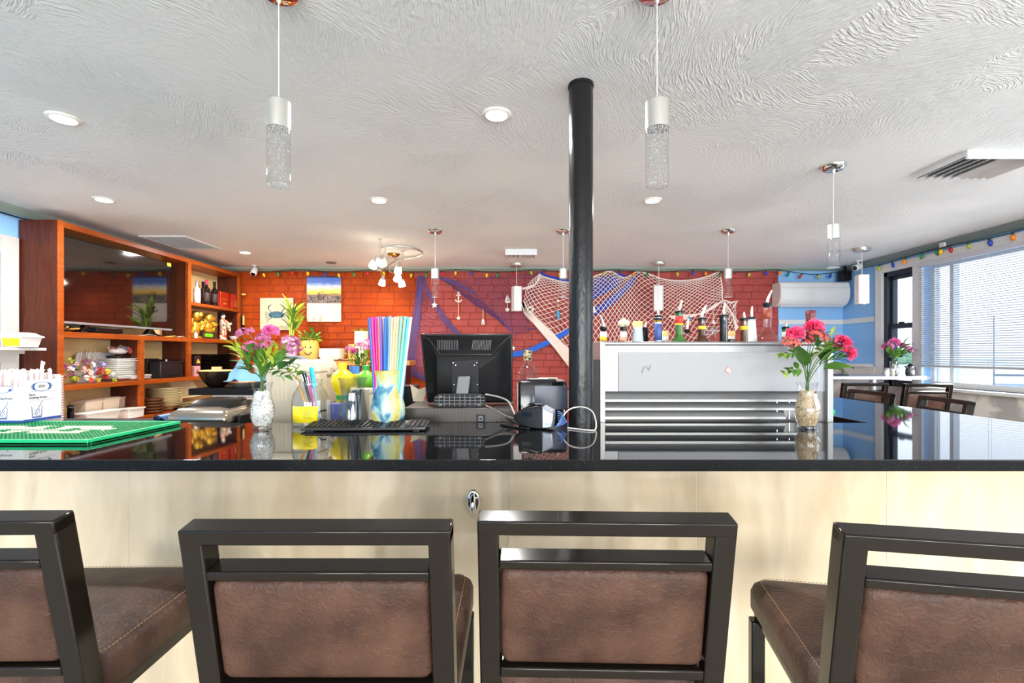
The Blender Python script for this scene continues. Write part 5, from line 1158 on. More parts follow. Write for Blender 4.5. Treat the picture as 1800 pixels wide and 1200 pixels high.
liquor(1061, 2.2, 577, .0145, .036, 640, CB, 'clear bottle with white and yellow neck label, leftmost in the steel unit', 553, neck_band=[(583, 592, WL), (592, 599, YB2)], tilt=-.25)
t = liquor(1096, 2.2, 577, .014, .036, 640, CB, 'clear bottle with a lumpy beige pourer cover, second from the column', None, neck_band=[(583, 592, WL), (592, 599, mat('peach_label', rgb(226,160,130), .5))])
b = MB(); zc = Z_(577, 2.2)-1.271; b.ell((-.008, 0, zc+.022), .02, .016, .018, 12, 8).ell((.012, -.004, zc+.024), .018, .014, .016, 12, 8).ell((.002, 0, zc+.04), .011, .01, .009, 10, 6).build('pourer_cover', mat('beige_plastic', rgb(206,196,166), .4), t, smooth=70)
MB().lathe([(.015, zc-.008), (.016, zc+.006), (.001, zc+.008)], 14).build('pourer_collar', BLACKP, t)
liquor(1121, 2.2, 566, .0195, .04, 660, mat('silver_blue_bottle', rgb(190,200,216), .15, .3), 'silver and blue bottle with a gold cork stopper', None, CORK, [(568, 583, WL), (583, 592, BLB), (592, 599, mat('gold_band', rgb(206,164,60), .35, .6))])
liquor(1134, 2.36, 578, .014, .034, 640, KB, 'small dark bottle with clear pourer behind the cork topped one', 565)
liquor(1157, 2.2, 557, .0165, .04, 640, mat('silver_blue_bottle', 0), 'blue labelled bottle with a pourer under the white pendant', 543, None, [(558, 566, BLACKP), (563, 566, YB2), (569, 598, BLB)], tilt=0)
liquor(1169, 2.36, 583, .016, .034, 640, CB, 'pale bottle with a cork top beside the blue labelled one', None, CORK, [(590, 599, WL)])
liquor(1194, 2.2, 549, .0165, .05, 597, GB, 'green bottle with a red neck label and steel pourer', 528, None, [(556, 568, RL), (568, 571, YB2)], tilt=.25)
liquor(1208, 2.38, 581, .013, .034, 640, CB, 'clear bottle with a pourer half behind the green bottle', 560)
liquor(1234, 2.2, 561, .0165, .05, 598, BB, 'brown bottle with a yellow neck band and steel pourer', 536, None, [(573, 579, YB2)], tilt=.3)
liquor(1252, 2.38, 577, .02, .045, 600, CB, 'faceted clear glass decanter behind the brown bottle', None, glass('crystal_stopper', (.9,.93,.95,1), 1.0))
liquor(1272, 2.2, 556, .018, .038, 606, KB, 'glossy black bottle with a dark tipped pourer', 532, tilt=.1)
liquor(1285, 2.38, 583, .016, .034, 645, KB, 'small dark bottle with cork top right of the black bottle', None, CORK, [(590, 596, WL)])
liquor(1308, 2.2, 562, .0165, .036, 612, AMB, 'amber bottle with a yellow neck band near the decanter', 548, None, [(573, 580, YB2)], tilt=0)
liquor(1321, 2.3, 560, .018, .036, 660, WB, 'tall white bottle with a steel pourer', 538, tilt=.05)
t = liquor(1349, 2.2, 535, .0175, .055, 585, CB, 'bulbous clear decanter bottle with a red neck label', 510, None, [(544, 560, mat('red_brown_label', rgb(146,60,36), .4))], tilt=.3)
liquor(1381, 2.2, 577, .015, .036, 640, GB, 'small green bottle with a cream neck label next to the pink flowers', 566, None, [(583, 592, WL)], tilt=.1)
liquor(1425, 2.3, 547, .0185, .044, 590, mat('dark_red_glass', rgb(60,18,22), .1), 'dark wine bottle with a long burgundy capsule behind the flowers', None, mat('burgundy_foil', rgb(110,36,44), .35), [(547, 574, mat('burgundy_foil', 0))])
# green mat at the end of the bar leg
o = thing('bar_mat', 'small green rubber mat on the side leg of the bar behind the steel unit', 'bar mat', (1.56, 2.36, BAR_Z)); MB().box(-.01, .05, 0, .45, 0, .01).build('base', MATG, o); MB().box(.05, .056, 0, .45, 0, .016).build('border', MATL, o); MB().box(-.01, .05, -.006, 0, 0, .016).build('border', MATL, o)
# ------------------------------------------------------------------ clutter behind the bar at left
PC = 4.3; pz = Z_(683, PC)
pc = thing('prep_table', 'black topped white fridge table behind the bar holding the wok', 'prep table', (X_(420, PC), PC, 0))
px0, px1 = X_(331, PC)-X_(420, PC), X_(500, PC)-X_(420, PC)
MB().box(px0, px1, 0, .6, pz-.058, pz).build('top', BLACKP, pc, bevel=.003); MB().box(px0+.22, px1-.02, .05, .58, 0, .1).build('plinth', BLACKP, pc); MB().box(px0+.2, px1, .03, .6, .1, pz-.058).build('cabinet', WPLAST, pc, bevel=.003)
MB().box(px1-.14, px1-.01, .026, .03, .65, .9).build('vent_cover', DARKGREY, pc); MB().prism([(px1-.13, .87), (px1-.02, .87), (px1-.02, .82), (px1-.08, .82)], 'y', .022, .026).build('badge', SILVER, pc)
WZ = pz
wk = thing('wok', 'dark steel wok with a wooden lid knob on the prep table', 'wok', (X_(381, 4.5), 4.5, WZ))
WOKM = mat('seasoned_steel', rgb(70,58,44), .25, .8); rw = 29/FPX*4.5
MB().lathe([(.05, 0), (.07, .01), (rw*.75, .06), (rw, .15), (rw*1.02, .155), (rw*.97, .15), (rw*.7, .06), (.04, .012), (.001, .01)], 36).build('pan', WOKM, wk, smooth=60)
MB().lathe([(rw*.98, .152), (rw*.9, .164), (.001, .168)], 36).build('lid', mat('pale_wood_lid', rgb(216,178,120), .5), wk); MB().box(-.045, .045, -.012, .012, .165, .195).build('lid_knob', mat('pale_wood_lid', 0), wk, bevel=.004)
MB().tube([(rw*.9, -.02, .13), (rw*1.1, -.03, .13), (rw*1.1, .04, .13), (rw*.9, .03, .13)], .009, 8).build('handle', STEEL2, wk)
fp = thing('saute_pan', 'copper rimmed pan under the blue cloth on the prep table', 'pan', (X_(432, 4.42), 4.45, WZ)); rp_ = .16
MB().lathe([(.1, .0), (.12, .005), (rp_*.96, .05), (rp_, .055), (rp_*.94, .05), (.001, .012)], 32).build('pan', STEEL2, fp, smooth=50); MB().tube([(rp_*math.cos(a), rp_*math.sin(a), .058) for a in [2*PI*i/32 for i in range(32)]], .008, 8, closed=True).build('rim', mat('copper', rgb(206,140,100), .25, .9), fp, smooth=60)
bk = thing('white_bucket', 'white plastic bucket standing behind the left bouquet', 'bucket', (X_(467, 4.78), 4.78, WZ)); MB().lathe([(.09, 0), (.11, .27), (.114, .28), (.108, .28), (.088, .01), (.001, .008)], 32).build('bucket', mat('pale_blue_white', rgb(214,226,238), .35), bk, smooth=50)
# draped blue cloth
b = MB(); n = 22; r_ = random.Random(1)
def cloth_pt(u, v):
    x = -.14+.34*u; y = -.06+.12*v+.02*math.sin(u*9); z = .08+.19*math.exp(-((u-.28)**2)/.06)+.09*math.exp(-((u-.75)**2)/.05)*.6-.14*abs(v-.5)*2*(1+.3*math.sin(7*u))+.012*math.sin(13*u+5*v)
    return (x, y-.1*(v < .3)*(.3-v), max(z, .068))
vsx = [cloth_pt(i/n, j/n) for j in range(n+1) for i in range(n+1)]
b.add(vsx, [(j*(n+1)+i, j*(n+1)+i+1, (j+1)*(n+1)+i+1, (j+1)*(n+1)+i) for j in range(n) for i in range(n)])
o = b.build('dish_cloth', mat('light_blue_terry', rgb(120,170,204), .85, bump=(150, .3)), smooth=180, loc=(X_(425, 4.38), 4.42, WZ)); o.modifiers.new('t', 'SOLIDIFY').thickness = .006; tag(o, 'light blue cloth draped over the pan on the prep table', 'cloth')
# panini press
PP = 2.36
pp = thing('panini_press', 'chrome and black contact grill behind the bar edge at left', 'contact grill', (X_(375, PP), PP, UC))
w_ = 50/FPX*PP
MB().loft([rr3(w_, .13, .0), rr3(w_*1.02, .135, .05)]).build('base', BLACKP, pp, bevel=.006)
sh_ = [rr3(w_, .13, .054), rr3(w_*1.01, .132, .075), rr3(w_*.96, .12, .098), rr3(w_*.8, .1, .116), rr3(w_*.4, .05, .124)]
MB().loft(sh_).build('chrome_lid', mat('polished_steel', rgb(170,160,146), .16, .9), pp, smooth=50)
MB().loft([[(x, y+.02, z) for x, y, z in rr3(w_*.8, .09, .112)], [(x+.02, y+.04, z) for x, y, z in rr3(w_*.66, .06, .15)], [(x+.03, y+.05, z) for x, y, z in rr3(w_*.5, .04, .16)]]).build('handle_cover', BLACKG, pp, bevel=.006)
MB().tube([(-w_*1.02, -.1, .06), (-w_*1.3, -.13, .075), (-w_*1.34, .1, .075), (-w_*1.02, .1, .065)], .016, 10).build('handle', mat('blue_grey_bakelite', rgb(90,120,170), .3), pp, smooth=50)
MB().box(w_*1.01, w_*1.2, -.06, .1, .0, .085).build('hinge', BLACKP, pp, bevel=.01); MB().ell((w_*.75, -.133, .035), .006, .004, .006, 8, 6).build('indicator', CHROME, pp)
# toaster behind the white vase
to = thing('toaster', 'taupe metal toaster behind the white gravel vase', 'toaster', (X_(461, 2.6), 2.6, UC)); MB().rbox(-.12, .12, -.1, .1, .01, .14, .03, 5, 'y').build('shell', mat('taupe_metal', rgb(128,116,104), .3, .6), to, smooth=40); MB().box(-.1, .1, -.09, .09, 0, .012).build('base', BLACKP, to); MB().box(-.09, .09, -.02, .02, .138, .1415).build('slot', BLACKP, to)
# cream bin
CYb = 2.52
cb_ = thing('cream_bin', 'large cream plastic bin with a stepped lid behind the pens', 'bin', (X_(533, CYb), CYb, UC)); hb = Z_(652, CYb)-UC; wb_ = 45/FPX*CYb
MB().loft([rr3(wb_*.82, .11, 0), rr3(wb_*.84, .115, hb*.3), rr3(wb_, .13, hb*.45), rr3(wb_, .13, hb)]).build('body', CREAM, cb_, bevel=.006)
ht_ = Z_(632, CYb)-UC
MB().loft([rr3(wb_*1.03, .135, hb), rr3(wb_*1.03, .135, hb+.02), rr3(wb_*.92, .12, ht_-.008), rr3(wb_*.86, .11, ht_)]).build('lid', CREAM, cb_, bevel=.006)
MB().box(wb_*.95, wb_*1.1, -.03, .03, hb-.02, hb+.025).build('latch', CREAM, cb_, bevel=.006)
for k in range(5): MB().box(-wb_*.8+.02*k, -wb_*.8+.02*k+.004, -.134, -.129, hb*.5, hb*.95).build('rib', CREAM, cb_)
# juice bottles
LEM = mat('lemon_plastic', rgb(246,214,20), .3); LIME = mat('lime_plastic', rgb(110,180,40), .3); GRN = mat('green_plastic', rgb(20,150,60), .3)
def fruit_bottle(px, py, Y, r, m, capm, lab):
    o = thing('juice_bottle', lab, 'bottle', (X_(px, Y), Y, UC)); zc_ = Z_(py, Y)-UC
    MB().lathe([(r*.6, 0), (r*.66, .01), (r*.5, zc_-r*1.15), (r*.8, zc_-r*.8), (r, zc_), (r*.82, zc_+r*.6), (r*.35, zc_+r*.98), (r*.3, zc_+r*1.1), (.001, zc_+r*1.1)], 28).build('bottle', m, o, smooth=60)
    MB().lathe([(r*.36, zc_+r*1.05), (r*.38, zc_+r*1.5), (r*.3, zc_+r*1.55), (.001, zc_+r*1.56)], 18).build('cap', capm, o, smooth=40)
    MB().lathe([(r*.55, .02), (r*.58, .021), (r*.52, zc_-r*1.3), (r*.5, zc_-r*1.29)], 24, caps=False).build('label', GRN if m == LEM else LEM, o, smooth=60)
fruit_bottle(602, 668, 2.26, .054, LEM, LEM, 'yellow lemon shaped juice bottle behind the fluted vase'); fruit_bottle(643, 667, 2.3, .045, LIME, GRN, 'green lime shaped juice bottle with a green cap')
o = thing('cleaner_bottle', 'yellow bottle with a blue cap behind the fluted vase', 'bottle', (X_(623, 2.46), 2.46, UC)); zz = Z_(650, 2.46)-UC; MB().rbox(-.05, .05, -.03, .03, 0, zz-.02, .02).build('bottle', LEM, o, bevel=.006); MB().lathe([(.024, zz-.02), (.026, zz+.02), (.001, zz+.021)], 18).build('cap', mat('blue_cap', rgb(70,130,210), .3), o)
o = thing('sponge_tub', 'purple blue tub beside the fluted vase', 'tub', (X_(593, 2.12), 2.13, UC)); MB().loft([rr3(.022, .03, 0), rr3(.026, .034, Z_(709, 2.12)-UC)]).build('tub', mat('violet_tub', rgb(104,112,190), .4), o)
o = thing('beige_caddy', 'beige plastic caddy between the two bar vases', 'container', (X_(650, 2.2), 2.14, UC)); h_ = Z_(681, 2.2)-UC; MB().loft([rr3(.032, .05, 0), rr3(.036, .055, h_), rr3(.033, .052, h_), rr3(.03, .048, .01)]).build('tub', CREAM, o); MB().loft([rr3(.039, .058, h_-.015), rr3(.039, .058, h_), rr3(.035, .054, h_)]).build('rim', CREAM, o)
o = thing('black_bin', 'black square bin right of the watercolour vase', 'bin', (X_(712, 2.62), 2.66, UC)); h_ = Z_(681, 2.6)-UC; MB().loft([rr3(.055, .06, 0), rr3(.06, .065, h_)]).build('bin', BLACKP, o, bevel=.004); MB().box(-.062, .062, -.067, .067, h_, h_+.008).build('rim', BLACKP, o)
b = MB(); b.add([(-.03, 0, .0), (.02, -.01, 0), (.045, -.02, .075), (.0, -.01, .06), (-.05, .02, .085), (-.03, .05, .02), (.03, .05, .07)], [(0, 1, 2, 3), (0, 3, 4), (0, 4, 5), (3, 2, 6), (4, 3, 6, 5)]); o = b.build('folded_card', CREAM, loc=(X_(735, 2.3), 2.33, UC+dz+.001)); o.modifiers.new('t', 'SOLIDIFY').thickness = .002; tag(o, 'folded cream paper standing on the drawer left of the monitor', 'paper')
# ------------------------------------------------------------------ wooden ledge before the brick with pots
LY = 5.55; lz = Z_(634, LY)
le = thing('wooden_ledge', 'pale wooden ledge before the brick wall carrying pots and bowls', 'ledge', (X_(575, LY), LY, 0)); la, lb = X_(505, LY)-X_(575, LY), X_(720, LY)-X_(575, LY)
MB().box(la, lb, 0, .36, lz-.055, lz).build('board', mat('pale_orange_wood', rgb(216,150,82), .4, noise=(4, rgb(196,126,60), (1,6,6))), le, bevel=.003)
for x in (la+.05, (la+lb)/2, lb-.09): MB().box(x, x+.04, .03, .3, 0, lz-.055).build('support', WOODS, le)
def PL(px, dy=.0): return (X_(px, LY+dy), LY+dy, lz)
pk = thing('pumpkin_pot', 'orange pumpkin face pot with a leafy plant on the ledge', 'plant pot', PL(544, .15)); ORG = mat('pumpkin_glaze', rgb(240,160,50), .3, noise=(9, rgb(250,200,110), (1,1,.4)))
hp = Z_(598, 5.7)-lz; rr_ = 16/FPX*5.7
MB().lathe([(rr_*.75, 0), (rr_*.95, hp*.25), (rr_, hp*.6), (rr_*.88, hp*.95), (rr_*.8, hp), (rr_*.7, hp*.97), (rr_*.6, hp*.8), (.001, hp*.8)], 40, wob=lambda a, z: 1+.04*abs(math.sin(5*a))).build('pot', ORG, pk, smooth=60)
for s_ in (-1, 1): MB().tube([(s_*.03-.02+.045, -rr_*.98, hp*.62), (s_*.03+.025, -rr_*1.03, hp*.7), (s_*.03+.04, -rr_*.98, hp*.62)], .005, 6).build('eye', INK, pk)
MB().tube([(-.01, -rr_*.99, hp*.4), (.015, -rr_*1.02, hp*.3), (.045, -rr_*1.0, hp*.3), (.065, -rr_*.9, hp*.42)], .006, 6).build('smile', INK, pk)
rnd = random.Random(6)
for k in range(70):
    a = rnd.uniform(0, 2*PI); u = rnd.random(); d = Vector((math.cos(a)*1.1, math.sin(a), rnd.uniform(.1, 1.5))); leaf(pk, rnd.choice(('y', 'g', 'y', 'broad')), Vector((.02*math.cos(a), .02*math.sin(a), hp*.9))+d*rnd.uniform(.02, .09), d, rnd.uniform(.05, .085), rnd.uniform(-1, 1))
lbp = thing('lucky_bamboo', 'tall lucky bamboo in a lilac pot on the ledge', 'potted plant', PL(513, .15)); hp2 = Z_(593, 5.7)-lz
MB().loft([rr3(.07, .07, 0), rr3(.09, .085, hp2), rr3(.08, .075, hp2), rr3(.06, .06, .02)]).build('pot', mat('lilac_pot', rgb(206,180,206), .35), lbp, bevel=.004)
for k in range(7):
    a = 2*PI*k/7; MB().tube([(.02*math.cos(a), .02*math.sin(a), hp2*.3), (.025*math.cos(a+.6), .025*math.sin(a+.6), hp2+.1), (.03*math.cos(a+1), .03*math.sin(a+1), hp2+.18+.02*k)], .009, 7).build('stalk', mat('bamboo_green', rgb(190,200,70), .4), lbp, smooth=60)
for k in range(38):
    a = rnd.uniform(0, 2*PI); z = hp2+rnd.uniform(.06, .32); d = Vector((math.cos(a)*.6+.25, math.sin(a)*.6, rnd.uniform(.6, 1.6))); leaf(lbp, rnd.choice(('blade', 'bladeg', 'blade')), (.03*math.cos(a)+.01, .03*math.sin(a), z), d, rnd.uniform(.14, .24), rnd.uniform(-1, 1))
wbw = lambda k: MB().loft([rr3(.1, .09, 0), rr3(.13, .115, .05), rr3(.127, .112, .05), rr3(.095, .085, .006)])
for k in range(5): tag(wbw(k).build('square_bowl', CHINA, loc=(PL(577)[0], LY+.13, lz+.012+k*.021)), ('lowest', 'second', 'middle', 'fourth', 'topmost')[k]+' of the nested white square bowls on the ledge', 'bowl', 'white bowls on the ledge')
for k, px in enumerate((566, 614)): o = plate(.11, .02)().build('serving_plate', CHINA if k == 0 else IVORY, smooth=50, loc=(X_(px, 5.62), 5.65 if k else 5.62, lz+.0)) ; tag(o, 'white plate at the front of the ledge beside the bowls' if k == 0 else 'ivory plate on the ledge left of the pineapple pot', 'plate')
pt = thing('pineapple_pot', 'white ceramic pot with spiky green leaves on the ledge', 'plant pot', PL(635, .2)); hp3 = Z_(582, 5.75)-lz; MB().lathe([(.06, 0), (.075, .02), (.082, hp3*.55), (.08, hp3), (.072, hp3), (.07, hp3*.9), (.001, hp3*.88)], 28).build('pot', mat('glazed_cream', rgb(244,232,206), .25), pt, smooth=50)
for k in range(18):
    a = 2*PI*k/18*2.4; leaf(pt, 'bladeg' if k % 2 else 'blade', (.03*math.cos(a), .03*math.sin(a), hp3*.93), (math.cos(a), math.sin(a), rnd.uniform(.3, 1.4)), rnd.uniform(.07, .11), 0)
o = MB().box(-.035, .035, -.03, .03, 0, .2).build('yellow_carton', mat('yellow_carton', rgb(230,180,70), .5), loc=(X_(620, 5.75), 5.72, lz), bevel=.004); tag(o, 'narrow yellow carton left of the pineapple pot', 'carton')
o = thing('glass_shelf', 'small clear shelf stand on the ledge behind the bowls', 'stand', (X_(600, 5.8), 5.82, lz)); MB().box(-.09, .12, -.03, .05, .23, .237).build('shelf', PANE, o); MB().box(-.09, -.083, -.03, .05, 0, .23).build('support', PANE, o); MB().box(.113, .12, -.03, .05, 0, .23).build('support', PANE, o)
o = thing('grey_caddy', 'grey slotted utensil holder above the cream bin', 'holder', (X_(527, 3.2), 3.2, UC)); h_ = Z_(630, 3.2)-UC; MB().prism([(-.1, 0), (.1, 0), (.1, h_-.03), (.0, h_+.02), (-.08, h_+.015), (-.1, h_-.04)], 'y', -.05, .05).build('holder', GREY, o, bevel=.004)
for k in range(6): MB().box(-.06+.02*k, -.052+.02*k, -.052, -.05, h_-.06, h_-.01).build('slot', BLACKP, o)
o = thing('grey_stand', 'slim stand holding the grey utensil holder', 'stand', (X_(527, 3.2), 3.2, 0)); MB().box(-.12, .12, -.08, .08, UC-.03, UC).build('top', DARKGREY, o); MB().box(-.1, .1, -.06, .06, .0, UC-.03).build('body', DARKGREY, o)
# second bouquet with white jar
SB = 2.62
sv = thing('white_jar', 'small clear jar holding the far pink bouquet', 'jar', (X_(637, SB), SB, UC)); zj = Z_(658, SB)-UC; MB().lathe([(.035, 0), (.037, .005), (.035, zj*.7), (.045, zj), (.042, zj), (.032, zj*.7), (.033, .01), (.001, .008)], 24).build('jar_glass', GLASSM, sv, smooth=60)
bouquet('flower_bouquet', 'small pink and green bouquet behind the coloured straws', (X_(637, SB), SB, UC+zj*.6), SB,
    [(621, 618, 0, .02, 'c', PINK), (633, 607, .02, .024, 'k', MAUVE), (645, 603, 0, .022, 'k', PINK), (613, 612, .02, .018, 'k', MAUVE), (652, 612, -.01, .02, 'k', MAUVE), (640, 612, -.02, .018, 'k', PINK)],
    spray(620, 640, -4, 16, 6, .034, 'y') + spray(632, 645, -6, 22, 8, .036, 'g') + spray(640, 648, 4, 26, 8, .036, 'y') + spray(650, 645, 6, 20, 7, .034, 'g') + spray(626, 642, 12, 14, 6, .034, 'g') + spray(655, 638, 2, 14, 5, .03, 'y'))
# mixed flowers on the shelf
mf = thing('mixed_flowers', 'crowded bunch of small red, yellow and pink artificial flowers on the shelf', 'flowers', (-3.5, uy(150, -3.5), zlow)); rnd = random.Random(21)
PAL = [petal('red_petals', rgb(206,40,36), rgb(230,80,60)), petal('yellow_petals', rgb(236,200,40), rgb(246,226,90)), petal('blush_petals', rgb(236,170,170), rgb(246,210,200)), MAUVE, petal('lilac_petals', rgb(150,130,190), rgb(180,170,210)), petal('lime_petals', rgb(186,196,50), rgb(150,170,40)), petal('white_petals', rgb(240,232,220), rgb(250,246,240))]
for k in range(64):
    y = rnd.uniform(-.27, .28); z = rnd.uniform(.02, .2)*(1 if abs(y) < .2 else .7); m = PAL[1] if z > .13 and rnd.random() < .2 else rnd.choice(PAL if z > .08 else (PAL[0], PAL[1], PAL[5], PAL[6], PAL[0]))
    carnation(m, rnd.uniform(.016, .028), k, n=14).build('blossom', m, mf, loc=(rnd.uniform(-.08, .02)-.06*z, y, z), rot=(rnd.uniform(-.4, .4), 1.1, 0))
for k in range(50): leaf(mf, rnd.choice(('g', 'y', 'd')), (rnd.uniform(-.08, .02), rnd.uniform(-.26, .28), rnd.uniform(0.01, .12)), (rnd.uniform(.2, 1), rnd.uniform(-1, 1), rnd.uniform(.1, .8)), rnd.uniform(.03, .05))
b = MB()
for k in range(46):
    y = rnd.uniform(-.02, .2); b.tube([(-.06, y*.5, .1), (-.06+rnd.uniform(-.03, .05), y+rnd.uniform(-.05, .05), rnd.uniform(.2, .3))], .0012, 4)
stuff(b.build('dry_twigs', mat('dry_twig', rgb(120,90,80), .8), mf))
# ------------------------------------------------------------------ back wall decor
DW = YB-.012          # face of the bricks
def wx(px, Y=None): return X_(px, Y or DW)
def wz(py, Y=None): return Z_(py, Y or DW)
# calendar
ca = thing('wall_calendar', 'wall calendar with a sunset city skyline picture on the brick wall', 'calendar', (wx(570), DW-.004, wz(526)))
cw = (600-540)/2*DW/FPX; chh = (565-486)/2*DW/FPX
MB().box(-cw, cw, -.006, 0, -chh, chh).build('sheets', mat('calendar_paper', rgb(212,198,188), .6), ca)
MB().box(-cw, cw, -.01, .0, chh-.012, chh+.008).build('binding', mat('navy_binding', rgb(30,34,80), .5), ca)
def sunset():
    m = mat('sunset_print', rgb(255,255,255), .5); nt, b_ = links_of(m); L = nt.links.new; t = nt.nodes.new('ShaderNodeTexCoord'); s_ = nt.nodes.new('ShaderNodeSeparateXYZ'); L(t.outputs['Generated'], s_.inputs[0])
    n = nt.nodes.new('ShaderNodeTexNoise'); n.inputs['Scale'].default_value = 4; n.inputs['Detail'].default_value = 5; mp = nt.nodes.new('ShaderNodeMapping'); mp.inputs['Scale'].default_value = (1, 1, 4); mp.inputs['Rotation'].default_value = (0, .3, 0); L(t.outputs['Generated'], mp.inputs[0]); L(mp.outputs[0], n.inputs[0])
    ma = nt.nodes.new('ShaderNodeMath'); ma.operation = 'MULTIPLY_ADD'; ma.inputs[1].default_value = .35; L(n.outputs[0], ma.inputs[0]); L(s_.outputs[2], ma.inputs[2])
    r = nt.nodes.new('ShaderNodeValToRGB'); e = r.color_ramp.elements; e[0].position = .5; e[0].color = rgb(120,96,84); e[1].position = 1.0; e[1].color = rgb(66,104,190)
    for p, c in ((.58, rgb(240,190,20)), (.68, rgb(246,206,120)), (.8, rgb(226,214,206)), (.9, rgb(130,160,214))): q = e.new(p); q.color = c
    L(ma.outputs[0], r.inputs[0]); L(r.outputs[0], b_.inputs['Base Color']); return m
pz0, pz1 = wz(533)-ca.location.z, chh-.012
pic = MB().box(-cw, cw, -.0075, -.006, pz0, pz1).build('picture', sunset(), ca)
rnd = random.Random(8); CITY = [mat('city_%d' % k, c, .7) for k, c in enumerate((rgb(70,62,60), rgb(110,100,92), rgb(150,138,124), rgb(50,46,50)))]
bs = [MB() for _ in CITY]
for k in range(120):
    x = rnd.uniform(-cw+.006, cw-.006); y0 = rnd.uniform(0, .5); h = rnd.uniform(.01, .035); zb = pz0+(pz1-pz0)*.5*y0*.85; w__ = rnd.uniform(.003, .008)
    bs[k % 4].box(x-w__, min(cw, x+w__), -.0082-.00001*(120-k)-.0004*(1-y0), -.0075, zb, zb+h)
for x, h in ((-.072, .09), (-.06, .115), (-.045, .075)): bs[0].prism([(x-.005, pz0+.04), (x+.005, pz0+.04), (x+.004, pz0+.04+h*.8), (x, pz0+.04+h), (x-.004, pz0+.04+h*.8)], 'y', -.0095, -.0075)
for b_, m in zip(bs, CITY): stuff(b_.build('skyline_print', m, pic))
b = MB()
for k in range(8): b.box(-cw+.03+.02*k, -cw+.031+.02*k, -.0066, -.006, -chh+.03, -chh+.12); b.box(cw-.171+.02*k, cw-.17+.02*k, -.0066, -.006, -chh+.03, -chh+.12)
for k in range(6): b.box(-cw+.03, -cw+.171, -.0066, -.006, -chh+.03+.018*k, -chh+.031+.018*k); b.box(cw-.171, cw-.03, -.0066, -.006, -chh+.03+.018*k, -chh+.031+.018*k)
stuff(b.build('date_grid', mat('pale_grey_print', rgb(196,186,184), .7), ca))
# crab canvas
cr_ = thing('crab_canvas', 'cream canvas print of a blue crab on the brick wall', 'picture', (wx(488), DW, wz(552))); c1, c2 = 29*DW/FPX, 28*DW/FPX
MB().box(-c1, c1, -.03, 0, -c2, c2).build('canvas', mat('cream_canvas', rgb(206,192,158), .7, noise=(6, rgb(182,180,152), (1,1,1), .2)), cr_, bevel=.003)
CRB = mat('crab_blue_print', rgb(74,112,128), .6, noise=(30, rgb(40,76,98), (1,1,1))); q = Vector((0, -.031, -.01))
b = MB(); b.prism([(.09*math.cos(a)*(1.1 if abs(math.cos(a)) > .8 else 1), .045*math.sin(a)-.01) for a in [2*PI*i/20 for i in range(20)]], 'y', -.0315, -.03); b.build('crab_shell', CRB, cr_)
b = MB()
for s_ in (-1, 1):
    for k in range(4): b.tube([(s_*.06, -.031, -.02-.01*k), (s_*(.1+.012*(3-k)), -.031, .03-.032*k), (s_*(.13+.006*(2-k)), -.031, -.02-.03*k)], [.011, .008, .004], 5, flat=.25)
    b.tube([(s_*.06, -.031, .02), (s_*.1, -.031, .06), (s_*.095, -.031, .1), (s_*.06, -.031, .12)], [.014, .015, .02, .006], 6, flat=.2)
stuff(b.build('crab_legs', CRB, cr_))
b = MB()
for k in range(26): b.tube([(rnd.uniform(-c1+.01, c1-.01), -.031, -c2+.006), (rnd.uniform(-c1+.01, c1-.01)*.96, -.031, -c2+rnd.uniform(.03, .1))], .0015, 4, flat=.3)
stuff(b.build('seaweed_print', mat('seaweed_print', rgb(150,160,120), .7), cr_))
# ------------------------------------------------------------------ fishing nets (knotted diamond mesh)
def grid_pt(rows, u, v):
    """rows: list of rows of (px,py); smooth interpolation"""
    def cr1(p, t_):
        n = len(p)-1; f = min(n-1e-6, max(0, t_*n)); i = int(f); k = f-i
        a, b_, c, d = [Vector(p[max(0, min(n, j))]) for j in (i-1, i, i+1, i+2)]
        return .5*((2*b_)+(-a+c)*k+(2*a-5*b_+4*c-d)*k*k+(-a+3*b_-3*c+d)*k**3)
    return cr1([cr1(r, u) for r in rows], v)
def net(b, rows, nu, nv, r, y0, amp=.02, ph=0):
    P = {}
    for i in range(nu+1):
        for j in range(nv+1):
            q = grid_pt(rows, i/nu, j/nv); Y = YB-y0-amp*(.5+.5*math.sin(i*.6+j*.35+ph)); P[i, j] = W(q.x, q.y, Y)
    def seg(a, c):
        d = c-a
        if d.length < 1e-6: return
        n1 = d.orthogonal().normalized()*r; n2 = d.cross(n1).normalized()*r
        b.add([a+n1, a-n1*.5+n2*.87, a-n1*.5-n2*.87, c+n1, c-n1*.5+n2*.87, c-n1*.5-n2*.87], [(0,1,4,3),(1,2,5,4),(2,0,3,5)])
    for i in range(nu):
        for j in range(nv):
            if (i+j) % 2 == 0: seg(P[i, j], P[i+1, j+1])
            else: seg(P[i+1, j], P[i, j+1])
    return P
NETW = mat('white_net_twine', rgb(240,222,212), .8); NETB = mat('blue_net_twine', rgb(44,72,176), .8); NETV = mat('violet_blue_twine', rgb(92,72,130), .8)
wn_ = thing('fishing_net', 'white diamond mesh fishing net draped across the right of the brick wall', 'fishing net', (0, 0, 0))
rowsw = [[(947, 482), (962, 488), (1000, 496), (1040, 487), (1072, 477), (1098, 488), (1124, 477), (1165, 490), (1200, 493), (1235, 488), (1265, 477)],
         [(926, 503), (955, 512), (1000, 522), (1040, 520), (1072, 518), (1098, 520), (1124, 520), (1165, 520), (1200, 516), (1235, 510), (1270, 506)],
         [(920, 546), (945, 555), (995, 572), (1040, 580), (1072, 580), (1098, 575), (1124, 572), (1165, 565), (1200, 555), (1235, 548), (1272, 530)],
         [(935, 566), (965, 592), (1003, 645), (1040, 660), (1072, 655), (1098, 650), (1124, 640), (1165, 628), (1200, 615), (1250, 590), (1298, 566)]]
b = MB(); P = net(b, rowsw, 72, 34, .0042, .035, .03); stuff(b.build('mesh', NETW, wn_))
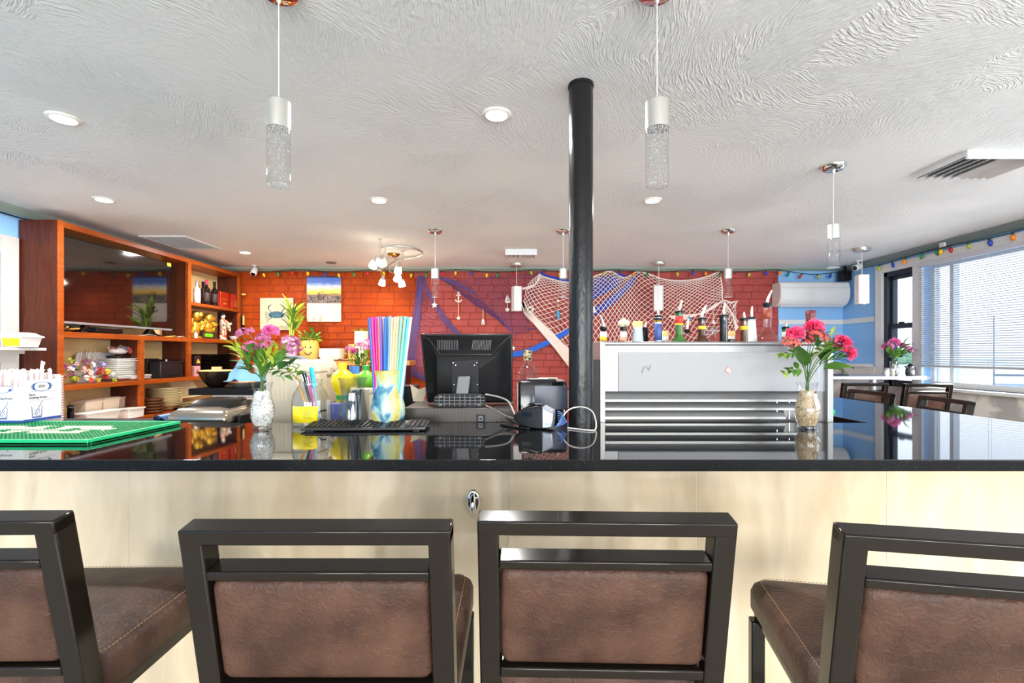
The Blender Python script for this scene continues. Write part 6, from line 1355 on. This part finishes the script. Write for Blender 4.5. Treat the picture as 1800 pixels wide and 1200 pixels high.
def edge(cells, r, m, nm): MB().tube(cells, r, 6).build(nm, m, wn_, smooth=80)
edge([P[i, 0] for i in range(73)], .008, NETW, 'head_rope'); edge([P[72, j] for j in range(35)], .008, NETW, 'side_rope')
b = MB()
for k in range(7): b.tube([W(a+k*.9*f, c-k*.6*f, YB-.06) for a, c, f in ((917, 532, .6), (922, 548, 1), (945, 575, 1.6), (975, 610, 2.2), (1004, 648, 3)) ], .012, 6)
stuff(b.build('gathered_hem', NETW, wn_))
b = MB()
for k in range(6): b.tube([W(1175+k*2, 556+k, YB-.07), W(1205, 553+k*1.6, YB-.07), W(1235+k, 552-k, YB-.08), W(1256, 540-k, YB-.08), W(1272, 528, YB-.08), W(1284+k, 548+k, YB-.07), W(1298-k, 576+k, YB-.07)], .007, 5)
for k in range(3): b.tube([W(1273, 527, YB-.07), W(1285, 531+k, YB-.07), W(1297, 528+k*.4, YB-.07), W(1288, 538+k*2, YB-.07)], .006, 5)
stuff(b.build('gathered_fold', NETW, wn_))
b = MB(); net(b, [[(1272, 528), (1283, 530), (1294, 528)], [(1272, 552), (1284, 555), (1294, 560)], [(1268, 585), (1282, 592), (1296, 572)]], 8, 12, .004, .05, .01); stuff(b.build('hanging_tail', NETW, wn_))
b = MB()
for k in range(3): b.tube(smooth_path([W(948+k, 481, YB-.05), W(945+k, 492, YB-.05), W(936, 502+k, YB-.05), W(918, 506+k*1.3, YB-.05)], 4), .006, 5)
stuff(b.build('side_lines', NETW, wn_))
bn = thing('blue_fishing_net', 'blue fishing net hanging behind the white net around the column', 'fishing net', (0, 0, 0))
b = MB(); net(b, [[(1040, 492), (1070, 484), (1100, 482)], [(1036, 510), (1060, 505), (1095, 490)], [(1030, 535), (1050, 522), (1085, 505)]], 34, 26, .0045, .02, .015); stuff(b.build('dense_mesh', NETB, bn))
b = MB()
for k in range(9): b.tube(smooth_path([W(1124, 477, YB-.03), W(1108+k*.5, 492+k, YB-.03), W(1085+k*.8, 512+k*1.1, YB-.03), W(1060+k*.6, 532+k*1.3, YB-.03), W(1040, 543+k*1.6, YB-.03)], 4), .007, 5)
stuff(b.build('gathered_band', NETB, bn))
b = MB()
for k in range(7): b.tube(smooth_path([W(1042, 540+k*1.4, YB-.035), W(1015, 566+k*1.3, YB-.035), W(985, 586+k*1.2, YB-.04), W(950, 604+k*1.2, YB-.04), W(920, 616+k*1.2, YB-.04), W(880, 622+k*1.2, YB-.04)], 4), .011, 6)
stuff(b.build('twisted_band', mat('bright_blue_net', rgb(48,104,206), .7), bn))
b = MB()
for k in range(4): b.tube(smooth_path([W(950, 480+k, YB-.03), W(975, 487+k*1.3, YB-.03), W(1005, 492+k, YB-.03)], 4), .006, 5)
stuff(b.build('top_band', NETB, bn))
vn = thing('violet_fishing_net', 'violet blue fishing net draped on the brick left of the monitor', 'fishing net', (0, 0, 0))
b = MB()
net(b, [[(734, 485), (738, 485), (742, 485), (746, 486)], [(728, 535), (734, 540), (739, 540), (760, 535)], [(717, 590), (728, 600), (745, 600), (785, 570)], [(712, 640), (730, 650), (752, 655), (805, 592)], [(725, 662), (745, 668), (765, 670), (812, 600)]], 26, 44, .0026, .02, .02)
net(b, [[(772, 486), (800, 492), (850, 487), (890, 482), (950, 480)], [(782, 495), (815, 508), (860, 515), (895, 510), (945, 500)], [(800, 505), (835, 535), (870, 550), (900, 560), (930, 570)], [(850, 530), (880, 560), (895, 580), (910, 588), (950, 575)]], 44, 22, .0022, .02, .015)
stuff(b.build('mesh', NETV, vn))
b = MB()
for k in range(10): b.tube(smooth_path([W(738+k*.3, 485, YB-.03), W(735+k*.7, 515, YB-.03), W(730+k*.9, 555, YB-.03), W(718+k*1.6, 598, YB-.03), W(708+k*2.4, 640, YB-.03)], 4), .0042, 5)
for k in range(7): b.tube(smooth_path([W(744, 487, YB-.03), W(752+k*.5, 512, YB-.03), W(770+k*.8, 548-k*.6, YB-.03), W(788+k*1, 575-k, YB-.03), W(812, 598-k*1.4, YB-.03)], 4), .0042, 5)
for k in range(6): b.tube(smooth_path([W(772, 486+k*.6, YB-.03), W(795, 492+k*1.2, YB-.03), W(815+k, 503+k*1.1, YB-.03), W(832+k*1.5, 512+k*1.6, YB-.03)], 4), .004, 5)
for k in range(6): b.tube(smooth_path([W(708, 630+k, YB-.03), W(722, 645+k*2, YB-.03), W(748, 660+k*2, YB-.03)], 4), .0042, 5)
stuff(b.build('gathered_strands', NETV, vn))
# ------------------------------------------------------------------ nautical ornaments
ORN = mat('whitewashed_wood', rgb(238,230,218), .6); OY = YB-.085; GO = 'nautical ornaments on the nets'
def orn(nm, lab, px, py, y=OY): return thing(nm, lab, 'ornament', W(px, py, y), 0, GO)
u_ = OY/FPX
def star(r1, r2, n=5, rot=PI/2): return [((r1 if k % 2 == 0 else r2)*math.cos(rot+PI*k/n), (r1 if k % 2 == 0 else r2)*math.sin(rot+PI*k/n)) for k in range(2*n)]
def cord(o, z0, z1): MB().tube([(0, 0, z0), (0, 0, z1)], .005, 5).build('cord', mat('jute_cord', rgb(226,190,140), .8), o)
o = orn('starfish_ornament', 'white starfish ornament on a cord below the small left pendant', 764, 536); MB().prism(star(.045, .02), 'y', -.012, .012).build('star', ORN, o, bevel=.004); cord(o, .03, .12)
o = orn('anchor_ornament', 'white anchor ornament on the violet net', 806, 523); MB().prism([(-.008, -.05), (.008, -.05), (.008, .05), (-.008, .05)], 'y', -.008, .008).build('shank', ORN, o); MB().box(-.03, .03, -.008, .008, .025, .037).build('stock', ORN, o)
MB().tube([(.038*math.cos(a), 0, -.02+.034*math.sin(a)) for a in [PI+.15+(PI-.3)*i/10 for i in range(11)]], .009, 6).build('arms', ORN, o, smooth=60); MB().tube([(.012*math.cos(a), 0, .06+.012*math.sin(a)) for a in [2*PI*i/12 for i in range(12)]], .004, 5, closed=True).build('ring', ORN, o); cord(o, -.25, -.05)
MB().ell((0, 0, -.26), .022, .014, .022, 12, 8).build('shell', ORN, o, smooth=60)
o = orn('lighthouse_ornament', 'white lighthouse ornament hanging low on the violet net', 849, 566, YB-.03); MB().prism([(-.02, -.03), (.024, -.03), (.014, .03), (.0, .05), (-.012, .03)], 'y', -.01, .01).build('tower', ORN, o); cord(o, .04, .17); MB().box(-.008, .008, -.012, -.01, -.02, -.004).build('door', BLB, o)
o = orn('sailboat_ornament', 'white sailboat ornament left of the box pendant', 892, 526); MB().prism([(-.035, -.02), (.042, -.02), (.03, -.045), (-.022, -.045)], 'y', -.01, .01).build('hull', ORN, o); MB().prism([(-.032, -.012), (.0, .065), (.004, -.012)], 'y', -.006, .006).build('sail', ORN, o); MB().prism([(.008, -.012), (.008, .05), (.04, -.012)], 'y', -.006, .006).build('sail', mat('pale_blue_paint', rgb(190,206,216), .6), o); cord(o, -.12, -.045); MB().prism(star(.034, .018, 8), 'y', -.01, .01).build('sunburst', ORN, o, loc=(0, 0, -.13))
o = orn('life_ring_ornament', 'white and grey life ring ornament on the white net', 932, 544); MB().tube([(.033*math.cos(a), 0, .033*math.sin(a)) for a in [2*PI*i/24 for i in range(24)]], .014, 8, closed=True).build('ring', ORN, o, smooth=60)
for a in (PI/4, 3*PI/4, 5*PI/4, 7*PI/4): MB().ell((.033*math.cos(a), 0, .033*math.sin(a)), .011, .0165, .011, 10, 6).build('band', GREY, o)
o = orn('fish_ornament', 'turquoise fish ornament hanging on the white net beside the column', 981, 552); TQ = mat('turquoise_paint', rgb(60,176,210), .4, noise=(40, rgb(30,120,170), (1,1,1))); MB().ell((0, 0, 0), .024, .012, .05, 14, 10).build('body', TQ, o, smooth=60); MB().prism([(-.003, -.045), (.02, -.075), (.0, -.066), (-.02, -.075)], 'y', -.004, .004).build('tail', TQ, o); cord(o, .045, .15); MB().prism(star(.026, .01, 5), 'y', -.004, .004).build('star', ORN, o, loc=(0, 0, .17))
o = orn('starfish_ornament', 'white starfish ornament by the upper right corner of the monitor', 902, 612); MB().prism(star(.035, .015), 'y', -.008, .008).build('star', ORN, o)
o = orn('boat_ornament', 'small white boat ornament just right of the column', 1044, 543); MB().prism([(-.03, -.02), (.03, -.02), (.02, -.045), (-.02, -.045)], 'y', -.008, .008).build('hull', ORN, o); MB().prism([(-.02, -.015), (.0, .05), (.02, -.015)], 'y', -.005, .005).build('sail', ORN, o)
o = orn('fish_ornament', 'small blue fish ornament behind the green bottle', 1212, 560); MB().ell((0, 0, 0), .018, .01, .03, 12, 8).build('body', TQ, o, smooth=60); cord(o, .025, .14); MB().ell((0, 0, -.05), .02, .012, .022, 12, 8).build('cork_float', CORK, o)
o = orn('bell_ornament', 'small white bell ornament on the net behind the brown bottle', 1254, 565); MB().lathe([(.03, -.03), (.024, -.015), (.012, .015), (.004, .025), (.001, .026)], 16).build('bell', ORN, o, smooth=60); cord(o, .02, .12)
# ------------------------------------------------------------------ string lights
BC_ = {'y': mat('yellow_bulb', rgb(246,190,30), .2), 'g': mat('green_bulb', rgb(50,140,80), .2), 'r': mat('red_bulb', rgb(196,40,40), .2), 'b': mat('blue_bulb', rgb(40,70,180), .2), 'o': mat('orange_bulb', rgb(246,140,30), .2), 'l': mat('lime_bulb', rgb(180,190,70), .2), 't': mat('teal_bulb', rgb(20,130,140), .2)}
GCORD = mat('green_light_cord', rgb(24,52,36), .5)
def bulb(parent, p, c, tiltx):
    M = Euler((tiltx*.4, tiltx, 0)).to_matrix(); q = Vector(p)
    s_ = MB().lathe([(.007, 0), (.0095, -.004), (.0095, -.018), (.008, -.02)], 10, q, M=M).build('socket', GCORD, parent, smooth=50)
    MB().lathe([(.008, -.018), (.0165, -.032), (.0185, -.044), (.014, -.06), (.006, -.072), (.001, -.076)], 12, q, M=M).build('bulb', BC_[c], parent, smooth=60)
sl = thing('string_lights', 'string of coloured bulbs along the top of the brick and blue back wall', 'string lights', (0, 0, 0))
seq = [(462, 'y'), (487, 'g'), (514, 'r'), (542, 'y'), (570, 'b'), (594, 'y'), (621, 'g'), (647, 'r'), (673, 'y'), (724, 'y'), (750, 'g'), (777, 'r'), (801, 'y'), (828, 'b'), (855, 'y'), (877, 'g'), (902, 'r'), (931, 'l'), (957, 'b'), (983, 'y'), (1060, 'l'), (1087, 'b'), (1113, 'o'), (1139, 'g'), (1189, 'l'), (1217, 'b'), (1241, 'o'), (1266, 'g'), (1292, 'r'), (1319, 'l'), (1346, 'b'), (1369, 'o'), (1387, 't'), (1410, 'r'), (1436, 'l'), (1461, 'b'), (1486, 'o')]
SLY = YB-.085; rnd = random.Random(31); pts = []
def cy_(px): return 476+2.2*math.sin(px*.045)+(2.5*math.sin((px-1372)/120*PI)+1 if px > 1372 else 0)
for px, c in seq: bulb(sl, W(px, cy_(px), SLY), c, rnd.uniform(-.45, .45))
MB().tube([W(px, cy_(px), SLY) for px in range(452, 1492, 8)], .0045, 6).build('cord', GCORD, sl, smooth=60)
sr = thing('string_lights', 'string of coloured bulbs above the windows on the right wall', 'string lights', (0, 0, 0)); SX = XR-.045
def rw_(px): Y = SX*FPX/(px-VX); return Vector((SX, Y, CEIL-.075-.012*math.sin(Y*5)))
for px, c in ((1546, 'l'), (1568, 'b'), (1592, 'o'), (1622, 'g'), (1645, 'g'), (1655, 'y'), (1669, 'r'), (1700, 'l'), (1739, 'b'), (1779, 'o'), (1830, 'g'), (1890, 'r')): bulb(sr, rw_(px), c, rnd.uniform(-.4, .4))
MB().tube([rw_(px) for px in range(1500, 1960, 8)], .0045, 6).build('cord', GCORD, sr, smooth=60)
p = rw_(1657); MB().box(p.x-.01, p.x+.01, p.y-.03, p.y+.03, p.z, p.z+.045).build('plug', WPLAST, sr, bevel=.004)
# ------------------------------------------------------------------ air conditioner, cameras, speaker
ax0, ax1 = X_(1374, 5.85), X_(1497, 5.85); az0, az1 = Z_(537, 5.85), Z_(494, 5.85)
ac = thing('air_conditioner', 'white wall mounted split air conditioner on the blue wall', 'air conditioner', ((ax0+ax1)/2, YB, (az0+az1)/2)); hw_, hh = (ax1-ax0)/2, (az1-az0)/2
prof = [(0, -hh), (-.1, -hh), (-.17, -hh*.8), (-.215, -hh*.35), (-.22, hh*.4), (-.2, hh*.9), (-.17, hh), (0, hh)]
MB().prism(prof, 'x', -hw_, hw_).build('housing', WPLAST, ac, bevel=.015, seg=3)
MB().prism([(-.12, -hh*1.0), (-.185, -hh*.74), (-.188, -hh*.78), (-.122, -hh*1.05)], 'x', -hw_+.03, hw_-.03).build('outlet_flap', mat('white_flap', rgb(226,226,226), .3), ac)
MB().box(-hw_+.01, hw_-.01, -.2215, -.216, hh*.46, hh*.47).build('panel_seam', GREY, ac)
def sec_cam(lab, p, aim):
    o = thing('security_camera', lab, 'camera', p, 0, 'security cameras'); d = Vector(aim).normalized()
    MB().lathe([(.03, -.012), (.034, 0)], 20).build('mount', WPLAST, o, smooth=50); MB().tube([(0, 0, -.01), (0, 0, -.05)], .012, 10).build('neck', WPLAST, o, smooth=50)
    c = Vector((0, 0, -.075)); MB().tube([c-d*.05, c-d*.03, c+d*.05, c+d*.055], [.02, .036, .036, .03], 20).build('body', WPLAST, o, smooth=50); MB().tube([c+d*.0545, c+d*.058], [.028, .026], 18).build('lens', BLACKG, o)
x, y = on_ceiling(447, 466); sec_cam('white security camera at the ceiling by the far end of the shelving', (x, y, CEIL), (.05, -.6, -.8))
x, y = on_ceiling(1524, 462); sec_cam('white security camera at the ceiling in the blue corner', (XR-.14, 5.62, CEIL), (-.9, -.25, -.3))
o = thing('corner_speaker', 'small black speaker under the ceiling in the blue corner', 'speaker', (XR-.075, 5.95, CEIL-.19)); MB().box(-.05, .06, -.05, .05, 0, .12).build('cabinet', BLACKP, o, bevel=.006); MB().box(-.052, -.05, -.04, .04, .01, .11).build('grille', DARKGREY, o); MB().box(.0, .02, -.01, .01, .12, .19).build('bracket', BLACKP, o)
# fan stick ornament beside the shelving
o = thing('hanging_charm', 'dark hanging charm with a gold tip on the end of the shelving', 'charm', (UX+.03, YB-.06, 1.75)); MB().box(-.01, .012, -.012, .012, -.1, .1).build('stick', BLACKP, o); MB().box(.012, .026, -.012, .012, -.02, .1).build('tassel', mat('gold_paper', rgb(220,190,110), .5), o); MB().tube([(0, 0, .1), (.0, 0, .3), (-.01, 0, .36)], .004, 5).build('cord', BLACKP, o); MB().ell((.02, 0, .37), .03, .006, .012, 10, 6).build('gold_leaf', mat('gold_paper', 0), o)
# ------------------------------------------------------------------ blinds
bl = thing('window_blind', 'white horizontal slat blind over the big window at right', 'blind', (XR-.05, 0, 0)); by0, by1 = W2[0]-.02, W2[1]+.0; SLAT = mat('white_slat', rgb(196,197,202), .5)
ztp, zbt = W2[3]+.0, 1.235
MB().box(-.025, .02, by0, by1, ztp-.04, ztp).build('head_rail', SLAT, bl, bevel=.003)
n = int((ztp-.05-zbt-.02)/.0212); sm = None
for k in range(n):
    z = zbt+.03+.0212*k
    if sm is None:
        o = MB().loft([[(-.0125, by0, -.0006), (0, by0, .0014), (.0125, by0, -.0006), (.0125, by0, -.0012), (0, by0, .0008), (-.0125, by0, -.0012)], [(-.0125, by1, -.0006), (0, by1, .0014), (.0125, by1, -.0006), (.0125, by1, -.0012), (0, by1, .0008), (-.0125, by1, -.0012)]]).build('slat', SLAT, bl); sm = o.data
    else: o = bpy.data.objects.new('slat', sm); COL.objects.link(o); o.parent = bl
    o.location = (0, 0, z); o.rotation_euler = (0, -.42, 0)
MB().box(-.014, .014, by0, by1, zbt-.008, zbt+.014).build('bottom_rail', mat('blind_grey', rgb(170,172,176), .4), bl, bevel=.003)
for y in (by1-.1, by1-.72, by1-1.34, by0+.15):
    for dx in (-.013, .013): MB().tube([(dx, y, zbt), (dx, y, ztp-.03)], .0012, 5).build('ladder_cord', SLAT, bl)
MB().tube([(-.03, by1-.2, 1.6), (-.03, by1-.2, ztp-.03)], .004, 6).build('tilt_wand', PANE, bl)
# ------------------------------------------------------------------ high table setting
def on_table(px, Y): return (X_(px, Y), Y, TZ)
TY2 = 4.95
tvx = thing('table_vase', 'small clear vase of pebbles on the high table', 'vase', on_table(1572, TY2)); MB().lathe([(.035, 0), (.045, .06), (.035, .11), (.042, .15), (.039, .15), (.032, .11), (.04, .05), (.001, .006)], 24).build('vase_glass', GLASSM, tvx, smooth=60); MB().lathe([(.03, .006), (.038, .05), (.031, .1), (.001, .105)], 20).build('pebbles', mat('mixed_pebbles', rgb(150,140,136), .5, noise=(110, rgb(90,84,84), (1,1,1))), tvx)
bouquet('table_bouquet', 'dusty pink bouquet in the vase on the high table', (X_(1572, TY2), TY2, TZ+.1), TY2, [(1560, 610, 0, .045, 'c', MAUVE), (1572, 602, .03, .045, 'c', PINK), (1590, 612, 0, .05, 'k', MAUVE), (1582, 607, .04, .04, 'k', MAUVE), (1597, 614, -.03, .04, 'k', PINK), (1566, 606, -.03, .04, 'k', MAUVE)],
    spray(1566, 628, -6, 10, 6, .09, 'g') + spray(1576, 630, 12, 8, 6, .09, 'd') + spray(1580, 622, 8, 16, 5, .08, 'g') + spray(1572, 634, 2, 10, 5, .09, 'g'))
for px, c, lab in ((1559, 'salt', 'clear salt shaker with a steel cap on the high table'), (1568, 'pepper', 'clear pepper shaker with a steel cap beside the salt')):
    o = thing('shaker', lab, 'shaker', on_table(px, TY2-.12)); MB().lathe([(.02, 0), (.024, .03), (.02, .06), (.001, .06)], 16).build('glass', mat('shaker_'+c, rgb(226,226,224) if c == 'salt' else rgb(150,140,130), .15), o, smooth=50); MB().lathe([(.021, .058), (.02, .075), (.012, .084), (.001, .086)], 16).build('cap', CHROME, o, smooth=50)
o = thing('metal_creamer', 'small dark steel creamer jug on the high table', 'jug', on_table(1600, TY2-.05)); MB().lathe([(.036, 0), (.042, .02), (.038, .07), (.034, .085), (.04, .1), (.034, .1), (.001, .095)], 24).build('body', mat('dark_pewter', rgb(80,78,80), .3, .8), o, smooth=50); MB().tube([(.036, 0, .08), (.065, 0, .075), (.065, 0, .035), (.04, 0, .025)], .005, 8).build('handle', mat('dark_pewter', 0), o); MB().lathe([(.035, .1), (.02, .112), (.008, .125), (.001, .127)], 16).build('lid', mat('dark_pewter', 0), o, smooth=50); MB().prism([(-.038, .08), (-.06, .1), (-.03, .1)], 'y', -.012, .012).build('spout', mat('dark_pewter', 0), o)
o = MB().box(-.09, .09, -.06, .06, 0, .012).build('menu_folder', BLACKP, loc=(X_(1474, 4.95), 4.98, TZ), bevel=.002); tag(o, 'black menu folder lying on the left end of the high table', 'menu')
# ------------------------------------------------------------------ left window ledge with tub
ly0, ly1 = 2.75, 3.44
lg = thing('white_ledge', 'white painted ledge with stepped moulding at the left edge', 'ledge', (XL+.03, ly1, 0)); tz_ = Z_(616, ly1)
ex = X_(82, ly1)-(XL+.03)
MB().box(0, ex, ly0-ly1, 0, tz_-.0, tz_+.02).build('top_board', WHITE, lg, bevel=.003); MB().box(0, X_(46, ly1)-(XL+.03), ly0-ly1, -.01, tz_-.024, tz_).build('moulding', WHITE, lg)
MB().prism([(0, tz_-.024), (X_(37, ly1)-(XL+.03), tz_-.024), (X_(33, ly1)-(XL+.03), tz_-.09), (0, tz_-.09)], 'y', ly0-ly1, -.02).build('apron', WHITE, lg)
yt = 3.3; o = thing('food_tub', 'white food tub with a yellow label tilted on the white ledge', 'tub', (X_(38, yt), yt, tz_+.021)); wt = 19/FPX*yt
MB().loft([[(x, y, z) for x, y, z in rr3(wt*.8, .06, 0)], rr3(wt, .075, .07)]).build('tub', WPLAST, o, bevel=.004); MB().loft([rr3(wt*1.12, .085, .07), rr3(wt*1.12, .085, .078), rr3(wt*.9, .07, .085), rr3(wt*.7, .05, .1), rr3(wt*.3, .03, .105)]).build('lid', mat('clear_lid', rgb(232,222,212), .2), o, smooth=40)
MB().loft([[(-wt*.72, -.0645, .01), (wt*.72, -.0645, .01), (wt*.72, -.0625, .01), (-wt*.72, -.0625, .01)], [(-wt*.82, -.0755, .062), (wt*.82, -.0755, .062), (wt*.82, -.0735, .062), (-wt*.82, -.0735, .062)]]).build('label', mat('yellow_label', 0), o)
cable('ceiling_cable', [(XL+.02, 3.2, CEIL-.06), (XL+.02, 3.45, CEIL-.07), (XL+.06, 3.62, CEIL-.08), (XL+.15, 3.7, UT+.012), (XL+.1, 3.72, UT+.006)], .006, BLACKP, 'black cable running along the ceiling corner onto the shelving')
# fine second layer: wall conduit by the column
o = MB().box(X_(1043, 2.06), X_(1054, 2.06), 2.06, 2.1, .0, Z_(632, 2.06)).build('dark_post', BLACKP); tag(o, 'slim dark post between the column and the steel unit', 'post')
